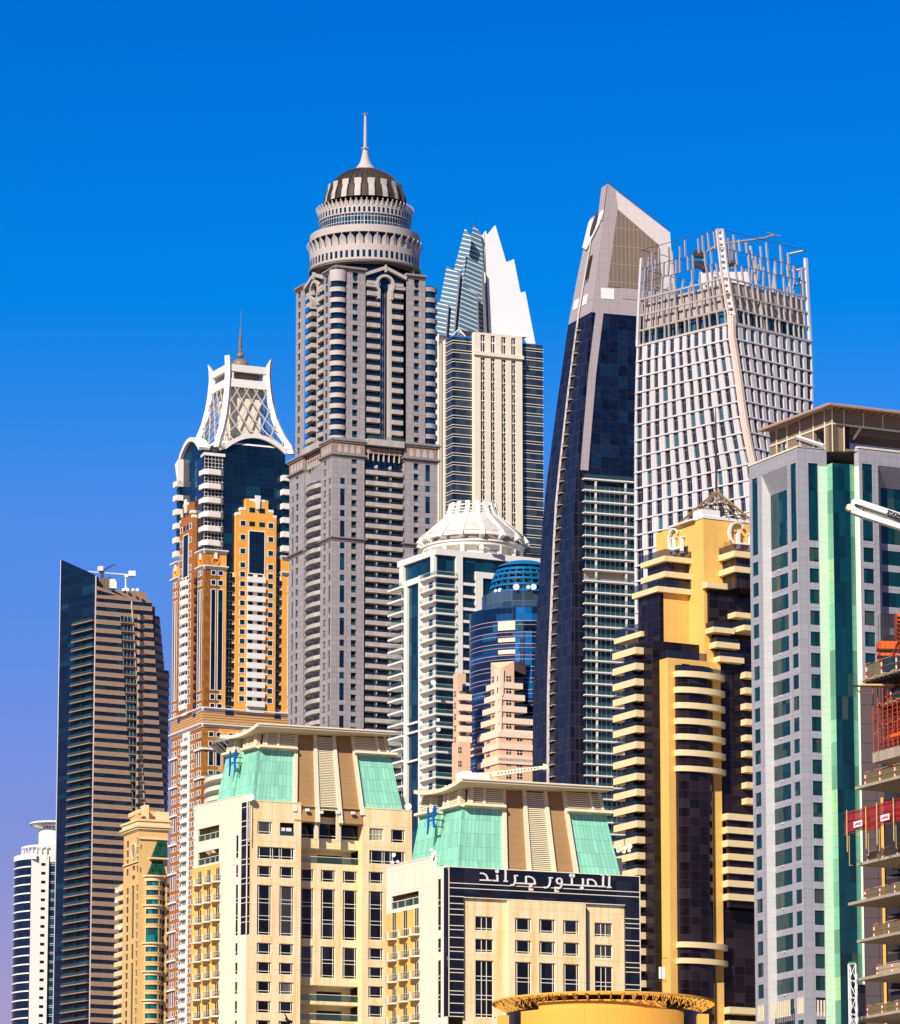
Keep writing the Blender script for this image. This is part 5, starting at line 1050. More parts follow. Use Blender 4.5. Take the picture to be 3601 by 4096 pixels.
# right face
m = R.m; um = R.U(1500, 900); ur = um+10
edge = [ (u_, z) for u_, z in (m(850,88),m(690,1380),m(610,2040),m(430,900,'D5'),m(396,1500,'D5'),m(385,2040,'D5'),m(413,1890,'D6')) ]
def ue(z):
    e = sorted(edge, key=lambda t: t[1]); i = 0
    while i < len(e)-2 and z > e[i+1][1]: i += 1
    t = (z-e[i][1])/(e[i+1][1]-e[i][1]); return e[i][0]+(e[i+1][0]-e[i][0])*max(0, t) if t > 0 or i else e[0][0]
zst = m(690,1380)[1]
st = [m(850,88), m(1485,585), m(1490,690), m(1548,1150), (m(1560,1425)[0], zst-.6), (ue(zst), zst-.6)]
mk('stone_peak', MB().ext(R, st, -5, 0), M['pinkgrey'], par)
pk = [m(1000,230), m(1480,592), m(1488,700), m(1405,700), m(1372,716)]
mk('painted_sunlit_peak', MB().ext(R, [m(930,165), m(1483,588), m(1490,690), m(1520,1100), m(1415,1180), m(1372,718), m(955,352)], -.2, .08), wall('stone_painted_sunlit', (.72,.64,.60), .6, .04, joint=(2.7,2.2,.06), jcol=(.5,.44,.42)), par)  # lighter stone colour paints in the sunlit right side of the peak
mk('screen_panel', MB().ext(R, [m(945,352), m(1370,716), m(1400,1188), m(1165,1165), m(845,1140)], -.2, .16), M['mesh'], par)
for a, b, mt in ((780,912,'dish'),(990,1165,'pinkgrey')): part('blind', MB().box(R, R.U(a,1200), R.U(b,1200), R.Z(a,1262), R.Z(a,1152), -.3, .12), M[mt], par)
mb = MB()
for i in range(40):
    a, b = i/40, (i+1)/40; P_ = lambda t: R.pt(m(850,88)[0]+(m(1485,585)[0]-m(850,88)[0])*t, m(850,88)[1]+(m(1485,585)[1]-m(850,88)[1])*t, -.4)
    mb.tube(P_(a), (P_(a)[0], P_(a)[1], P_(a)[2]+.9), .05, n=4); mb.tube((P_(a)[0], P_(a)[1], P_(a)[2]+.85), (P_(b)[0], P_(b)[1], P_(b)[2]+.85), .05, n=4)
mk('roof_rail', mb, M['mast'], par)
def rstrip(f0, f1, z0, z1, d, mat, name, n=10):
    mb = MB()
    for i in range(n):
        a, b = z0+(z1-z0)*i/n, z0+(z1-z0)*(i+1)/n
        mb.q4(R.pt(f0(a),a,d), R.pt(f1(a),a,d), R.pt(f1(b),b,d), R.pt(f0(b),b,d), ((f0(a),a),(f1(a),a),(f1(b),b),(f0(b),b)))
    return mk(name, mb, mat, par)
ztc = m(515,985,'D5')[1]; so_ = m(725,1380)[0]-ue(zst); s1_ = m(805,1400)[0]-ue(zst)
rstrip(lambda z: ue(z), lambda z: ue(z)+so_, ztc-4, zst-.6, 0, M['bglass'], 'front_glass'); rstrip(lambda z: ue(z)+so_, lambda z: ue(z)+s1_, ztc, zst-.6, .12, M['pinkgrey'], 'stone_strip')
rstrip(lambda z: ue(z)+s1_, lambda z: ur, ztc-4, zst-.6, 0, M['bglassf'], 'front_glass')
uL = lambda z: R.U(474,1400,'D5')
rstrip(lambda z: ue(z)+so_, lambda z: ue(z)+s1_+.5, ztc-6, ztc+.15, -.04, M['bglass'], 'front_glass', 4); rstrip(lambda z: ue(z), uL, 0, ztc+.2, -.05, M['bglass'], 'front_glass', 20)
# balcony storeys low on the right face
zt = R.Z(680, 1058, 'D5', 1.5); pit = (R.Z(680,1385,'D5',1.5)-R.Z(680,1755,'D5',1.5))/4; b0 = R.U(470,1400,'D5'); k = 0
M['bmull'] = glass('balcony_doors', (.004,.012,.02), (.02,.07,.08), grid=(1.45,0,.12), lcol=(.6,.6,.58), frac=.3, cell=(2.9,3.3))
while zt-pit*k > 6:
    z = zt-pit*k; mb = MB().box(R, b0, ur, z-.34, z, -.5, 1.5); ce = MB().flat(R, b0, ur, z-pit, z-pit+.02, -.45)
    gl_ = MB().flat(R, b0, ur, z-pit, z-.34, -.4); rl = MB().box(R, b0, ur, z, z+1.15, 1.3, 1.36)
    part('balcony_floor', mb, M['white'], par, [('glass_doors', gl_, M['bmull'] if k != 8 else wall('beige_louver', (.5,.38,.3), joint=(4,.3,.1))), ('railing', rl, M['rail'])])
    k += 1
for x in (583, 828): xx = R.U(x,1300,'D5',1.2); mk('balcony_column', MB().box(R, xx-.25, xx+.25, 0, zt, .6, 1.15), M['cladl'], par)
mb = MB(); bk = R.pt(ur,0,-25); l0 = Lo.pt(0,0)
mb.q4(R.pt(ur,0), bk, (*bk[:2], zst-40), R.pt(ur,zst-40)); mk('rear_wall', mb, M['bglass'], par)
# emblem: pale plate with an oval opening
e = [zl(690,640), zl(700,440)]; sg = thing('emblem_sign', 'white letter plate with a dark oval opening near the peak of the dark blue tower', 'sign', Lo.pt(.2, e[0]))
mb = MB(); mb.ext(Lo, [(.02,e[0]-1.6),(.28,e[0]-3),(.82,e[0]+2.5),(.96,e[0]+5),(.98,e[1]+.5),(.08,e[1]-.6)], .2, .5); pl = mk('letter_plate', mb, M['dish'], sg)
cz = (e[0]+e[1])/2; mk('letter_opening', MB().ext(Lo, [(.52+.17*math.cos(t*.524)+.1*math.sin(t*.524), cz+.6+3.4*math.sin(t*.524)) for t in range(12)], .5, .53), M['mast'], sg)
# ================================================================== twisted white tower
YC = 1200; cp = [('D7',850,80),('D7',905,560),('D7',975,920),('D7',1005,1250),('D8',960,0),('D8',1040,360),('D8',1100,760),('D8',1165,1010),('D8',1200,1400)]
ct = sorted((P(c_,x,y,YC)[2], P(c_,x,y,YC)[:2]) for c_, x, y in cp); ct = [(0, (ct[0][1][0]+3, ct[0][1][1]))]+[(z, tuple(p)) for z, p in ct]; Cc = interp(ct)
ls = outline(Cc, [('D7',142,360),('D7',120,760),('D7',105,1140),('D8',96,200),('D8',86,700),('D8',84,1300),('D8',84,1797)], -48); rs = outline(Cc, [('D7',1632,212),('D7',1660,800),('D7',1684,1200),('D8',1692,200),('D8',1694,500)], 43)
Ls, Rs_ = interp([(0, ls[0][1])]+ls), interp([(0, (rs[0][1][0]-2, rs[0][1][1]))]+rs)
par = thing('twisted_tower', 'pale twisted tower of slanting windows with an open lattice crown', 'building', (*Cc(0), 0))
ztp = ct[-1][0]; zr0 = outline(Cc, [('D7',972,925)], -48)[0][0]; ring = [outline(Cc, [('D7',x,y)], -48)[0][0] for x, y in ((965,785),(935,655),(905,515),(880,372),(868,245))]+[ztp]
zv = [ztp*i/60 for i in range(61)]; LL = Loft([(z, Ls(z), Cc(z)) for z in zv]); RL_ = Loft([(z, Cc(z), Rs_(z)) for z in zv])
def bkc(z): a, b, c_ = Ls(z), Cc(z), Rs_(z); return (a[0]+c_[0]-b[0], a[1]+c_[1]-b[1])
BL = Loft([(z, bkc(z), Ls(z)) for z in zv]); BR = Loft([(z, Rs_(z), bkc(z)) for z in zv])
M['panel'] = wall('pale_panel', (.65,.62,.61), .6, .05, joint=(1.05,0,.09), jcol=(.40,.375,.38)); M['cap'] = wall('pinkish_corner', (.72,.58,.50), .7)
M['cw'] = glass('twist_window', (.008,.014,.035), (.03,.14,.18), frac=.28, cell=(60,60)); pitch = 3.93
rows = int((zr0-6)/pitch); random.seed(5)
wl_ = {}
for lo, n, wf in ((LL, 12, .50), (RL_, 10, .50)):
    wallm = MB(); sl_ = MB(); holes = []
    for i in range(rows):
        z1 = zr0-pitch*i-.12; z0 = z1-pitch+.42; h = []
        for k in range(n):
            c_ = (k+.55)/n+.012*((i*7+k*3)%4-1.5)/n*3; w_ = wf/n*(1+.25*(((i+2*k)%5)-2)/4)
            if k == 0 or k == n-1: w_ *= 1.15
            a, b = max(.02, c_-w_/2), min(.985, c_+w_/2); h.append((a, b, z0, z1)); holes.append((a, b, z0, z1, i, k))
        wallm.holes(lo, 0, 1, z1-pitch, z1, h, .45); sl_.box(lo, 0, 1, z1-.02, z1+.2, -.2, .2)
    mk('panel_wall', wallm, M['panel'], par); mk('floor_ledge', sl_, M['cap'] if 0 else M['panel'], par)
    wl_[lo] = holes
for lo in (LL, RL_):
    for a, b, z0, z1, i, k in wl_[lo]:
        g_ = MB().flat(lo, a, b, z0, z1, -.4); f_ = MB(); f_.box(lo, a, b, z0+(z1-z0)*.72, z0+(z1-z0)*.72+.1, -.4, -.34); m_ = (a+b)/2; f_.box(lo, m_-.0012, m_+.0012, z0, z1, -.4, -.33)
        subs = [('frame', f_, M['steel'])]
        if (i*5+k*3) % 11 == 0: subs = [('balcony_rail', MB().flat(lo, a, b, z0, z0+1.1, -.05), M['rail'])]
        part('window', g_, M['cw'] if (i*5+k*3) % 11 else M['dark'], par, subs, 140 if lo is LL else 100)
cb_ = MB()
for i in range(60): 
    a, b = zv[i], zv[i+1]
    if a > zr0: break
    cb_.box(LL, .965, 1.0, a, b, -.3, .3); cb_.box(RL_, 0, .035, a, b, -.3, .31)
mk('corner_post', cb_, M['cap'], par)
M['lattice'] = wall('lattice_paint', (.44,.40,.37), .6, .15); M['fin'] = wall('fin_glass', (.36,.36,.41), .3, .1); M['greysteel'] = wall('grey_crane_paint', (.20,.21,.22), .5)
# crown: inner storeys, ring beams, posts, fins
def inset(k): 
    def g(z): a, b, c_, d = Ls(z), Cc(z), Rs_(z), bkc(z); m_ = ((a[0]+b[0]+c_[0]+d[0])/4, (a[1]+b[1]+c_[1]+d[1])/4); f_ = lambda p: (m_[0]+(p[0]-m_[0])*k, m_[1]+(p[1]-m_[1])*k); return f_(a), f_(b), f_(c_), f_(d)
    return g
def core(z0, z1, k, mat, name): a, b, c_, d = inset(k)(z0); return mk(name, MB().prism([b, c_, d, a], z0, z1), mat, par)
core(zr0-.3, ring[0], .93, glass('crown_glass', (.004,.02,.04), (.01,.16,.28), grid=(2.6,0,.12), lcol=(.3,.3,.3), frac=.5, cell=(2.6,60)), 'crown_glass'); core(ring[0], ring[2]-.6, .93, wall('crown_inner_wall', (.44,.38,.35), .8, .08, joint=(2.6,0,.08)), 'inner_wall'); core(zr0-.4, zr0+.2, .999, M['panel'], 'crown_floor')
for j, z in enumerate([zr0+.2]+ring):
    t = .2 if j < 4 else .06
    for lo, n in ((LL,'ring_beam'),(RL_,'ring_beam'),(BL,'ring_beam'),(BR,'ring_beam')):
        part(n, MB().box(lo, 0, 1, z-t, z+t, -t*1.4, t*.6, True), M['lattice'] if j < 4 else M['mast'], par)
random.seed(9)
for lo, n in ((LL,14),(RL_,13),(BL,12),(BR,13)):
    for j in range(len(ring)):
        z0 = ([zr0]+ring)[j]; z1 = ring[j]
        for k in range(1, n):
            if j >= 3 and random.random() < (.22 if j < 5 else .4): continue
            u_ = (k+random.uniform(-.22,.22))/n; h_ = .17/n if j >= 3 else .13/n
            zz1 = z1 if j < 5 else z0+(z1-z0)*random.uniform(.6,1.0)
            part('fin', MB().box(lo, u_-h_/2, u_+h_/2, z0, zz1, -.35, .12, True), M['fin'] if j >= 3 else M['lattice'], par)
    for u_ in (.42,):
        top = ring[4]+(ring[5]-ring[4])*.55
        if lo in (LL, RL_, BR): part('slanted_column', MB().tube(lo.pt(u_,zr0,-.6), lo.pt(u_-.06 if lo is LL else u_-.05,top,-.9), .5, .35, n=8), M['lattice'], par)
for lo, u0, u1 in ((LL,.955,1.005),):
    n = 30; z0 = zr0
    for sgn in (0, 1):
        mb = MB()
        for i in range(10): a, b = z0+(ztp-z0)*i/10, z0+(ztp-z0)*(i+1)/10; (mb.box(LL, .962, .978, a, b, -.4, .35, True) if not sgn else mb.box(RL_, .028, .044, a, b, -.4, .35, True))
        part('corner_post', mb, M['cap'], par)
    for i in range(16): z = z0+1+(ztp-z0-1.5)*i/15; mb = MB(); a, b = LL.pt(.97,z,.1), RL_.pt(.036,z,.1); mb.q4(a, b, (b[0],b[1],z+.75), (a[0],a[1],z+.75)); mb.q4((a[0],a[1]+.4,z), (b[0],b[1]+.4,z), b, a); part('ladder_rung', mb, M['dish'], par)
for lo, u_ in ((LL,.01),(RL_,.985)):
    mb = MB()
    for i in range(12): a, b = zr0+(ring[5]-zr0-2)*i/12, zr0+(ring[5]-zr0-2)*(i+1)/12; mb.box(lo, u_-.012, u_+.012, a, b, -.5, .3, True)
    part('corner_post', mb, M['panel'], par)
for z in ring[1:]: part('bracket', MB().tube(RL_.pt(.97,z,-.2), RL_.pt(.87,z-1.0,-3), .18, n=4), M['panel'], par)
# roof crane inside the crown
cr = P('D7', 965, 420, YC+16); rc2 = thing('roof_crane', 'grey rooftop crane boom inside the lattice crown of the twisted tower', 'crane', (cr[0], cr[1], cr[2]-6)); pq = lambda x, y, Y=YC+15: P('D7', x, y, Y)
mk('crane_base', MB().prism([(cr[0]-8,cr[1]-1),(cr[0]+4,cr[1]-1),(cr[0]+4,cr[1]+5),(cr[0]-8,cr[1]+5)], ring[2]-1, pq(700,465)[2]), M['panel'], rc2)
mk('boom', MB().tube(pq(720,300), pq(835,225), .45, n=6).tube(pq(835,225), pq(1245,165), .5, .35, n=6).tube(pq(1245,165), pq(1335,135), .3, n=6), M['greysteel'], rc2)
mk('post', MB().tube(pq(965,440), pq(965,215), .42, n=6).tube(pq(712,450), pq(712,300), .5, n=6), M['greysteel'], rc2); mk('tip_bar', MB().tube(pq(1275,110), pq(1398,145), .16, n=5).tube(pq(1335,125), pq(1330,150), .4, n=6), M['greysteel'], rc2)
for x, y in ((665,320),(665,415)): a = pq(x, y+15); mk('counterweight', MB().box(Face(a[0],a[1],15), -1.2, 1.2, a[2], a[2]+1.6, -1, 1), M['mast'], rc2)
mk('winch', MB().tube(pq(930,390), pq(1010,390), .9, n=10).tube(pq(690,440), pq(750,430), .9, n=10), M['mast'], rc2)
# ================================================================== tall grey tower under a ribbed dome
M['lilac'] = wall('lilac_stone', (.36,.325,.325), .6, .05, joint=(1.8,1.8,.09), jcol=(.19,.17,.18), patch=.08)
M['lpan'] = wall('balcony_panel', (.47,.42,.37), .6, .08, joint=(2.2,0,.06), jcol=(.3,.27,.24), patch=.14)
M['lstone'] = wall('pale_lilac_stone', (.50,.44,.40), .6, .05, joint=(1.6,0,.05), jcol=(.42,.38,.36))
M['cornice'] = wall('cornice_stone', (.28,.245,.22), .7, .06); M['frieze'] = wall('frieze_brown', (.36,.24,.17), .8)
M['ng'] = glass('night_glass', (.006,.014,.032), (.008,.06,.08), frac=.3, cell=(50,3.6)); M['dome'] = wall('dome_bronze', (.055,.042,.034), .5, .2)
R, L, _ = corner('C6', 590, 1400, 1650, 25, 66); par = thing('domed_tower', 'tallest tower, grey stone with many balconies under a ribbed bronze dome and needle', 'building', (R.x, R.y, 0))
u = lambda x, y=1750, f=None: (f or R).U(x, y, 'C6'); z_ = lambda y, x=590: R.Z(x, y, 'C6'); fl = (R.Z(810,1610,'C6')-R.Z(810,1938,'C6'))/3
def loggia_win(fr, a, b, z, H=2.25, dep=.9):
    g = MB().flat(fr, a, b, z, z+H, -dep); rl = MB().flat(fr, a+.02, b-.02, z, z+.85, -.1)
    part('window', g, M['dark'] if random.random() < .5 else M['ng'], par, [('window_rail', rl, M['rail'])], 100)
def pier(fr, x0, x1, z0, z1, log, tall, zL, zT, dep=.9):
    hs = [(*log, z, z+2.25) for z in zL if z0+.3 < z < z1-2]; ht_ = [(*tall, a, b) for a, b in zT if z0 < a and b < z1] if tall else []
    mk('pier_wall', MB().holes(fr, x0, x1, z0, z1, hs+ht_, dep), M['lilac'], par)
    for h in hs: loggia_win(fr, h[0], h[1], h[2], 2.25, dep)
    for h in ht_: part('tall_window', MB().flat(fr, *h, -.25), M['ng'], par)
def cornice(fr_pts, z, steps, name='cornice', mat=None):
    for o, a, b in steps: f = fr_pts(o); part(name, MB().prism(f, z+a, z+b), mat or M['cornice'], par)
# lower part: corner pier, recess, right pier; the same on the left face
zc = z_(1590); U = lambda x: u(x)
A0, A1, B0, B1 = U(915), U(935), U(1308), U(1325); E = U(1662)
zL = [R.Z(810,1672,'C6')-fl*k for k in range(70)]; zL = [z for z in zL if z > 2]; zT = []
zz = R.Z(690,1597,'C6'); k = 0
while zz > 6: zT.append((zz-fl*1.58, zz)); zT.append((zz-fl*2.58, zz-fl*2.0)); zz -= fl*3
pier(R, 0, A0, 0, zc, (U(783), U(838)), (U(668), U(716)), zL, zT); pier(R, B1, E, 0, R.Z(1490,1650,'C6'), (U(1418), U(1470)), (U(1538), U(1587)), zL, zT)
W = E; Lx = lambda x, y=1750: L.U(x, y, 'C6'); la0, la1, lE = Lx(470), Lx(303), Lx(150, 1750)
pier(L, la0, 0, 0, zc, (Lx(500), Lx(522)), (Lx(548), Lx(570)), zL, zT, .35); pier(L, lE, la1, 0, zc, (Lx(217), Lx(240)), (Lx(177), Lx(192)), zL, zT, .35)
zrec = R.Z(1120, 1590, 'C6')
for fr, a, b in ((R, A0, B1), (L, la1, la0)): mk('recess_glass', MB().flat(fr, a, b, 0, zc+2, -2.6), M['ng'], par)
mb = MB()
for x in (A0, B1): mb.q4(R.pt(x,0,0), R.pt(x,zc,0), R.pt(x,zc,-2.6), R.pt(x,0,-2.6))
for x in (la0, la1): mb.q4(L.pt(x,0,0), L.pt(x,zc,0), L.pt(x,zc,-2.6), L.pt(x,0,-2.6))
mk('recess_side', mb, M['lilac'], par)
nb = 0
for k in range(60):
    z = R.Z(1120, 1750, 'C6')-fl*k
    if z < 3: break
    mb = MB().box(R, A1, B0, z-1.45, z, -2.5, .2); rl = MB().box(R, A1, B0, z, z+.85, .1, .16); dv = MB(); 
    for x in (1050, 1190): dv.box(R, U(x)-.15, U(x)+.15, z, z+2.0, -2.5, -.3)
    part('balcony', mb, M['lpan'], par, [('railing', rl, M['raildark']), ('divider', dv, M['lstone'])])
    n = 8; pts = []
    for i in range(n+1): t = i/n; p_ = L.pt(la1+(la0-la1)*t, 0, -.3+1.5*math.sin(math.pi*t)); pts.append(p_[:2])
    q2 = [L.pt(la0,0,-2.5)[:2], L.pt(la1,0,-2.5)[:2]]; zl = L.Z(385, 1905, 'C6')-fl*k
    rl = MB(); [rl.q4((*pts[i],zl),(*pts[i+1],zl),(*pts[i+1],zl+.85),(*pts[i],zl+.85)) for i in range(n)]
    part('curved_balcony', MB().prism(pts+q2, zl-1.35, zl), M['lpan'], par, [('railing', rl, M['raildark']), ('divider', MB().box(L, (la0+la1)/2-.2, (la0+la1)/2+.2, zl, zl+2, -2.4, -.2), M['lstone'])])
# cornices and frieze on the three piers
def pier_foot(kind, o):
    if kind == 0: return foot(R, L, -la0, A0, o)
    if kind == 1: f = [R.pt(B1-o,0,o)[:2], R.pt(E+o,0,o)[:2], R.pt(E+o,0,-8)[:2], R.pt(B1-o,0,-8)[:2]]; return f
    return [L.pt(lE-o,0,-8)[:2], L.pt(lE-o,0,o)[:2], L.pt(la1+o*.3,0,o)[:2], L.pt(la1+o*.3,0,-8)[:2]]
zcs = [zc, R.Z(1490,1650,'C6'), L.Z(225,1790,'C6')]; hf = R.Z(760,1455,'C6')-R.Z(760,1560,'C6')
for kd in (0,1,2):
    z = zcs[kd]; pf = lambda o, kd=kd: pier_foot(kd, o)
    cornice(pf, z, ((.15,-.5,.1),(.5,.1,.5),(.9,.5,.9),(.35,.9,1.3),(.1,1.3,1.3+hf),(.6,1.3+hf,1.9+hf),(1.0,1.9+hf,2.3+hf),(.7,2.3+hf,2.75+hf)))
    for fr, a, b, nn in ((R,.2,A0,5),(L,la0,-.2,5)) if kd == 0 else (((R,B1,E,5),) if kd == 1 else ((L,lE,la1,5),)):
        for i in range(nn):
            w0 = a+(b-a)*i/nn; w1 = a+(b-a)*(i+1)/nn
            part('frieze_triangle', MB().ext(fr, [(w0+.1,z+1.3+hf), ((w0+w1)/2,z+1.55), (w1-.1,z+1.3+hf)], .1, .16, False), M['frieze'], par)
            part('frieze_panel', MB().ext(fr, [(w0-(w1-w0)*.34,z+1.5),(w0-(w1-w0)*.36,z+2.8),(w0,z+1.1+hf),(w0+(w1-w0)*.36,z+2.8),(w0+(w1-w0)*.34,z+1.5)], .1, .15, False), M['lstone'], par) if i else None
zb = R.Z(470, 480, 'C7') if 0 else R.Z(560, 500, 'C7'); cornice(lambda o: foot(R, L, -la0, A0, o), zb, ((.25,-.7,-.2),(.55,-.2,.15),(.9,.15,.55))); cornice(lambda o: pier_foot(2, o), zb, ((.25,-.7,-.2),(.55,-.2,.15),(.9,.15,.55))); cornice(lambda o: pier_foot(1, o), zb, ((.25,-.7,-.2),(.55,-.2,.15),(.9,.15,.55)))
# hood over the recess with its brown screen
zh = R.Z(1120, 1500, 'C6')
for fr, a, b in ((R, A1, B0), (L, la1+.2, la0-.2)):
    zo = 0; mk('recess_hood', MB().box(fr, a, b, zh, zh+2.2, -2.5, 1.2), M['lpan'], par); rl = MB().box(fr, a, b, zh+2.2, zh+3.3, 1.0, 1.06); mk('railing', rl, M['rail'], par)
    mk('brown_screen', MB().box(fr, a, b, zh-2.5, zh-.6, -2, -.6), M['frieze'], par)
    for i in range(7): x = a+(b-a)*(i+.5)/7; part('screen_post', MB().box(fr, x-.1, x+.1, zh-5, zh-.4, -1.4, -.5), M['lstone'], par)
# upper part, set back, with a round bay on the corner
s = 1.6; p0 = R.pt(s, 0, -s*1.1) if 0 else (R.x+R.tx*s-L.tx*s, R.y+R.ty*s-L.ty*s); R2 = Face(p0[0], p0[1], 25, 'C6'); L2 = Face(p0[0], p0[1], -66, 'C6')
v = lambda x, y=900: R2.U(x, y, 'C6'); ztop = R2.Z(740, 1560, 'C5'); zb0 = zc+3+hf
a0, a1 = v(725), v(922); r0, r1, e0, e1 = v(943), v(1313), v(1340), v(1535)
zL2 = [R2.Z(820,103,'C6')+fl*3-fl*k for k in range(28)]; zL2 = [R2.Z(820,103,'C6')+fl*(5-k) for k in range(26)]
zL2 = [z for z in zL2 if zb0-1 < z < ztop-2]
def pier2(fr, x0, x1, cols, dep=.9):
    hs = [(*c_, z, z+2.25) for z in zL2 for c_ in cols]; mk('pier_wall', MB().holes(fr, x0, x1, zb0-3, ztop, hs, dep), M['lilac'], par)
    for h in hs: loggia_win(fr, h[0], h[1], h[2], 2.25, dep)
pier2(R2, a0, a1, [(v(790), v(848))]); pier2(R2, e0, e1, [(v(1420), v(1475))])
lv_ = lambda x, y=900: L2.U(x, y, 'C6'); q0, q1, q2_, q3 = lv_(585), lv_(498), lv_(300), lv_(212)
pier2(L2, q1, q0, [(lv_(512), lv_(535))], .3); pier2(L2, q3, q2_, [(lv_(232), lv_(255))], .3)
rad = a0*.8; bc = R2.pt(a0*.42, 0, -rad*.70); c2_ = (bc[0], bc[1])
mk('corner_core', MB().lathe(c2_, [(rad-.5,zb0-3),(rad-.5,ztop)], 24, -60, 66), M['ng'], par)
for z in zL2: part('round_balcony', MB().lathe(c2_, [(rad-.6,z-1.55),(rad+.1,z-1.55),(rad+.1,z),(rad-.6,z)], 20, -60, 66), M['lstone'], par, [('railing', MB().lathe(c2_, [(rad,z),(rad,z+.8)], 20, -60, 66), M['raildark'])])
mk('corner_band', MB().lathe(c2_, [(rad-.6,ztop-4),(rad+.15,ztop-4),(rad+.15,ztop)], 24, -60, 66), M['lstone'], par)
rc2 = R2.pt(e1+2.2, 0, -3.2)
mk('corner_core', MB().lathe(rc2, [(3.0,zb0-3),(3.0,ztop-2)], 24, -30, 120), M['ng'], par)
for z in zL2: part('round_balcony', MB().lathe(rc2, [(2.8,z-1.55),(3.5,z-1.55),(3.5,z),(2.8,z)], 20, -20, 120), M['lilac'], par)
# middle bay of the upper part
for fr, x0, x1, sc_ in ((R2, a1, e0, 1), (L2, q2_, q1, 1)):
    Wd = x1-x0; X = lambda t: x0+Wd*t
    mk('recess_glass', MB().flat(fr, x0, x1, zb0-3, ztop+1, -2.2), M['ng'], par)
    for z in zL2:
        for a, b in ((.05,.36),(.66,.93)): part('balcony', MB().box(fr, X(a), X(b), z-1.5, z, -2.1, .0), M['lpan'], par, [('railing', MB().box(fr, X(a), X(b), z, z+.8, -.1, -.04), M['raildark'])])
    mk('strip_wall', MB().box(fr, X(.59), X(.655), zb0, ztop-3, -2.2, -.3), M['lstone'], par)
    for t in (.42,.475,.525): part('glass_fin', MB().box(fr, X(t)-.1, X(t)+.1, zb0, ztop-6, -2.2, -1.7), M['steel'], par)
    # keyhole arch and gable
    cu, cz, rr = X(.485), ztop-3.4, Wd*.2
    arc = [(cu+rr*math.cos(R_(a)), cz+rr*1.05*math.sin(R_(a))) for a in range(-40, 221, 13)]; mk('keyhole_arch', MB().ribbon(fr, [(arc[0][0]+.1, arc[0][1]-3)]+arc+[(arc[-1][0]-.1, arc[-1][1]-3)], .9, -2.0, .35), M['lstone'], par)
    zg = ztop+2.6; mk('gable', MB().ribbon(fr, [(X(.0),ztop-.4),(cu,zg),(X(1.0),ztop-.4)], 1.1, -2.2, .5), M['lstone'], par); mk('gable_fill', MB().ext(fr, [(X(.02),ztop-4.5),(X(.02),ztop-1),(cu,zg-.3),(X(.98),ztop-1),(X(.98),ztop-4.5)], -2.1, -1.2), M['ng'], par)
    mk('gable_key', MB().box(fr, cu-.35, cu+.35, zg-1.6, zg+.9, -.3, .7), M['lstone'], par)
    for a, b in ((.02,.27),(.72,.98)): mk('arch_ledge', MB().box(fr, X(a), X(b), cz-1.2, cz-.1, -2, 0), M['lstone'], par)
for fr, x0, x1 in ((R2, 0, a1), (R2, e0, e1), (L2, q1, 0), (L2, q3, q2_)):
    for o, a, b in ((.25,-.2,.3),(.6,.3,.7),(.95,.7,1.1),(.5,1.1,1.5)): part('cornice', MB().box(fr, x0-o*.3, x1+o*.3, ztop+a, ztop+b, -5, o), M['cornice'], par)
for fr, x in ((R2, v(815,900)), (R2, v(1445,900)), (L2, lv_(525))): part('round_window', MB().ext(fr, [(x+.75*math.cos(t*.524), ztop-2.6+.75*math.sin(t*.524)) for t in range(12)], -.05, .05), M['ng'], par)
full = e1; hw = (W-2*s)/1; ctr = (R.x+R.tx*W/2-L.tx*W/2*1.0, R.y+R.ty*W/2-L.ty*W/2); Yc = ctr[1]; cxp = P('C5', 818, 1200, Yc)[0]; ctr = (cxp, Yc)
mk('upper_core', MB().prism(foot(R2.off(-3), L2.off(-3), -q3-4, e1-1), zb0-6, ztop), M['ng'], par); mk('lower_core', MB().prism(foot(R.off(-3), L.off(-3), -lE-5, E-4), 0, zc), M['lilac'], par)
rr = lambda px: px/2.271*Yc*1.045/20000*.975; zn = lambda y, r: P('C5', 818, y, Yc-r)[2]
# octagonal cornice and glass storey
def octo(o): 
    r = rr(468)+o; return [(ctr[0]+r*math.sin(R_(a)), ctr[1]-r*math.cos(R_(a))) for a in (-22.5+8, 22.5+8, 67.5+8, 112.5+8, 157.5+8, 202.5+8, 247.5+8, 292.5+8)]
rO = rr(468); zo = zn(1475, rO*.95)
mk('glass_storey', MB().prism(octo(-1.5), ztop-3, zo), M['ng'], par)
for o, a, b in ((-.6,0,.6),(0,.6,1.1),(.6,1.1,1.6),(.1,1.6,2.3)): mk('octagon_cornice', MB().prism(octo(o), zo+a, zo+b), M['cornice'] if a < 1.6 else M['lstone'], par)
R1, R3 = rr(508), rr(424)
def tier(name, prof, mat, n=72): return mk(name, MB().lathe(ctr, prof, n), mat, par)
def ringwin(name, r, z0, z1, n, wd, mat=None, a_=0):
    for i in range(n):
        t = 360*(i+a_)/n
        if 105 < t < 255: continue
        part(name, MB().lathe(ctr, [(r+.05,z0),(r+.05,z1)], 2, t-wd/2, t+wd/2), mat or M['ng'], par)
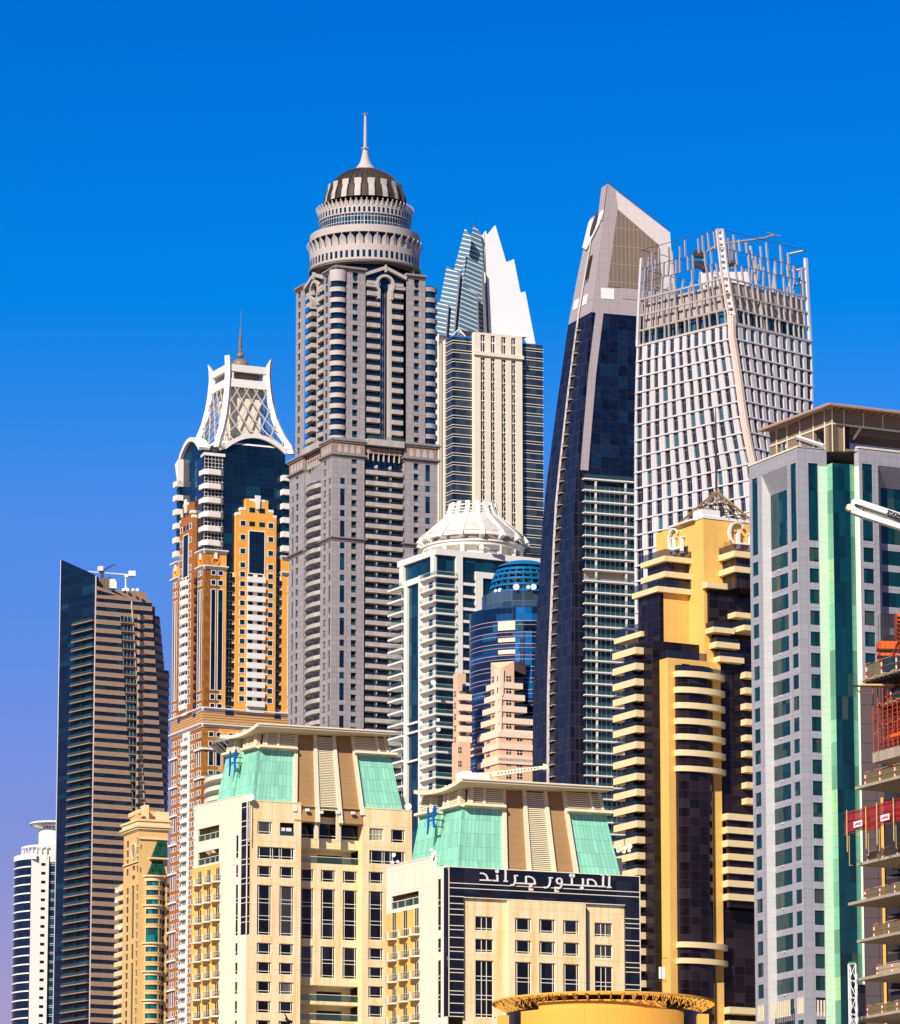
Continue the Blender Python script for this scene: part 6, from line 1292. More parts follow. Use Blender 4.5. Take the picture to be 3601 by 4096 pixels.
def petals(r, z0, z1, n, flare, wdeg):
    for i in range(n):
        t = 360*(i+.5)/n
        if 110 < t < 250: continue
        mb = MB(); hgt = z1-z0; m_ = 6
        for k in range(m_):
            row = []
            for kk in (k, k+1):
                f = kk/m_; w_ = wdeg*(1-.0*f)*(1-max(0,(f-.55)/.45)**1.6*.92); row.append((r+flare*f**2.2+.1, z0+hgt*f, w_))
            for a, b in ((-.5,0),(0,.5)):
                (ra,za,wa),(rb,zb_,wb) = row; P_ = lambda r_, ang, z: (ctr[0]+r_*math.sin(R_(t+ang)), ctr[1]-r_*math.cos(R_(t+ang)), z)
                bul = lambda a_: .25*(1-abs(a_)*2)
                mb.q4(P_(ra+bul(a),wa*a,za), P_(ra+bul(b),wa*b,za), P_(rb+bul(b),wb*b,zb_), P_(rb+bul(a),wb*a,zb_))
        c_ = (ctr[0]+(r+flare)*math.sin(R_(t)), ctr[1]-(r+flare)*math.cos(R_(t)), z1+.15); kb = MB().ball(c_, .28, 6)
        part('petal', mb, M['lstone'], par, [('petal_tip', kb, M['lstone'])])
tier('drum', [(R1,zo),(R1,zn(1300,R1)),(R1*.93,zn(1300,R1))], M['lstone']); ringwin('drum_window', R1, zn(1420,R1), zn(1357,R1), 60, 2.9)
tier('drum_ledge', [(R1,zn(1452,R1)),(R1+.35,zn(1450,R1)),(R1+.35,zn(1438,R1)),(R1,zn(1436,R1))], M['cornice'])
tier('drum_glass', [(R1*.92,zn(1300,R1)),(R1*.92,zn(1185,R1))], M['ng']); petals(R1-.3, zn(1300,R1), zn(1203,R1+.8), 40, 1.1, 7.8)
tier('ring_slab', [(R1*.9,zn(1190,R1)),(R1,zn(1188,R1)),(R1,zn(1122,R1)),(R1*.84,zn(1120,R1)+.05)], M['lstone'])
tier('band_glass', [(R3,zn(1125,R1)),(R3,zn(1022,R3))], glass('ring_glass', (.01,.03,.05), (.02,.10,.14), grid=(1.15,1.9,.16), lcol=(.55,.5,.46), frac=.3))
tier('drum', [(R3,zn(1022,R3)),(R3+.25,zn(1022,R3)),(R3+.25,zn(945,R3)),(R3*.9,zn(940,R3))], M['lstone']); ringwin('drum_window', R3+.25, zn(1012,R3), zn(966,R3), 60, 2.7)
petals(R3+.1, zn(950,R3), zn(893,R3+.6), 56, .7, 5.6)
ys = [(372,905),(352,850),(322,800),(282,745),(232,700),(170,665),(100,640)]; zs_ = lambda y: P('C5', 818, y, Yc)[2]
prof = [(rr(378),zs_(960))]+[(rr(a), zs_(b)) for a, b in ys]; tier('dome', [(a*.985, b) for a, b in prof], M['dome'])
nr = 36
for i in range(nr):
    t = 360*(i+.5)/nr
    if 105 < t < 255: continue
    mb = MB()
    for (ra,za),(rb,zb_) in zip(prof[:-1], prof[1:]):
        P_ = lambda r_, z: (ctr[0]+r_*math.sin(R_(t)), ctr[1]-r_*math.cos(R_(t)), z); mb.tube(P_(ra+.1,za), P_(rb+.1,zb_), .22, n=4, caps=False)
    part('dome_rib', mb, M['dome'], par)
for i in range(18):
    t = 360*(i+.5)/18
    if 105 < t < 255: continue
    part('dome_panel', MB().lathe(ctr, [(prof[0][0]+.12,prof[0][1]),(prof[1][0]+.12,prof[1][1]),(prof[2][0]+.12,prof[2][1]),(prof[3][0]*.15+prof[2][0]*.85+.12,zs_(792))], 4, t-5.4, t+5.4), M['lstone'], par)
mk('needle', MB().lathe(ctr, [(rr(a), zs_(b)) for a, b in ((104,645),(88,620),(62,590),(45,555),(33,510),(24,460),(22,452),(30,448),(30,432),(16,428),(15,300),(11,140),(11,122))], 24, cap=True), M['lstone'], par)
for y, r in ((440,34),(128,22)):
    for k in range(6): t = k*1.05; part('needle_lamp', MB().ball((ctr[0]+rr(r)*math.sin(t), ctr[1]-rr(r)*math.cos(t), zs_(y)), .3, 6), M['steel'], par)
# ================================================================== tower crowned with jagged white fins
R, L, _ = corner('C8', 320, 1185, 1800, 24, 66); par = thing('finned_tower', 'cream and glass tower crowned with tall jagged white fins', 'building', (R.x, R.y, 0)); c = 'C8'
M['sg'] = glass('slate_glass', (.035,.045,.060), (.05,.065,.08), grid=(2.6,0,.06), lcol=(.02,.03,.05), frac=.35, cell=(2.6,3.5)); M['ivory'] = wall('ivory_stone', (.82,.75,.60), var=.04, joint=(0,3.4,.06), jcol=(.68,.6,.42))
M['fin_w'] = wall('white_fin', (.90,.90,.89), .5, .02, joint=(0,1.3,.08), jcol=(.82,.82,.83)); M['fin_b'] = wall('striped_fin', (.10,.19,.25), .35, .08, joint=(0,1.75,.36), jcol=(.78,.78,.76), sk=.3); M['greyb'] = wall('grey_spandrel', (.22,.19,.19), .8)
u = lambda x, y=1500: R.U(x, y, c); z_ = lambda y, x=600: R.Z(x, y, c); w_ = lambda x, y=1500: L.U(x, y, c)
ztop = R.Z(320,1190,c); g1, p1, e1 = u(522), u(985), u(1182); zr = R.Z(1090, 1268, c)
mk('glass_wall', MB().box(R, 0, g1, 0, ztop, -1, 0).box(R, p1, e1, 0, zr, -1, 0).box(L, w_(247), 0, 0, ztop, -1, 0), M['sg'], par)
for i in range(110):
    for k, dz in enumerate((0, .95)):
        z = R.Z(420,1240,c)-3.55*i-dz
        if z < 3: break
        for fr, a, b in ((R,0,g1),(R,p1,e1+.25),(L,w_(247),.1)): part('sill_band', MB().box(fr, a, b, z-.1, z+.1, 0, .35 if k == 0 else .2), M['ivory'], par)
RP = R.off(2.2); v = lambda x, y=1500: RP.U(x, y, c); x0, x1 = v(525), v(985)
cols = [(v(a), v(b)) for a, b in ((585,628),(682,723),(785,828),(880,922))]; zt = RP.Z(750,1170,c); zw = RP.Z(600,1395,c); pit = (RP.Z(600,1475,c)-RP.Z(600,1760,c))/3
hs = [(a, b, 0, zw) for a, b in cols]+[(a, b, RP.Z(600,1345,c), RP.Z(600,1175,c)) for a, b in cols]
mk('pier_wall', MB().holes(RP, x0, x1, 0, zt, hs, .7), M['ivory'], par); mb = MB()
for x in (x0, x1): mb.q4(RP.pt(x,0,0), RP.pt(x,0,-2.3), RP.pt(x,zt,-2.3), RP.pt(x,zt,0))
mb.q4(RP.pt(x0,zt,0), RP.pt(x1,zt,0), RP.pt(x1,zt,-2.3), RP.pt(x0,zt,-2.3)); mk('pier_side', mb, M['ivory'], par)
for a, b in cols:
    mk('spandrel_strip', MB().flat(RP, a, b, 0, zw, -.6), M['greyb'], par); part('top_window', MB().flat(RP, a, b, RP.Z(600,1345,c), RP.Z(600,1175,c), -.5), M['sg'], par, [('frame', MB().box(RP, (a+b)/2-.12, (a+b)/2+.12, RP.Z(600,1345,c), RP.Z(600,1175,c), -.5, -.4).box(RP, a, b, RP.Z(600,1250,c), RP.Z(600,1235,c), -.5, -.38), M['ivory'])])
    for k in range(110):
        z1 = RP.Z(600,1478,c)+pit-pit*k; z0 = z1-pit*.66
        if z0 < 3: break
        m_ = (a+b)/2; part('window', MB().flat(RP, a+.1, b-.1, z0, z1, -.5), M['black'], par, [('frame', MB().box(RP, m_-.11, m_+.11, z0, z1, -.5, -.4).box(RP, a, b, z0+pit*.17, z0+pit*.25, -.5, -.38), M['ivory'])])
mk('ledge', MB().box(RP, x0-.4, x1+.4, RP.Z(700,1372,c)-.6, RP.Z(700,1352,c), 0, .7), M['ivory'], par)
wL = w_(118); mk('side_wall', MB().box(L, w_(180), w_(247), 0, L.Z(210,1270,c), -2, .6).box(L, wL-14, w_(180), 0, L.Z(150,1430,c), -3, -1), M['ivory'], par)
for a, b in ((203,213),(222,236)): mk('side_slot', MB().box(L, w_(a), w_(b), 0, L.Z(220,1215,c), .6, .65), M['greyb'], par)
mk('side_gable', MB().ext(L, [L.m(118,1150,c), L.m(160,1150,c), L.m(205,1200,c), L.m(205,1290,c), L.m(118,1290,c)], -4, -1.4), M['ivory'], par)
mk('side_glass', MB().box(L, L.U(118,1360,c,-.5), L.U(168,1360,c,-.5), L.Z(140,1405,c), L.Z(140,1300,c), -.6, -.4), M['gg'], par)
bkp = foot(R.off(-1), L.off(-1), 24, e1-1); mk('core', MB().prism(bkp, 0, zr-2), M['ivory'], par)
# the fins: upright slabs behind the roof edge
def fin(dep, pts, mat, th=.7, fr=R, name='fin'): f = fr.off(-dep); return mk(name, MB().ext(f, [f.m(x, y, c) for x, y in pts], -th, 0), M[mat], par)
fin(9, [(672,1170),(632,200),(652,212),(727,122),(832,478),(905,447),(968,770),(1015,760),(1112,1262),(1035,1258),(1000,1200)], 'fin_w')
fin(13, [(600,222),(635,175),(655,240),(690,1175),(640,1175)], 'fin_w'); fin(11.5, [(628,200),(634,200),(672,1170),(655,1170)], 'mast')
fin(12, [(523,115),(598,222),(612,540),(540,480),(488,430),(500,240)], 'fin_b'); fin(14, [(505,225),(523,118),(490,430),(455,410)], 'fin_w'); fin(7, [(447,403),(612,528),(640,1178),(365,1185),(405,780)], 'fin_b'); fin(4.5, [(412,690),(552,785),(566,1170),(372,1180)], 'fin_b')
fin(6.2, [(601,600),(614,530),(645,1178),(618,1178)], 'greyb'); fin(4.0, [(552,785),(560,790),(572,1170),(562,1170)], 'greyb')
LB = Face(*R.pt(3, 0, -7)[:2], -20, c)
for dep, pts, m_ in ((6,[(432,150),(500,236),(470,430),(385,585),(330,545)],'fin_b'),(3,[(258,515),(385,582),(400,600),(445,405),(365,1185),(330,1170),(195,850)],'fin_b'),(1.5,[(258,515),(385,582),(330,1170),(248,1190),(195,850)],'fin_b'),(0,[(148,850),(277,882),(250,1190),(115,1150)],'fin_b')):
    f = LB.off(-dep); mk('fin', MB().ext(f, [f.m(x, y, c) for x, y in pts], -.6, 0), M[m_], par)
for dep, pts in ((1.2,[(375,580),(390,590),(335,1170),(322,1170)]),(-.3,[(270,880),(280,885),(256,1190),(246,1190)])):
    f = LB.off(-dep); mk('fin_edge', MB().ext(f, [f.m(x, y, c) for x, y in pts], -.4, 0), M['greyb'], par)
t_ = P(c, 524, 90, 1812); b_ = P(c, 523, 122, 1812); mk('lightning_rod', MB().tube(b_, t_, .25, n=5), M['mast'], par)
mk('roof_screen', MB().ext(R.off(-3), [R.off(-3).m(x, y, c) for x, y in ((415,1130),(520,1150),(570,1165),(440,1190))], -1, 0), M['mast'], par); mk('roof_screen', MB().ext(R.off(-3), [R.off(-3).m(x, y, c) for x, y in ((850,1192),(1035,1197),(980,1225))], -1, 0), M['mast'], par)
mb = MB(); A_ = lambda x, y: P(c, x, y, 1800); mb.tube(A_(310,1185), A_(378,1120), .25, n=4).tube(A_(378,1120), A_(438,1190), .25, n=4); mk('roof_brace', mb, M['fin_w'], par)
# ================================================================== white balcony tower with a ribbed round crown
M['w7'] = wall('bright_white_render', (.80,.77,.70), var=.04, streak=.12, scol=(.7,.6,.45)); M['t7'] = glass('teal_strip_glass', (.003,.028,.05), (.008,.09,.11), grid=(1.6,3.9,.05), lcol=(.003,.02,.035), frac=.45, cell=(3.2,3.9)); M['t7w'] = glass('teal_window', (.004,.024,.035), (.006,.07,.075), grid=(1.5,0,.05), lcol=(.01,.03,.035), frac=.4, cell=(3,3.9))
R, L, _ = corner('D2', 545, 760, 1500, 27, 61); c = 'D2'; par = thing('balcony_tower', 'white balcony tower under a round ribbed crown like a lantern', 'building', (R.x, R.y, 0))
u = lambda x, y=1300: R.U(x, y, c); w_ = lambda x, y=1300: L.U(x, y, c); zR = lambda y, x=640: R.Z(x, y, c); pit = (L.Z(545,1095,c)-L.Z(545,1915,c))/6
z0s = [L.Z(545,1095,c)+pit-pit*k for k in range(60)]; z0s = [z for z in z0s if z > 4]; ztop = R.Z(740,690,c); zcap = R.Z(640,745,c)
d0, p1, q0, q1, r0, e = 0, u(735), u(806), u(948), u(1026), u(1640)
mk('pier', MB().box(R, p1, q0, 0, zcap, -3, 1.0), M['w7'], par); mk('pier', MB().box(R, q1, r0, 0, R.Z(990,925,c), -3, 1.0), M['w7'], par)
mk('strip_glass', MB().box(R, r0, e, 0, R.Z(1100,1000,c), -1, .2), M['t7'], par); mk('head_panel', MB().box(R, q1+.01, e, R.Z(1100,1000,c), R.Z(1000,925,c)-.02, -1, .98), M['w7'], par)
mk('top_glass', MB().box(R, q0, e, R.Z(900,962,c), zcap, -1, .15), M['t7'], par); mk('bay_glass', MB().box(R, 0, p1, 0, zcap, -1, 0).box(L, w_(500,800), 0, z0s[0]-.2, zcap, -1, .02), M['t7w'], par)
f = foot(R, L, -w_(160,850), e, 1.1); mk('roof_band', MB().prism(f, zcap, ztop), M['w7'], par)
mk('core', MB().prism(foot(R.off(-1.2), L.off(-1.2), -w_(160,850)-1, e-2), 0, zcap), M['w7'], par)
wb, wc, wd, we, wf = w_(395), w_(365), w_(240), w_(206), w_(52)
mk('pier', MB().box(L, w_(500,800), w_(545)-1.2 if 0 else w_(538,800), z0s[0], zcap, -.8, 1.0), M['w7'], par)
mk('side_wall', MB().box(L, wc, wb, 0, L.Z(390,960,c), -1, .9), M['w7'], par); mk('side_wall', MB().box(L, we, wd, 0, L.Z(220,1035,c), -1, .9), M['w7'], par); mk('side_wall', MB().box(L, we, wb, L.Z(300,1062,c), L.Z(300,998,c), -1, .92), M['w7'], par)
mk('strip_glass', MB().box(L, wd, wc, 0, L.Z(300,1062,c), -1, .1), M['t7'], par); mk('top_glass', MB().box(L, w_(203,850), w_(497,800), L.Z(350,1010,c), zcap, -1, .1), M['t7'], par); mk('corner_pier', MB().box(L, w_(160,850), w_(203,850), L.Z(180,1080,c), zcap, -1, 1.0), M['w7'], par)
for zz in (L.Z(240,2600,c), L.Z(240,2700,c), L.Z(240,3010,c)): mk('strip_band', MB().box(L, wd, wc, zz, zz+.6, .1, .9), M['w7'], par)
for k, z in enumerate(z0s):
    o = 1.5; pts = [L.pt(wb,0,o)[:2], (R.pt(0,0,o)[0]+L.nx*o*.9, R.pt(0,0,o)[1]+L.ny*o*.9), R.pt(p1,0,o)[:2], R.pt(p1,0,-.5)[:2], L.pt(wb,0,-.5)[:2]]
    mb = MB().prism(pts, z-.55, z); rl = MB()
    for a, b in zip(pts[:2], pts[1:3]): rl.q4((*a,z), (*b,z), (*b,z+1.15), (*a,z+1.15))
    hr = MB().tube((*pts[0],z+1.15), (*pts[1],z+1.15), .06, n=4).tube((*pts[1],z+1.15), (*pts[2],z+1.15), .06, n=4)
    part('balcony', mb, M['w7'], par, [('railing', rl, M['rail']), ('handrail', hr, M['dish'])])
    mb = MB().box(L, wf, we, z-.62, z-.05, -2, 1.6); rl = MB().box(L, wf, we, z-.05, z+1.1, 1.5, 1.55); part('side_balcony', mb, M['w7'], par, [('railing', rl, M['rail'])])
    part('bay_slab', MB().box(R, q0, q1, z-pit*.62, z-pit*.62+.9, 0, .8), M['w7'], par, [('railing', MB().box(R, q0, q1, z-pit*.62+.9, z-pit*.62+1.9, .7, .75), M['raildark'])])
mk('bay_glass', MB().flat(R, q0, q1, 0, R.Z(900,962,c), .1), M['t7w'], par)
mk('side_wall', MB().box(L, w_(455), wb+4 if 0 else w_(452), 0, z0s[0], -.6, .0) if 0 else MB().box(L, wb, w_(520), 0, z0s[0]-.6, -.5, -.1), M['w7'], par)
for z in z0s[1:]: part('balcony_door', MB().box(L, w_(452), w_(490), z+.05, z+2.5, -.1, -.05), M['t7w'], par)
mk('side_wall', MB().box(L, w_(150,1200), we, 0, L.Z(150,950,c), -3, -.2), M['w7'], par); 
for z in z0s[1:]: part('side_door', MB().box(L, w_(160,1200)-.01, w_(190), z+.1, z+2.4, -.2, -.12), M['t7w'], par)
# round crown
cY = 1500+24; cx = P(c, 932, 500, cY)[0]; ctr = (cx, cY); rr = lambda px: P(c, 932+px, 500, cY)[0]-cx; zz = lambda y, r=0: P(c, 932, y, cY-r)[2]
rB, rT = rr(552), rr(225); zb1 = zz(690,rB); zb2 = zz(600,rB); zq = zz(575,rB)
tier = lambda n, prof, mat, seg=72: mk(n, MB().lathe(ctr, prof, seg), mat, par)
tier('crown_wall', [(rB*.86,ztop-3),(rB*.86,zb2)], M['w7']); tier('crown_ring', [(rB*.8,zb2-.3),(rB,zb2-.3),(rB,zb2+.7),(rB+.5,zb2+.7),(rB+.5,zq+.5),(rB*.8,zq+.5)], M['w7'])
tier('crown_base', [(rB*.98,ztop-2.5),(rB*.98,ztop+.6),(rB*.84,ztop+.65)], M['w7'])
zr1 = zz(575,rr(560)); zt = zz(190, rT); N = 16
prf = [(rr(628), zz(625)), (rr(585), zz(565)), (rr(313), zz(335)), (rr(282), zz(270)), (rr(262), zz(190))]
for i in range(N):
    t = 360*(i+.5)/N-1.5
    P_ = lambda r, z, dt=0: (ctr[0]+r*math.sin(R_(t))+dt*math.cos(R_(t)), ctr[1]-r*math.cos(R_(t))+dt*math.sin(R_(t)), z)
    mb = MB(); hw = .7
    for (ra,za),(rb,zb_) in zip(prf[1:-1], prf[2:]):
        for s_ in (-hw, hw): mb.q4(P_(ra-1.6,za-.8,s_), P_(ra,za,s_), P_(rb,zb_,s_), P_(rb-1.6,zb_-.4,s_))
        mb.q4(P_(ra,za,-hw), P_(ra,za,hw), P_(rb,zb_,hw), P_(rb,zb_,-hw)); mb.q4(P_(ra-1.6,za-.8,-hw), P_(ra-1.6,za-.8,hw), P_(rb-1.6,zb_-.4,hw), P_(rb-1.6,zb_-.4,-hw))
    pl = [(rr(545),zz(655)),prf[0],prf[1],(rr(470),zz(470)),(rr(470),zz(560))]
    for s_ in (-hw, hw): mb.poly([P_(r,z,s_) for r, z in pl])
    for (ra,za),(rb,zb_) in zip(pl, pl[1:]+pl[:1]): mb.q4(P_(ra,za,-hw), P_(ra,za,hw), P_(rb,zb_,hw), P_(rb,zb_,-hw))
    part('crown_rib', mb, M['w7'], par)
    po = MB(); po.tube(P_(rB*.97,ztop+.6), P_(rB*.97,zb2-.3), .7, n=4); part('crown_post', po, M['w7'], par)
def rad(z):
    for (ra,za),(rb,zb_) in zip(prf[1:-1], prf[2:]):
        if za <= z <= zb_: return ra+(rb-ra)*(z-za)/(zb_-za)
    return prf[-1][0]
for (ra,za),(rb,zb_) in zip(prf[1:-1], prf[2:]):
    n = max(2, int(math.hypot(ra-rb, za-zb_)/(.72 if ra > rr(320) else 1.6)))
    for k in range(n):
        r, z = ra+(rb-ra)*k/n-.35, za+(zb_-za)*k/n; part('crown_slat', MB().lathe(ctr, [(r-.28,z-.05),(r,z-.12),(r,z+.16),(r-.28,z+.2)], 48), M['w7'], par)
tier('crown_fascia', [(rr(545),zz(615)),(rr(575),zz(612)),(rr(575),zz(575)),(rr(545),zz(572))], M['w7'])
tier('crown_core', [(rB*.8,zq+.3),(rr(500),zz(540)),(rr(290),zz(345)),(rr(250),zz(320))], M['lpan'], 48)
fp_ = P(c, 1165, 690, cY-rB-1.5); fl_ = thing('wall_light', 'grey boxy light fitting on a bracket at the ring of the round crown', 'lamp', fp_); mk('lamp_box', MB().box(Face(fp_[0],fp_[1],12), -1.5, 1.5, fp_[2], fp_[2]+1.6, -1, 1), M['greysteel'], fl_); mk('bracket', MB().tube(fp_, (fp_[0]-6,fp_[1]+.5,fp_[2]+2.3), .12), M['steel'], fl_)
for x, y, r, n in ((503,362,.85,'highest'),(557,775,.6,'middle'),(560,882,.7,'lowest')): dish(P('D3', x, y, 1493), r, n+' of the three dishes on the corner balconies of the white balcony tower', (.2,-1,.3))
# ================================================================== blue glass cylinder with open dome and pink stone front
M['bl'] = glass('blue_curtain_glass', (.003,.016,.055), (.006,.10,.28), grid=(1.7,1.9,.07), lcol=(.01,.02,.06), frac=.22, cell=(5.1,1.9)); M['bl2'] = glass('slate_drum_glass', (.04,.065,.10), None, grid=(3.2,6,.08), lcol=(.12,.15,.2)); M['pline'] = wall('pink_line', (.5,.34,.36), .5); M['bst'] = wall('blue_steel', (.005,.15,.34), .4)
M['pink'] = wall('pink_stone', (.78,.50,.32), .7, .05, joint=(0,1.6,.05), jcol=(.6,.36,.24), streak=.1); M['pinkl'] = wall('pale_pink_band', (.84,.66,.50), .7, .04)
c = 'D2'; cY = 1462; cx = P(c, 1480, 1200, cY)[0]; ctr = (cx, cY); rr = lambda px: P(c, 1480+px, 1200, cY)[0]-cx; zz = lambda y, r=0: P(c, 1480, y, cY-r)[2]
par = thing('blue_cylinder_tower', 'blue glass cylinder under an open blue dome, with pink stone blocks in front', 'building', (*ctr, 0)); r1, r2, rd = rr(585), rr(450), rr(366)
mk('glass_drum', MB().lathe(ctr, [(r1,0),(r1,zz(1292,r1)),(r2,zz(1292,r1)+.02)], 96), M['bl'], par); mk('upper_drum', MB().lathe(ctr, [(r2,zz(1292,r1)),(r2,zz(1120,r2)),(0.1,zz(1120,r2)+.02)], 72), M['bl2'], par)
flz = (zz(1450,r1)-zz(1700,r1))/2
for k in range(60):
    z = zz(1450,r1)-flz*k
    if z < 3: break
    part('line_band', MB().lathe(ctr, [(r1,z-.08),(r1+.12,z-.08),(r1+.12,z+.08),(r1,z+.08)], 72, -100, 100), M['pline'], par); part('line_band', MB().lathe(ctr, [(r1,z-1.25),(r1+.1,z-1.25),(r1+.1,z-1.13),(r1,z-1.13)], 72, -100, 100), M['pline'], par)
an = lambda x: math.degrees(math.asin(max(-.99, min(.99, rr(x-1480)/r1))))
for y0, y1 in ((1455,1552),(1637,1680),(1767,1810)): part('white_panel', MB().lathe(ctr, [(r1+.05,zz(y1,r1)),(r1+.3,zz(y1,r1)),(r1+.3,zz(y0,r1)),(r1+.05,zz(y0,r1))], 8, an(1206), an(1386)), M['pinkl'], par)
for x0, x1, y0, y1, m_ in ((1392,1570,1300,1460,'b'),(1146,1205,1470,1560,'t'),(1386,1455,1460,1560,'t'),(1380,1440,1640,1900,'b'),(1490,1565,1560,2300,'b')): part('pane_and_painted_reflection', MB().lathe(ctr, [(r1+.04,zz(y1,r1)),(r1+.04,zz(y0,r1))], 8, an(x0), an(x1)), M['lb' if m_ == 'b' else 'lt'] if 'lb' in M else (M.setdefault('lt', glass('green_pane', (.003,.08,.12), None, grid=(1.7,1.9,.07), lcol=(.01,.03,.05))), M.setdefault('lb', glass('painted_sky_reflection', (.008,.15,.42), (.005,.05,.18), grid=(1.7,1.9,.06), lcol=(.01,.05,.15), frac=.55)))[1 if m_ == 'b' else 0], par)  # light blue patches are reflections painted on the drum; the green ones are panes
part('dark_slot', MB().lathe(ctr, [(r1+.06,20),(r1+.06,zz(1470,r1))], 4, an(1455), an(1468)), M['mast'], par)
zd0, zd1 = zz(1112,rd), zz(812,0); nH = 8
for k in range(nH):
    t = math.pi/2*k/nH; r = rd*math.cos(t)**.62 if k else rd; z = zd0+(zd1-zd0)*math.sin(t)*.97; part('dome_ring', MB().lathe(ctr, [(r-.9,z-.1),(r,z-.35),(r,z+.35),(r-.9,z+.5),(r-.9,z-.1)], 60), M['bst'], par)
for i in range(24):
    t = 2*math.pi*i/24; mb = MB(); pr = [(rd*math.cos(math.pi/2*k/nH)**.62, zd0+(zd1-zd0)*math.sin(math.pi/2*k/nH)*.97) for k in range(nH)]
    for (ra,za),(rb,zb_) in zip(pr[:-1], pr[1:]): mb.tube((ctr[0]+(ra-.5)*math.sin(t), ctr[1]-(ra-.5)*math.cos(t), za), (ctr[0]+(rb-.5)*math.sin(t), ctr[1]-(rb-.5)*math.cos(t), zb_), .28, n=4, caps=False)
    part('dome_rib', mb, M['bst'], par)
mk('dome_top', MB().lathe(ctr, [(rd*.80,zd0+(zd1-zd0)*.80),(rd*.72,zd0+(zd1-zd0)*.86),(rd*.5,zd1-.4),(.1,zd1-.2)], 60), M['bst'], par); mk('dome_core', MB().lathe(ctr, [(rd*.75,zd0-1),(rd*.7,zd0+(zd1-zd0)*.5),(rd*.5,zd0+(zd1-zd0)*.8)], 40), M['dark'], par)
for i in range(14): mb = MB(); t0, t1 = -1.5+.12*0, 0; a0 = R_(-97-(i%2)*7); z0 = zd0+(zd1-zd0)*i/15; q_ = lambda k: (ctr[0]+rd*math.cos(math.asin(min(1,k/15)))**.62*math.sin(R_(-97-(int(k)%2)*8)), ctr[1]-rd*math.cos(math.asin(min(1,k/15)))**.62*math.cos(R_(-97-(int(k)%2)*8)), zd0+(zd1-zd0)*k/15); part('dome_brace', mb.tube(q_(i), q_(i+1), .25, n=4), M['bst'], par)
for x, y, r, n in ((1403,1085,.95,'largest left'),(1533,1085,.6,'small middle'),(1592,1085,.9,'large right')): dish(P(c, x, y, cY-r2-.5), r, n+' of the three white dishes in a row below the blue open dome', (0,-1,.12))
for x, y, r, n in ((1180,1128,.5,'left'),(1225,1120,.6,'right')): dish(P(c, x, y, cY-r2*.6), r, n+' of the two small dishes at the left foot of the blue dome', (-.5,-1,.4))
# pink blocks
c = 'D3'; R, L, _ = corner(c, 1238, 400, 1440-r1*.88+10, 22, 62)
def pblk(x0, xc, x1, y0, o=0, wm='pink'):
    r, l, z = corner(c, xc, y0, R.y-o, 22, 62); mk('stone_block', MB().prism(foot(r, l, -l.U(x0,y0,c), r.U(x1,y0,c)), 0, r.Z(xc,y0,c)), M[wm], par); return r, l
rA, lA = pblk(1145, 1238, 1402, 215); rB_, lB = pblk(1072, 1235, 1603, 905, .6)
zt = rA.Z(1238,215,c); za = rA.Z(1238,112,c)
p0 = [lA.pt(lA.U(1145,150,c),zt), rA.pt(0,zt), rA.pt(rA.U(1402,150,c),zt)]; up = lambda p, z: (p[0], p[1]+0, z)
mb = MB(); t1, t2 = (p0[0][0],p0[0][1],za), (p0[2][0],p0[2][1],za); mb.poly([p0[0], p0[1], t1]); mb.poly([p0[1], p0[2], t2]); mb.poly([t1, p0[1], t2]); mb.q4(p0[0], t1, t2, p0[2]); mb.q4(t1, t2, (t2[0]+6,t2[1]+10,za), (t1[0]+6,t1[1]+10,za)); mb.q4(p0[2], (p0[2][0]+6,p0[2][1]+14,zt), (t2[0]+6,t2[1]+14,za), t2); mk('block_head', mb, M['pink'], par)
fp = (zz(0),); pit = (rA.Z(1340,290,c)-rA.Z(1340,810,c))/4
def pwin(fr, x0, x1, ys, wd='window'):
    for y0, y1 in ys:
        a, b, z0, z1 = fr.U(x0,y0,c), fr.U(x1,y0,c), fr.Z((x0+x1)/2,y1,c), fr.Z((x0+x1)/2,y0,c); m_ = (a+b)/2
        window(par, fr, a, b, z0, z1, .05, M['black'], M['pinkl'], (.5,), (.5,), .14, rim=False)
pwin(rA, 1315, 1368, [(288+130*k,350+130*k) for k in range(5)]); pwin(lA, 1158, 1182, [(295+130*k,360+130*k) for k in range(5)])
pwin(rB_, 1315, 1368, [(940,1000),(1095,1155),(1225,1285),(1365,1425),(1500,1560)]); pwin(rB_, 1435, 1490, [(945,1008),(1103,1163),(1232,1293),(1368,1428),(1505,1565)]); pwin(lB, 1097, 1133, [(962,1030),(1118,1185),(1250,1315),(1390,1455)])
for k in range(5):
    y = 355+130*k; z = rA.Z(1238,y,c); xe = 1145-36-20*k; f = foot(rA, lA, -lA.U(xe,y+40,c), rA.U(1482+22*k if k < 3 else 1603,y+20,c), .35); mb = MB().prism(f, z-1.7, z); rl = MB()
    f2 = foot(rA, lA, -lA.U(xe,y+40,c), rA.U(1482+22*k if k < 3 else 1603,y+20,c), .2)
    for a, b in ((rA.pt(rA.U(1405,y,c),0,.3)[:2], f2[1]), (f2[3], lA.pt(lA.U(1150,y,c),0,.3)[:2])): rl.q4((*a,z), (*b,z), (*b,z+.8), (*a,z+.8))
    part('ledge_band', mb, M['pinkl'], par, [('railing', rl, M['raildark'])])
for y, xe in ((900,1012),(1032,1072),(1165,1072),(1195,1012)):
    z = rB_.Z(1235,y,c); part('ledge_band', MB().prism(foot(rB_, lB, -lB.U(xe,y+30,c), rB_.U(1606,y,c), .4), z-1.6, z), M['pinkl'], par)
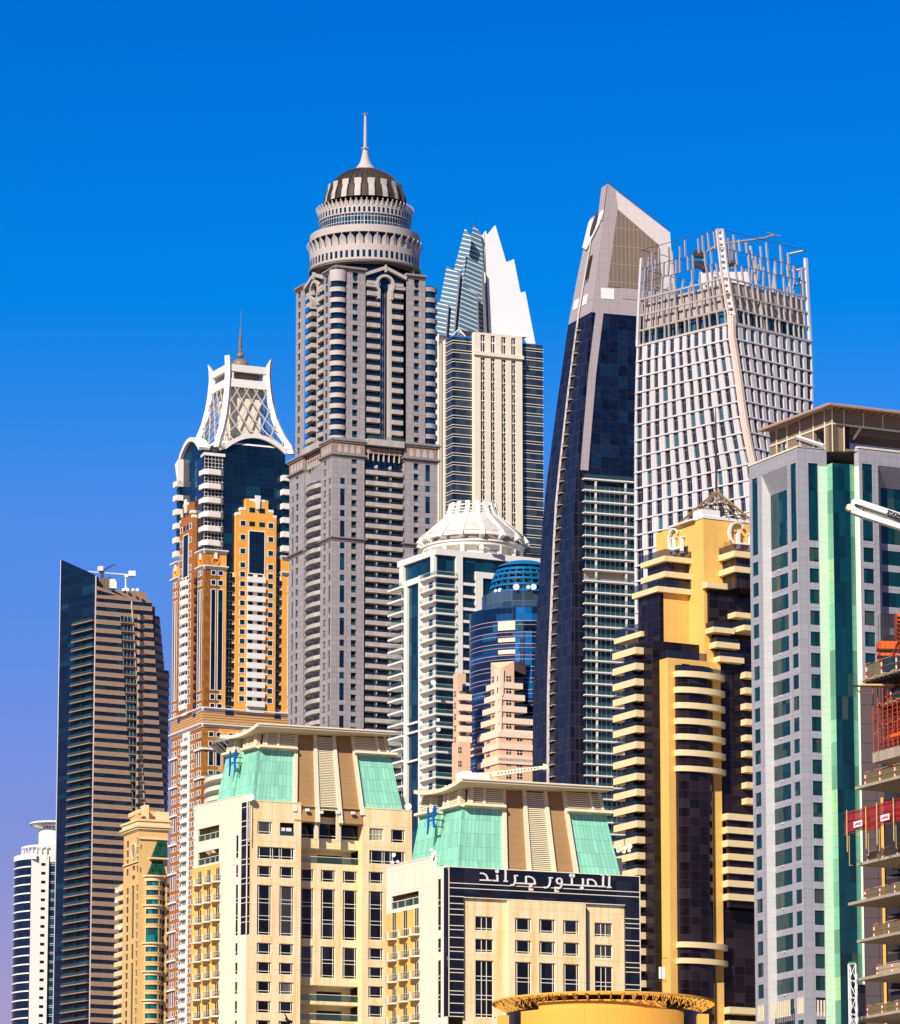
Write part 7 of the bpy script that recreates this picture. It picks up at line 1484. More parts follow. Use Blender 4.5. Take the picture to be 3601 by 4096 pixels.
mk('shaft_strip', MB().ext(rA.off(.0), [rA.m(1240,215,c), rA.m(1282,215,c), rA.m(1278,500,c), rA.m(1262,520,c), rA.m(1258,1000,c), rA.m(1240,1140,c)], -.1, .5).ext(lA, [lA.m(1198,215,c), lA.m(1236,215,c), lA.m(1236,1100,c), lA.m(1212,980,c), lA.m(1212,520,c), lA.m(1200,490,c)], -.1, .5), M['pinkl'], par)
for y in (288, 415): mk('slot', MB().box(lA, lA.U(1230,y,c), lA.U(1237,y,c), lA.Z(1235,y+62,c), lA.Z(1235,y,c), .5, .56), M['mast'], par)
rC, lC = pblk(715, 790, 917, 1010, -1); rD, lD = pblk(728, 775, 868, 255, -4)
pwin(rC, 783, 818, [(1075,1140),(1228,1290),(1352,1400)]); pwin(lD, 737, 757, [(455,520),(583,648),(708,775),(836,900),(963,1028)])
for k in range(5):
    y = 492+117*k; z = rD.Z(800,y,c); rl = MB().box(rD, 0.2, rD.U(915,y,c), z, z+.9, 1.2, 1.26); part('bay_balcony', MB().box(rD, .2, rD.U(915,y,c), z-1.8, z, -1, 1.4), M['pinkl'], par, [('railing', rl, M['raildark'])]); part('bay_glass', MB().flat(rD, 1.5, rD.U(868,y,c), z+.9, z+3.2, .06), M['bl'], par)
mk('stone_pier', MB().lathe(ctr, [(r1+.1,zz(2330,r1)),(r1+.5,zz(2330,r1)),(r1+.5,zz(1745,r1)),(r1+.1,zz(1745,r1))], 4, an(918), an(945)), M['pinkl'], par)
for y in (1080, 1150): mk('ledge_band', MB().lathe(ctr, [(r1,P(c,950,y+22,cY-r1*.5)[2]),(r1+.8,P(c,950,y+22,cY-r1*.5)[2]),(r1+.8,P(c,950,y,cY-r1*.5)[2]),(r1,P(c,950,y,cY-r1*.5)[2])], 30, -75, 0), M['pinkl'], par)
# ================================================================== orange tower with a white latticed crown
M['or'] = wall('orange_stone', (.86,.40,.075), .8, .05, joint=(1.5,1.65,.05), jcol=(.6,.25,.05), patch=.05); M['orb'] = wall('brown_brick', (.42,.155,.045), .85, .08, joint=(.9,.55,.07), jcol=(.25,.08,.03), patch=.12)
M['wt'] = wall('white_trim', (.82,.78,.72), .7, .03); M['ng4'] = glass('dark_blue_curtain', (.003,.011,.026), (.003,.05,.075), grid=(1.35,1.8,.045), lcol=(.015,.04,.07), frac=.10, cell=(5.4,3.6)); M['win4'] = glass('teal_pane', (.003,.02,.035), (.004,.045,.055), frac=.4); M['orl'] = wall('orange_louver', (.62,.35,.16), .8, .05, joint=(0,.9,.35), jcol=(.3,.14,.05))
R, L, _ = corner('C4', 497, 760, 1750, 24.7, 65.3); c = 'C4'; par = thing('orange_tower', 'orange and white tower with dark glass top, latticed white crown and spire', 'building', (R.x, R.y, 0))
u = lambda x, y=1200: R.U(x, y, c); z_ = lambda y, x=600: R.Z(x, y, c)
W = u(1388); kL = -L.U(203,1200,c)/W; p1, g0, g1, q0 = u(692), u(770), u(1135), u(1195); fl = (R.Z(820,908,c)-R.Z(820,1950,c))/12
zP2, zP1 = z_(700), z_(845); zBody = z_(880, 730); zTb = R.Z(730, 880, c)
def seg(fr, a, b): return (a, b) if fr is R else (-b*kL, -a*kL)
def bx(name, fr, a, b, z0, z1, d0, d1, mat, sub=()): a, b = seg(fr, a, b); return part(name, MB().box(fr, a, b, z0, z1, d0, d1), mat, par, sub)
def twin(fr, a, b, z0, z1, d, name='window', mat=None, t=.22):
    a, b = seg(fr, a, b); g = MB().flat(fr, a, b, z0, z1, d+.02); f_ = MB(); k = 1 if fr is R else kL
    f_.box(fr, a-t*k, a, z0-t, z1+t, d, d+.14).box(fr, b, b+t*k, z0-t, z1+t, d, d+.14).box(fr, a, b, z1, z1+t, d, d+.13).box(fr, a, b, z0-t, z0, d, d+.13); part(name, g, mat or M['win4'], par, [('surround', f_, M['wt'])])
zG = [z_(225, 950), z_(300, 830), z_(345, 800)]; zlv1, zlv0 = R.Z(230, 78, 'E7'), R.Z(230, 200, 'E7')
wx = lambda x: u(x)
for fr in (R, L):
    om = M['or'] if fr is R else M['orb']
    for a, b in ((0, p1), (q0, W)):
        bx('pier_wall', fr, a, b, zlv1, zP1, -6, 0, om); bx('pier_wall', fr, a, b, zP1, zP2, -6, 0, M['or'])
        for z in (zP1, zP2):
            for o, dz0, dz1 in ((.25,-.6,-.1),(.7,-.1,.3),(1.1,.3,.7)): bx('cornice', fr, a-o*.4, b+o*.4, z+dz0, z+dz1, -4, o, M['wt'])
        m_ = (a+b)/2
        bx('keystone', fr, m_-.5, m_+.5, zP2-2.6, zP2-.1, 0, .6, M['wt']); A_, B_ = seg(fr, m_-1.3, m_+1.3); cc = (A_+B_)/2; ra = (B_-A_)/2
        part('ring_ornament', MB().ribbon(fr, [(cc+ra*math.cos(t*.524), zP1+2.4+1.3*math.sin(t*.524)) for t in range(12)], .3, .05, .35, True), M['or'], par)
        sx_ = lambda x: (a+(wx(x)-0)*(b-a)/p1)
        for x0, x1 in ((556,593),(618,660)):
            for y0, y1 in ((870,908),(957,1000),(1995,2040)): twin(fr, sx_(x0), sx_(x1), z_(y1), z_(y0), .0)
            twin(fr, sx_(x0), sx_(x1), z_(1952), z_(1042), .0, 'tall_window', M['ng4'])
        zz = z_(2080)
        for k in range(4):
            for x0, x1 in ((556,593),(618,660)): twin(fr, sx_(x0), sx_(x1), zz-fl*k-fl*.5, zz-fl*k, .0) if zz-fl*(k+.6) > zlv1 else None
    # stepped gable
    ga, gb = g0, g1; gw = gb-ga; G = lambda x: wx(x)
    A_ = [(ga, zlv1), (ga, zG[2]), (G(808), zG[2]), (G(808), zG[1]), (G(855), zG[1]), (G(855), zG[0]), (G(1060), zG[0]), (G(1060), zG[1]), (G(1106), zG[1]), (G(1106), zG[2]), (gb, zG[2]), (gb, zlv1)]
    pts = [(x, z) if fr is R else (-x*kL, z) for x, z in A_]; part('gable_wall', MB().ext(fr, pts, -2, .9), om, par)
    for a, b, z in ((ga,G(808),zG[2]),(G(808),G(855),zG[1]),(G(890),G(1030),zG[0]),(G(1060),G(1106),zG[1]),(G(1106),gb,zG[2])): bx('gable_coping', fr, a-.05, b+.05, z-.9, z+.1, -1, 1.0, M['wt'])
    a, b = seg(fr, G(935), G(985)); m_ = (a+b)/2; part('gable_key', MB().ext(fr, [(a,zG[0]+1.3),(b,zG[0]+1.3),(b-(b-a)*.18,zG[0]-3.6),(a+(b-a)*.3,zG[0]-3.6)], .9, 1.5), M['wt'], par)
    for y0, y1 in ((303,348),(430,473)):
        for x0, x1 in ((888,940),(977,1030)): a, b = seg(fr, G(x0), G(x1)); part('window', MB().flat(fr, a, b, z_(y1,950), z_(y0,950), .93), M['win4'], par)
    ys = [420,546,672,798]+[883+87*k for k in range(14)]
    for y in ys:
        for x0, x1, dx in ((808,853,830),(1062,1107,1080)): twin(fr, G(x0), G(x1), R.Z(830,y+45,c), R.Z(830,y,c), .9)
    twin(fr, G(888), G(1027), R.Z(950,898,c), z_(518,950), .9, 'tall_window', M['ng4'], .35)
    a, b = seg(fr, G(874), G(1030)); zB = R.Z(950,898,c); part('balcony_back', MB().flat(fr, a, b, zlv1, zB, .95), M['wt'], par)
    for k in range(14):
        zt = zB-fl*k-fl*.42; bx('white_balcony', fr, G(872), G(1032), zt-fl*.58, zt, .95, 2.0, M['wt'])
        for x0, x1 in ((880,925),(966,1012)): a, b = seg(fr, G(x0), G(x1)); part('balcony_window', MB().flat(fr, a, b, zt, zt+fl*.42, .98), M['black'], par)
    for a, b in ((p1, g0), (g1, q0)):
        A_, B_ = seg(fr, a, b); part('recess_wall', MB().flat(fr, A_, B_, 0, zBody, -.9), M['wt'], par)
        for k in range(30):
            zt = zBody-fl*.5-fl*k
            if zt < zlv1: break
            bx('recess_balcony', fr, a+.05, b-.05, zt-fl*.48, zt, -.8, .2, M['ng4']); m_ = (a+b)/2
            for t in (.2, .52): A2, B2 = seg(fr, a+(b-a)*t, a+(b-a)*(t+.28)); part('recess_window', MB().flat(fr, A2, B2, zt, zt+fl*.45, -.86), M['black'], par)
    # banded storey and everything below it
    bx('louver_storey', fr, 0, W, zlv0, zlv1, -6, .05, M['orl']); 
    for z in (zlv1, zlv0):
        for o, dz0, dz1 in ((.2,-.5,0),(.6,0,.4),(1.0,.4,.8)): bx('cornice', fr, -.3, W+.3, z+dz0, z+dz1, -4, o, M['wt'])
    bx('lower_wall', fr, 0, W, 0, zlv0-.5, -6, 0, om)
    a, b = seg(fr, W*.40, W*.60); part('white_strip', MB().box(fr, a, b, 0, zlv0-.5, 0, .4), M['wt'], par)
    for k in range(60):
        zt = zlv0-2.2-fl*k
        if zt < 6: break
        for t in (.06,.135,.26,.34,.62,.70,.82,.90): 
            if k % 6 in (2,3) and t in (.06,.135,.82,.90): continue
            twin(fr, W*t, W*(t+.045), zt-fl*.45, zt, 0)
        if k % 6 == 2:
            for t in (.06,.135,.82,.90): twin(fr, W*t, W*(t+.045), zt-fl*1.45, zt, 0, 'tall_window', M['ng4'])
        bx('white_balcony', fr, W*.42, W*.58, zt-fl*.9, zt-fl*.45, .4, 1.3, M['wt']); a, b = seg(fr, W*.44, W*.56); part('balcony_window', MB().flat(fr, a, b, zt-fl*.45, zt, .43), M['cornice'], par)
        if k % 6 == 5 or k % 6 == 2:
            for a, b in ((0, W*.22), (W*.78, W)): bx('cornice', fr, a-.3, b+.3, zt+.5, zt+1.2, -3, .7, M['wt'])
# glass body with arched tops and corner balconies
zE = R.Z(640, 1560, 'C3'); zArc = R.Z(1040, 1400, 'C3'); s0, s1 = p1-1.0, q0+1.5
def arch(t): return zE+2+(zArc-zE-2)*(1-(2*t-1)**2)
for fr in (R, L):
    n = 20; A_ = [(s0+(s1-s0)*i/n, arch(i/n)) for i in range(n+1)]; pts = [(x if fr is R else -x*kL, z) for x, z in [(s0, zlv1), (s1, zlv1)]+A_[::-1]]
    part('curtain_wall', MB().ext(fr, pts, -8, -1.0), M['ng4'], par)
    part('arch_trim', MB().ribbon(fr, [(x if fr is R else -x*kL, z+.5) for x, z in A_], 1.5, -4, .2), M['wt'], par)
f = foot(R.off(-2.5), L.off(-2.5), W*kL-4, W-4); mk('tower_core', MB().prism(f, 0, zE-1), M['ng4'], par)
zb0 = R.Z(640, 1745, 'C3'); pb = (R.Z(560,75,c)-R.Z(560,590,c))/4
def cslab(z, back=0):
    r, l = R.off(-1.2), L.off(-1.2); k0 = p1-1.2; n = 6; pts = []
    a, m_, b = l.pt(-k0*kL,0,1.2), r.pt(-.2,0,1.5), r.pt(k0,0,1.2)
    pts = [l.pt(-k0*kL,0,-2)[:2], l.pt(-k0*kL,0,.6)[:2], l.pt(-k0*kL*.75,0,2.0)[:2], l.pt(-.6,0,1.9)[:2], r.pt(.8,0,2.0)[:2], r.pt(k0*.8,0,1.7)[:2], r.pt(k0,0,.6)[:2], r.pt(k0,0,-2)[:2]]
    return part('corner_balcony', MB().prism(pts, z-2.0, z-.3), M['wt'], par, [('rail', MB().prism([(p[0]+(q_[0]-p[0])*.06, p[1]+(q_[1]-p[1])*.06) for p, q_ in zip(pts, pts[4:]+pts[:4])], z-.3, z), M['trim'])])
mk('corner_glass', MB().prism(foot(R.off(-1.0), L.off(-1.0), (p1-1)*kL, p1-1), zP2, zE-1), glass('corner_pane', (.008,.014,.03), None, grid=(1.35,1.35,.16), lcol=(.7,.66,.6)), par); mk('corner_cap', MB().prism(foot(R.off(-1.0), L.off(-1.0), (p1-1)*kL, p1-1, .4), zE-1, zE+.1), M['wt'], par)
for k in range(8):
    z = zb0+.6-pb*k
    if z < zP2+2: break
    cslab(z)
    for fr, sg in ((L, 'l'), (R, 'r')):
        a, b = seg(fr, q0-.4, q0+4.2); part('end_balcony', MB().box(fr, a, b, z-2.0, z, -3, 1.6), M['wt'], par); part('end_glass', MB().box(fr, a+.4, b-.6, z, z+pb-2, -3, .2), M['win4'], par)
for fr in (L,): a, b = seg(fr, q0-.4, q0+3.4); part('end_bracket', MB().ext(fr, [(b,zE-8),(a,zE+.5),(b,zE+2)], -1, 1.2), M['wt'], par)
# crown
H0 = W/2; Cx = (R.x+R.tx*H0-L.tx*H0*kL, R.y+R.ty*H0-L.ty*H0*kL); c3 = 'C3'; zc = lambda y: P(c3, 920, y, Cx[1])[2]; cx0 = P(c3, 921, 900, Cx[1])[0]; Cx = (cx0, Cx[1])
hp = sorted((zc(y), h) for y, h in ((1620,15.3),(1540,14.6),(1440,12.8),(1330,11.4),(1250,10.5),(1100,9.4),(950,8.75),(800,8.4),(700,8.5),(640,8.8)))
def hs(z):
    i = 0
    while i < len(hp)-2 and z > hp[i+1][0]: i += 1
    t = (z-hp[i][0])/(hp[i+1][0]-hp[i][0]); return hp[i][1]+(hp[i+1][1]-hp[i][1])*max(0, min(1, t))
def sq(z, k=1, a=0):
    h = hs(z)*k; o = [(-1,-1),(1,-1),(1,1),(-1,1)][a]; return (Cx[0]+h*(R.tx*o[0]-L.tx*o[1]), Cx[1]+h*(R.ty*o[0]-L.ty*o[1]))
zl = [hp[0][0]+(hp[-1][0]-hp[0][0])*i/24 for i in range(25)]
for a in range(4):
    mb = MB(); od = (sq(0,1,a)[0]-Cx[0], sq(0,1,a)[1]-Cx[1]); l_ = math.hypot(*od); od = (od[0]/l_, od[1]/l_); sd_ = (-od[1], od[0]); top = hp[-1][0]
    def sec(z):
        p = sq(z, 1, a); t = (z-hp[0][0])/(top-hp[0][0]); th = 1.5+1.0*(1-t); wi = 1.0
        if t > .93: th *= max(.05, (1-t)/.07)
        return [(p[0]+sd_[0]*s_*wi-od[0]*b_*th, p[1]+sd_[1]*s_*wi-od[1]*b_*th, z) for s_, b_ in ((-1,0),(1,0),(1,1),(-1,1))]
    for z0, z1 in zip(zl[:-1], zl[1:]):
        A_, B_ = sec(z0), sec(z1)
        for i in range(4): j = (i+1)%4; mb.q4(A_[i], A_[j], B_[j], B_[i])
    mb.poly(sec(zl[-1])); part('crown_rib', mb, M['wt'], par)
LZ = [zc(y) for y in (1620,1540,1440,1340,1250,1150,1050,970,940,870,800,720)]
sides = [Loft([(z, sq(z,.96,i), sq(z,.96,j)) for z in LZ]) for i, j in ((0,1),(3,0),(2,3),(1,2))]
sides[2] = Loft([(z, sq(z,.96,2), sq(z,.96,3)) for z in LZ])
zt1, zt0 = zc(720), zc(790); zm1, zm0 = zc(868), zc(950); zlb = zc(1540)
for s_ in sides:
    part('crown_beam', MB().box(s_, 0, 1, zt0, zt1, -1.0, .3, True), M['wt'], par); part('crown_beam', MB().box(s_, 0, 1, zm0, zm1, -1.0, .3, True), M['wt'], par)
    part('crown_sill', MB().box(s_, 0, 1, zlb-1.2, zlb-.2, -.6, .2, True), M['wt'], par)
    for t in (.1, .86): part('crown_stub', MB().box(s_, t, t+.045, zm1, zt0, -.8, 0, True), M['wt'], par)
    n = 4.5; hgt = zm0-zlb; k_ = .72
    for d_ in (1, -1):
        for i in range(-5, 10):
            pts = []
            for j in range(13):
                v_ = j/12; uu = (i+.0)/n+d_*v_*k_ if d_ > 0 else (i)/n-v_*k_
                if -.001 <= uu <= 1.001: pts.append((uu, zlb+hgt*v_))
            if len(pts) > 1:
                mb = MB()
                for (a0,b0),(a1,b1) in zip(pts[:-1], pts[1:]):
                    p_, q_ = s_.pt(a0,b0,0), s_.pt(a1,b1,0); mb.tube(p_, q_, .27, n=4, caps=False)
                part('lattice_bar', mb, M['wtg'] if 'wtg' in M else M.setdefault('wtg', wall('lattice_grey', (.50,.46,.43), .7)), par)
mk('crown_deck', MB().prism([sq(zt1,.95,i) for i in range(4)], zm1-.3, zm1), M['wt'], par); mk('crown_roof', MB().prism([sq(zt1,.9,i) for i in range(4)], zt1-.5, zt1-.2), M['wt'], par)
mk('inner_wall', MB().prism([sq(zc(1100),.62,i) for i in range(4)], zlb-3, zm0), M['ivory'], par); mk('inner_room', MB().prism([sq(zc(1100),.45,i) for i in range(4)], zm1, zt0), M['cornice'], par)
pr = lambda px: P(c3, 921+px, 600, Cx[1])[0]-Cx[0]; zk = lambda y: zc(y)
mb = MB(); mb.ball((*Cx, zk(672)), pr(92), 28, .85); mb.smooth = True; mk('spire_ball', mb, M['dome2'] if 'dome2' in M else M.setdefault('dome2', wall('bronze_ball', (.24,.17,.13), .35, .05, joint=(1.2,0,.08))), par)
mb = MB().ball((*Cx, zk(567)), pr(40), 20); mb.smooth = True; mk('spire_ball', mb, M['dome2'], par)
mk('spire', MB().lathe(Cx, [(pr(20),zk(530)),(pr(19),zk(470)),(pr(10),zk(305)),(pr(6),zk(300)),(pr(4),zk(110)),(pr(2),zk(98))], 16), M['dome2'], par)
for k in range(3): t = k*2.1; mk('spire_stay', MB().tube((Cx[0]+pr(24)*math.sin(t), Cx[1]-pr(24)*math.cos(t), zk(490)), (Cx[0]+pr(8)*math.sin(t), Cx[1]-pr(8)*math.cos(t), zk(310)), .09, n=4), M['dome2'], par)
# ================================================================== dark tower with tan floor bands, far left
R, L, _ = corner('C1', 783, 500, 1860, 27, 52); c = 'C1'; par = thing('banded_tower', 'dark glass tower with tan floor bands and a sloping glass top', 'building', (R.x, R.y, 0))
M['tan'] = wall('tan_panel', (.36,.24,.17), .7, .06, joint=(1.2,1.1,.05), jcol=(.24,.16,.11), patch=.06); M['g2'] = glass('band_window', (.003,.010,.022), (.003,.045,.06), grid=(1.15,0,.07), lcol=(.09,.07,.07), frac=.22, cell=(4.6,3.4)); M['g2v'] = glass('ribbed_navy_glass', (.003,.010,.028), (.002,.045,.075), grid=(1.15,0,.08), lcol=(.02,.035,.07), frac=.13, cell=(9.2,1.7), spec=.3)
fl = (R.Z(790,598,c)-R.Z(780,1958,c))/19; seam = [R.m(1068,560,c), R.m(1160,2030,c)]; edge = [R.m(1238,610,c), R.m(1325,2030,c)]
lin = lambda ln, z: ln[0][0]+(ln[1][0]-ln[0][0])*(z-ln[0][1])/(ln[1][1]-ln[0][1])
z0 = R.Z(790,598,c); lw = -L.U(497,400,c); NF = 62
zL = L.Z(497,285,c); zLc = L.Z(783,415,c); lb = -L.U(466,1900,c)
mk('side_glass', MB().ext(L, [(-lb,0),(0,0),(0,zLc),(-lw,zL)], -.6, 0), M['g2v'], par); mk('side_edge', MB().ribbon(L, [(-lb-.1,0),(-lw-.1,zL)], .35, -.5, .1), M['cladl'], par); mk('corner_trim', MB().box(R, -.15, .15, 0, zLc, -.2, .25), M['pinkwhite'], par)
for k in range(NF):
    zt = z0-fl*k
    if zt < 3: break
    s_, e_ = lin(seam, zt), lin(edge, zt); mb = MB().box(R, .15, s_, zt-fl*.95, zt-fl*.42, -.8, .25); part('floor_band', mb, M['tan'], par)
    part('window_band', MB().flat(R, .15, s_, zt-fl*.42, zt, 0), M['g2'], par); part('floor_band', MB().box(R, s_+.2, e_, zt-fl*.97, zt-fl*.45, -.8, .6), M['tan'], par); part('window_band', MB().flat(R, s_+.2, e_, zt-fl*.45, zt, .3), M['g2'], par)
    part('seam_trim', MB().box(R, s_, s_+.2, zt-fl, zt, -.3, .75), M['pinkwhite'], par)
    if k >= 2:
        zb = zt-fl*.55; a = L.U(612-15*(k-2)/14, 830, c); mb = MB().box(L, a, -.1, zb-.32, zb, -.2, 1.5); rl = MB().box(L, a, -.1, zb, zb+.95, 1.4, 1.45)
        part('balcony', mb, M['tan'], par, [('railing', rl, M['rail']), ('divider', MB().box(L, a*.52, a*.5, zb, zb+2.2, -.2, 1.1), M['gg'])])
        a2 = s_-(R.U(1092,830,c)-R.U(990,830,c)); mb = MB().box(R, a2, s_, zb-.3, zb, 0, 1.3); rl = MB().box(R, a2, s_, zb, zb+.9, 1.2, 1.26); rc = MB().flat(R, a2, s_, zb, zb+fl*.75, .28); part('balcony', mb, M['tan'], par, [('railing', rl, M['rail']), ('balcony_door', rc, M['bmull'])])
m = lambda x, y: R.m(x, y, c); zr = z0
mk('roof_parapet', MB().ext(R, [(0.15,zr),(lin(seam,zr),zr),m(1072,612),m(785,497)], -.6, .26), M['tan'], par); mk('top_window', MB().ext(R, [m(790,530),m(955,576),m(850,576),m(790,570)], .26, .3), M['g2'], par)
mk('roof_parapet', MB().ext(R, [m(930,530),m(1070,538),m(1200,548),m(1200,600),m(1238,615),(lin(edge,zr),zr),(lin(seam,zr),zr),m(1070,612)], -3, -.2), M['tan'], par)
mk('roof_block', MB().box(R, R.U(805,450,c,-5), R.U(892,450,c,-5), zr, R.Z(850,432,c,-5), -9, -5), M['mesh'], par); mk('roof_block', MB().box(R, .2, R.U(806,450,c,-3), zr, R.Z(795,425,c,-3), -6, -3), M['ng4'], par)
# shaded wing behind
Q_, Ql, _ = corner(c, 1242, 720, 1873, 58, 30); e0 = [Q_.m(1305,735,c), Q_.m(1340,1110,c)]; e1 = Q_.U(1380,1400,c)
for k in range(NF):
    zt = z0-fl*k-fl*1.2
    if zt < 3: break
    ew = lin(e0, zt) if zt > Q_.Z(1340,1115,c) else e1
    part('wing_band', MB().box(Q_, -8, ew, zt-fl*.95, zt-fl*.42, -.8, .25), M['tan'], par); part('wing_window', MB().flat(Q_, -8, ew, zt-fl*.42, zt, 0), M['g2'], par)
core = [R.pt(0,0,-.9)[:2], R.pt(seam[1][0]+5,0,-.9)[:2], R.pt(seam[1][0]+5,0,-28)[:2], L.pt(-lw,0,-10)[:2], L.pt(-lw,0,-.9)[:2]]; mk('core', MB().prism(core, 0, z0-1), M['mast'], par)
# roof crane, tank and dishes
cp = P(c, 835, 430, 1867); cr = thing('roof_crane', 'white rooftop crane with a dark jib on the far left banded tower', 'crane', cp); q_ = lambda x, y: P(c, x, y, 1867)
mk('post', MB().tube(q_(835,430), q_(835,350), .55, n=8), M['mast'], cr); mk('cab', MB().box(Face(*q_(800,378)[:2],10), 0, q_(840,378)[0]-q_(800,378)[0], q_(800,378)[2], q_(800,342)[2], -1.5, 1.5), M['w7'], cr); mk('jib', MB().tube(q_(845,372), q_(932,322), .3, .18, n=4).tube(q_(932,322), q_(890,350), .15, n=4).tube(q_(932,322), q_(938,340), .2, n=4), M['mast'], cr); mk('boom', MB().tube(q_(720,380), q_(1035,405), .25, n=4).tube(q_(1035,405), q_(1035,430), .8, n=6), M['white'], cr)
mk('mast', MB().tube(q_(1028,530), q_(1028,430), .3, n=8).tube(q_(1018,530), q_(1028,480), .15, n=4).tube(q_(1040,530), q_(1028,480), .15, n=4), M['white'], cr); mk('counterweight', MB().box(Face(*q_(1050,425)[:2],10), 0, q_(1105,425)[0]-q_(1050,425)[0], q_(1050,420)[2], q_(1050,378)[2], -1.5, 1.5), M['w7'], cr)
a = P(c, 880, 515, 1868); tk = thing('water_tank', 'white rooftop tank beside the crane of the banded tower', 'tank', a); w0 = P(c, 955, 515, 1868)[0]-a[0]; f = Face(a[0], a[1], 15); zz = lambda y: Zat(c, 900, y, 1868)
mk('tank_body', MB().ext(f, [(0,zz(515)),(w0,zz(515)),(w0,zz(465)),(w0*.8,zz(438)),(0,zz(440))], -4, 0), M['w7'], tk); mk('vent', MB().box(f, w0*.25, w0*.45, zz(438), zz(420), -2, -1), M['mast'], tk)
for x, r, n in ((1008,.6,'leftmost'),(1042,.65,'second from left'),(1086,.55,'third from left'),(1122,.65,'rightmost')): dish(P(c, x, 530, 1865), r, n+' of the four round dishes along the banded tower roof')
# ================================================================== white tower with curved bands, leftmost
c = 'C2'; Y0 = 2060; A = P(c, 100, 1400, Y0); r0 = 14.; ctr = (A[0]+r0, Y0); par = thing('white_tower', 'white tower with curved dark glass and a round roof canopy, leftmost', 'building', (*ctr, 0))
xr = P(c, 243, 1400, Y0)[0]; t1 = -math.degrees(math.asin((ctr[0]-xr)/r0)); zt = P(c, 180, 818, Y0-r0*.7)[2]; M['g1'] = glass('deep_blue_glass', (.002,.010,.032), (.003,.02,.05), grid=(1.4,0,.04), lcol=(.004,.014,.04), frac=.3)
mk('curved_glass', MB().lathe(ctr, [(r0,0),(r0,zt)], 40, -105, t1), M['g1'], par); pit = (P(c,180,895,Y0-r0*.8)[2]-P(c,180,1690,Y0-r0*.8)[2])/12; z0 = P(c,245,870,Y0-r0*.9)[2]
for k in range(60):
    z = z0-pit*k
    if z < 3: break
    part('white_band', MB().lathe(ctr, [(r0,z-.28),(r0+.35,z-.28),(r0+.35,z+.28),(r0,z+.28)], 30, -105, t1), M['w7'], par)
mk('parapet_ring', MB().lathe(ctr, [(r0-.3,zt-.2),(r0+.4,zt-.2),(r0+.4,zt+2.0),(r0-.3,zt+2.0)], 40, -105, t1+10), M['w7'], par)
zpa = P(c,250,705,Y0-r0*.8)[2]; mk('parapet_ring', MB().lathe(ctr, [(r0-3.2,zpa-.9),(r0-2.6,zpa-.9),(r0-2.6,zpa),(r0-3.2,zpa)], 40, -95, t1+30), M['w7'], par)
for k in range(9): t = -88+k*11; part('parapet_post', MB().tube((ctr[0]+(r0-2.9)*math.sin(R_(t)), ctr[1]-(r0-2.9)*math.cos(R_(t)), zt), (ctr[0]+(r0-2.9)*math.sin(R_(t)), ctr[1]-(r0-2.9)*math.cos(R_(t)), zpa), .3, n=4), M['w7'], par)
mk('drum_wall', MB().lathe(ctr, [(r0-4,zt-1),(r0-4,zpa-1.5)], 40, -100, 100), M['w7'], par)
S = Face(ctr[0]+r0*math.sin(R_(t1)), ctr[1]-r0*math.cos(R_(t1)), 14, c); sw = S.U(356,1400,c); zs = S.Z(300,780,c); wz = [(S.Z(318,865,c)-pit*k, S.Z(318,843,c)-pit*k) for k in range(58)]; wz = [z for z in wz if z[0] > 3]; wa, wb = S.U(301,1300,c)*1, S.U(334,1300,c)
mk('front_strip', MB().holes(S, .05, sw, 0, zs, [(wa,wb,*z) for z in wz], .4), M['w7'], par); mk('front_side', MB().box(S, sw-.02, sw, 0, zs, -4, -.01), M['w7'], par)
for z in wz: part('window', MB().flat(S, wa, wb, *z, -.35), M['black'], par)
T_ = S.off(-1.5); ta, tb = T_.U(356,1400,c), T_.U(356,1400,c)+12; zT = T_.Z(380,845,c); mk('side_glass', MB().box(T_, ta, tb, 0, zT, -2, 0), M['t7'], par)
for k in range(58):
    z = zT-pit*k
    if z < 3: break
    part('thin_band', MB().box(T_, ta, tb, z-.3, z-.12, 0, .15), M['w7'], par); part('thin_band', MB().box(T_, ta, tb, z-1.0, z-.85, 0, .15), M['w7'], par)
mk('upper_block', MB().box(T_, ta, tb, zT, T_.Z(380,705,c), -6, .2), M['w7'], par); ux = P(c, 285, 650, Y0)[0]; zu = P(c,340,590,Y0)[2]; uc = (ux+6, Y0+2); mk('upper_block', MB().lathe(uc, [(6,zt),(6,zu),(.1,zu)], 32), M['w7'], par)
cr_ = uc[0]-P(c, 220, 560, Y0+2)[0]; zcn = P(c, 330, 545, Y0-2)[2]; mk('canopy_ring', MB().lathe(uc, [(cr_-.5,zcn-.3),(cr_,zcn-.3),(cr_,zcn+.3),(cr_-.5,zcn+.3),(cr_-.5,zcn-.3)], 48), M['w7'], par); mk('canopy_disc', MB().lathe(uc, [(6,zcn-.9),(cr_*.75,zcn-.3),(cr_*.75,zcn+.2),(6,zcn+.3)], 48), M['cornice'], par)
for k in range(30): t = 2*math.pi*k/30; part('canopy_fin', MB().tube((uc[0]+6*math.sin(t), uc[1]-6*math.cos(t), zcn-1.8), (uc[0]+cr_*math.sin(t), uc[1]-cr_*math.cos(t), zcn), .28, n=4), M['w7'], par)
mk('parapet_frame', MB().tube((uc[0]-6,uc[1]-6,zpa), (uc[0]+5,uc[1]-6,zpa+.3), .4, n=4), M['w7'], par)
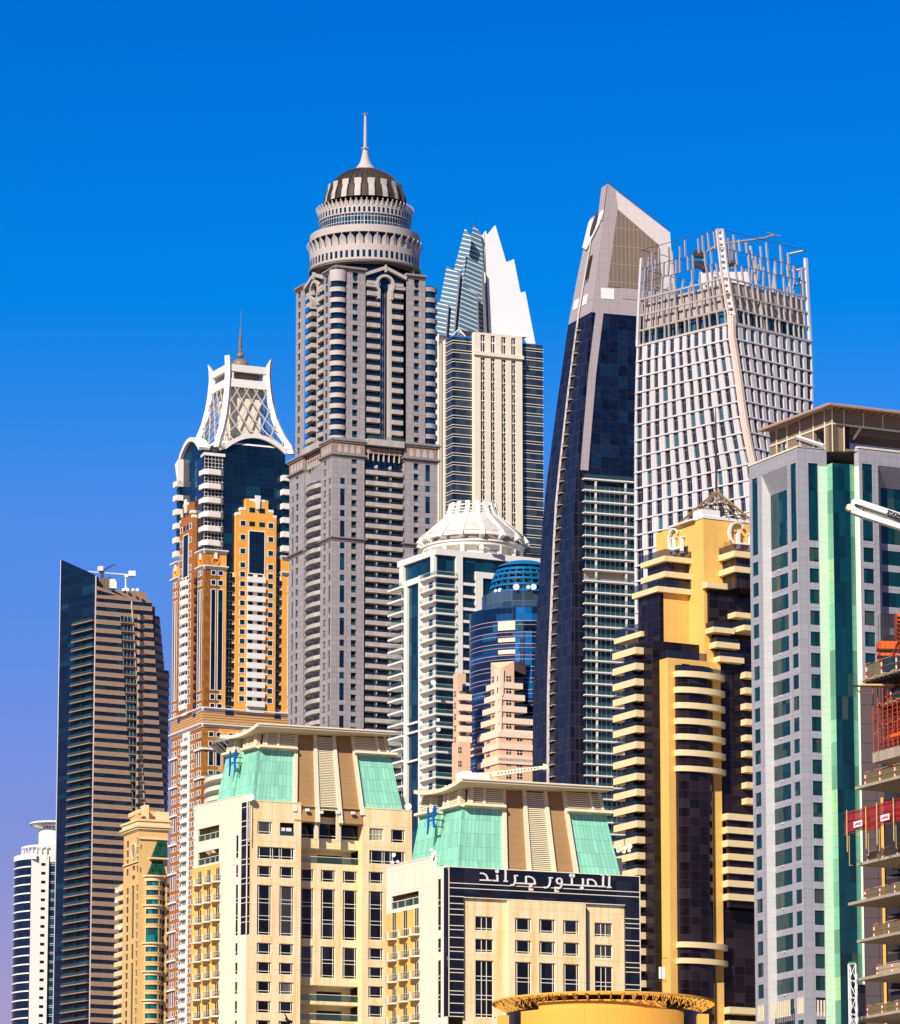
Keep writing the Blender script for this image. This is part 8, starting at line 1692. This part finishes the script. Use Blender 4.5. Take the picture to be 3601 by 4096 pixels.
# ================================================================== tan stone tower with a round bay
R, L, _ = corner('C2', 1037, 560, 1500, 22, 66); c = 'C2'; par = thing('stone_tower', 'sandy stone tower with stepped cornices and a round bay of teal windows', 'building', (R.x, R.y, 0))
M['sand'] = wall('sand_stone', (.74,.47,.19), .8, .06, joint=(2.4,1.7,.05), jcol=(.55,.34,.13), streak=.2, scol=(.6,.36,.12)); M['sandl'] = wall('pale_sand_trim', (.82,.62,.34), .8, .04); M['tealb'] = glass('bright_teal', (.002,.10,.11), (.004,.20,.20), grid=(1.1,0,.08), lcol=(.005,.04,.05), frac=.4); M['tgl'] = glass('green_slope_glass', (.008,.06,.035), None, grid=(1.2,1.3,.08), lcol=(.015,.11,.06))
ztop = R.Z(1037,560,c); fl = (R.Z(1145,1000,c)-R.Z(1145,1820,c))/11.6; w1 = -L.U(915,1400,c); Rw = R.U(1249,900,c); w2 = -L.U(858,1400,c)
uw = lambda x, y=1400: L.U(x, y, c); wins = []
for k in range(34):
    zt = L.Z(1010,1010,c)-fl*k
    if zt > 4: wins += [(uw(1008),uw(1024),zt-1.9,zt), (uw(938),uw(955),zt-2.0,zt-.1)]
    z2 = L.Z(1010,870,c)+fl*k
    if z2 < ztop-3 and k < 5: wins += [(uw(1008),uw(1024),z2-2,z2), (uw(935),uw(952),z2-2,z2)]
slots = [(uw(978),uw(996),L.Z(990,1405,c),L.Z(990,1015,c)), (uw(978),uw(996),L.Z(990,1560,c),L.Z(990,1450,c)), (uw(978),uw(996),3,L.Z(990,1590,c)), (uw(978),uw(1000),L.Z(990,900,c),L.Z(990,868,c)), (uw(978),uw(1000),L.Z(990,970,c),L.Z(990,940,c))]
mk('side_wall', MB().holes(L, -w1, 0, 0, ztop, wins+slots, .3), M['sand'], par)
for h in wins: part('window', MB().flat(L, *h, -.25), M['win4'], par)
for h in slots: part('slot_window', MB().flat(L, *h, -.28), M['tgl'], par)
a, b = uw(975), uw(1008); mk('oval_ornament', MB().ribbon(L, [((a+b)/2+(b-a)/2*math.cos(t*.393), (L.Z(990,700,c)+L.Z(990,820,c))/2+(L.Z(990,700,c)-L.Z(990,820,c))/2*math.sin(t*.393)) for t in range(16)], .5, .02, .3, True), M['sandl'], par); mk('oval_recess', MB().ext(L, [((a+b)/2+(b-a)/2*.8*math.cos(t*.393), (L.Z(990,700,c)+L.Z(990,820,c))/2+(L.Z(990,700,c)-L.Z(990,820,c))/2*.85*math.sin(t*.393)) for t in range(16)], .01, .06), M['cornice'], par)
bx2 = lambda o, z0_, z1_, n='cornice', m_='sandl': part(n, MB().prism(foot(R, L, w1, Rw, o), z0_, z1_), M[m_], par)
for o, y0, y1 in ((.3,600,590),(.7,590,575),(1.1,575,560),(.5,560,530),(.9,530,515)): bx2(o, R.Z(1037,y0,c), R.Z(1037,y1,c))
fb = foot(R.off(-1), L.off(-1), w1*.8, R.U(1060,500,c)); part('roof_block', MB().prism(fb, ztop, R.Z(1037,470,c)), M['sand'], par); part('roof_block', MB().prism(foot(R.off(-.6), L.off(-.6), w1*.85, R.U(1065,500,c)), R.Z(1037,470,c), R.Z(1037,440,c)), M['sandl'], par)
f = R.off(-3); part('roof_block', MB().box(f, f.U(1080,430,c), f.U(1112,430,c), ztop, f.Z(1095,410,c), -4, 0), M['sandl'], par); part('roof_block', MB().box(f, f.U(1180,480,c), f.U(1262,480,c), ztop, f.Z(1220,462,c), -6, 0), M['sandl'], par); part('roof_block', MB().box(f, f.U(1112,440,c), f.U(1220,440,c), ztop, f.Z(1150,440,c), -7, -4), M['sand'], par)
v = lambda x, y=1300: R.U(x, y, c); hs_ = []
for k in range(34):
    zt = R.Z(1215,985,c)-fl*k
    if zt > 4: hs_.append((v(1208), v(1226), zt-2.2, zt))
nw = [(v(1042), v(1052), R.Z(1047,y+35,c), R.Z(1047,y,c)) for y in (880,705)]
mk('front_wall', MB().holes(R, 0, Rw, 0, ztop, hs_+nw, .5), M['sand'], par)
for h in hs_+nw: part('window', MB().flat(R, *h, -.4), M['win4'], par)
mk('string_course', MB().box(R, 0, Rw, R.Z(1100,668,c), R.Z(1100,655,c), -.1, .5), M['sandl'], par); mk('string_course', MB().box(L, -w1, 0, L.Z(960,860,c), L.Z(960,850,c), -.1, .4), M['sandl'], par)
bc = R.pt(v(1145), 0, -1.2); rb = (v(1222)-v(1068))/2*.98; zb = P(c,1145,935,bc[1]-rb)[2]; mk('bay_core', MB().lathe(bc, [(rb-.35,0),(rb-.35,zb)], 30, -80, 105), M['tealb'], par)
ban = [(P(c,1145,935,bc[1]-rb)[2], P(c,1145,975,bc[1]-rb)[2])]
for k in range(34):
    if k == 5: continue
    z1 = P(c,1145,1012,bc[1]-rb)[2]-fl*k; ban.append((z1, z1-fl*.45))
for i, (z1, z0_) in enumerate(ban):
    if z0_ < 2: continue
    o = .5 if i % 3 == 0 else 0; part('bay_band', MB().lathe(bc, [(rb-.4,z0_),(rb+.05,z0_),(rb+.05,z1-.5),(rb+.15+o,z1-.4),(rb+.15+o,z1),(rb-.4,z1)], 30, -85, 110), M['sandl'] if i % 3 == 0 else M['sand'], par)
for t in (-62,-38,42,66): mk('bay_pier', MB().lathe(bc, [(rb-.3,0),(rb-.02,0),(rb-.02,zb),(rb-.3,zb)], 3, t-5, t+5), M['sand'], par)
for y0, y1, xa, xb, xc, xd in ((825,930,1138,1215,1105,1222),(678,800,1175,1240,1135,1248)):
    p0 = [R.m(xc,y1,c,1.6), R.m(xd,y1,c,1.6), R.m(xb,y0,c,.2), R.m(xa,y0,c,.2)]; mk('sloped_glazing', MB().poly([R.pt(*p0[0],1.6), R.pt(*p0[1],1.6), R.pt(*p0[2],.2), R.pt(*p0[3],.2)], [(a_,b_) for a_,b_ in p0]) or None, M['tgl'], par) if 0 else None
    mb = MB(); mb.poly([R.pt(*p0[0],1.6), R.pt(*p0[1],1.6), R.pt(*p0[2],.2), R.pt(*p0[3],.2)], p0); mb.poly([R.pt(*p0[0],1.6), R.pt(*p0[3],.2), R.pt(p0[0][0],p0[0][1],0)]); mb.poly([R.pt(*p0[1],1.6), R.pt(*p0[2],.2), R.pt(p0[1][0],p0[1][1],0)]); mk('sloped_glazing', mb, M['tgl'], par); mk('string_course', MB().box(R, p0[0][0]-.6, p0[1][0]+.6, p0[0][1]-.5, p0[0][1], 0, 1.7), M['sandl'], par)
L2 = L.off(-1.2); zl2 = L.Z(880,1000,c)
mk('side_wall', MB().box(L2, -w2, -w1, 0, zl2, -3, 0), M['sand'], par)
for k in range(32):
    z = zl2-fl*k-1
    if z < 3: break
    part('side_balcony', MB().box(L2, -w2-.3, -w1-.1, z-fl*.5, z, -.5, 1.3), M['sandl'], par); part('side_window', MB().flat(L2, -w2*.985, -w1-1, z-fl*.9, z-fl*.5, .04), M['win4'], par)
mk('core', MB().prism(foot(R.off(-1.6), L.off(-1.6), w1-2, Rw-2), 0, ztop-.5), M['sand'], par)
for x, y in ((875,1055),(870,1130),(895,1330)): dish(L2.pt(*L2.m(x,y,c,1.6),1.6), .6, {1055:'topmost',1130:'middle',1330:'lowest'}[y]+' white dish on the left balconies of the sandy tower', (-.4,-1,.3))
# ================================================================== round balconied tower just behind the rear green roof
c = 'E7'; A = P(c, 127, 630, 1050); r0 = 13.5; ctr = (A[0]+r0, 1050); par = thing('round_tower', 'round dark glass tower with curved balconies and a disc canopy, mostly hidden', 'building', (*ctr, 0)); zz = lambda y, r=0: P(c, 200, y, 1050-r)[2]
mk('glass_drum', MB().lathe(ctr, [(r0-4,0),(r0-4,zz(335))], 48), M['ng4'], par)
for k, y in enumerate((590,670,745,820,895)): z = zz(y, 6); part('round_balcony', MB().lathe(ctr, [(r0-4.2,z-1.3),(r0,z-.6),(r0,z+.3),(r0-4.2,z+.3)], 48), M['pale'], par, [('railing', MB().lathe(ctr, [(r0-.1,z+.3),(r0-.1,z+1.3)], 48), M['rail'])])
zc_ = zz(310, 6); mk('canopy_disc', MB().lathe(ctr, [(r0-2.6,zc_-.4),(r0-1.4,zc_-.3),(r0-1.4,zc_+.4),(r0-5,zc_+.5)], 48), M['cornice'], par)
for k in range(36): t = 2*math.pi*k/36; part('canopy_fin', MB().tube((ctr[0]+(r0-4.3)*math.sin(t), ctr[1]-(r0-4.3)*math.cos(t), zc_-2.4), (ctr[0]+(r0-1.6)*math.sin(t), ctr[1]-(r0-1.6)*math.cos(t), zc_-.3), .2, n=4), M['wt'], par)
# ================================================================== birds
M['bird'] = wall('bird_black', (.012,.011,.012), .8)
def bird(c_, pts, Y, lab):
    p = P(c_, *pts[0], Y); f = Face(p[0], p[1], 0); mb = MB(); m_ = lambda t: f.m(t[0], t[1], c_)
    body, w1_, w2_ = pts[1:4], pts[4:7], pts[7:10]
    b = [m_(t) for t in body]; s = abs(b[0][0]-b[2][0])+.1
    prof = [(.0,.02),(.12,.16),(.35,.2),(.65,.16),(.9,.07),(1,.02)]; A_, B_ = Vector(f.pt(*b[0])), Vector(f.pt(*b[2])); rings = []; d = (B_-A_); x = d.orthogonal().normalized(); y = d.normalized().cross(x)
    for t, r in prof: rings.append([A_+d*t+(x*math.cos(k*.785)+y*math.sin(k*.785))*r*d.length*.8 for k in range(8)])
    for i in range(len(rings)-1):
        for k in range(8): j = (k+1)%8; mb.q4(rings[i][k], rings[i][j], rings[i+1][j], rings[i+1][k])
    tail = d.normalized(); mb.poly([B_+x*.02, B_+tail*d.length*.35+y*.06, B_+tail*d.length*.35-y*.06]); mb.smooth = False
    for wn_, dy in ((w1_, -.25), (w2_, .3)):
        a, e, t = [m_(q__) for q__ in wn_]; r0_ = A_+d*.28; Pa, Pe, Pt = Vector(f.pt(*a)), Vector(f.pt(*e, dy)), Vector(f.pt(*t, dy*1.6)); ch = d.normalized()*d.length
        top = [r0_, Pe, Pt]; 
        for (p1_, c1), (p2_, c2) in (((r0_, .42), (Pe, .38)), ((Pe, .38), (Pt, .05))):
            for sgn in (.012, -.012): o = Vector((0,0,sgn)); mb.q4(p1_+o, p2_+o, p2_+ch*c2*.9+o, p1_+ch*c1+o)
    return solo('bird', mb, M['bird'], lab, 'bird')
bird('E8', [(900,1360),(878,1345),(900,1358),(935,1385),(885,1345),(878,1322),(868,1292),(895,1350),(920,1362),(942,1372)], 560, 'black bird with swept wings flying in front of the rear cream hotel block')
bird('G3', [(142,1118),(136,1120),(143,1117),(150,1112),(140,1117),(143,1114),(150,1110),(139,1118),(142,1120),(148,1121)], 600, 'tiny black bird low beside the yellow rotunda canopy')
flush()
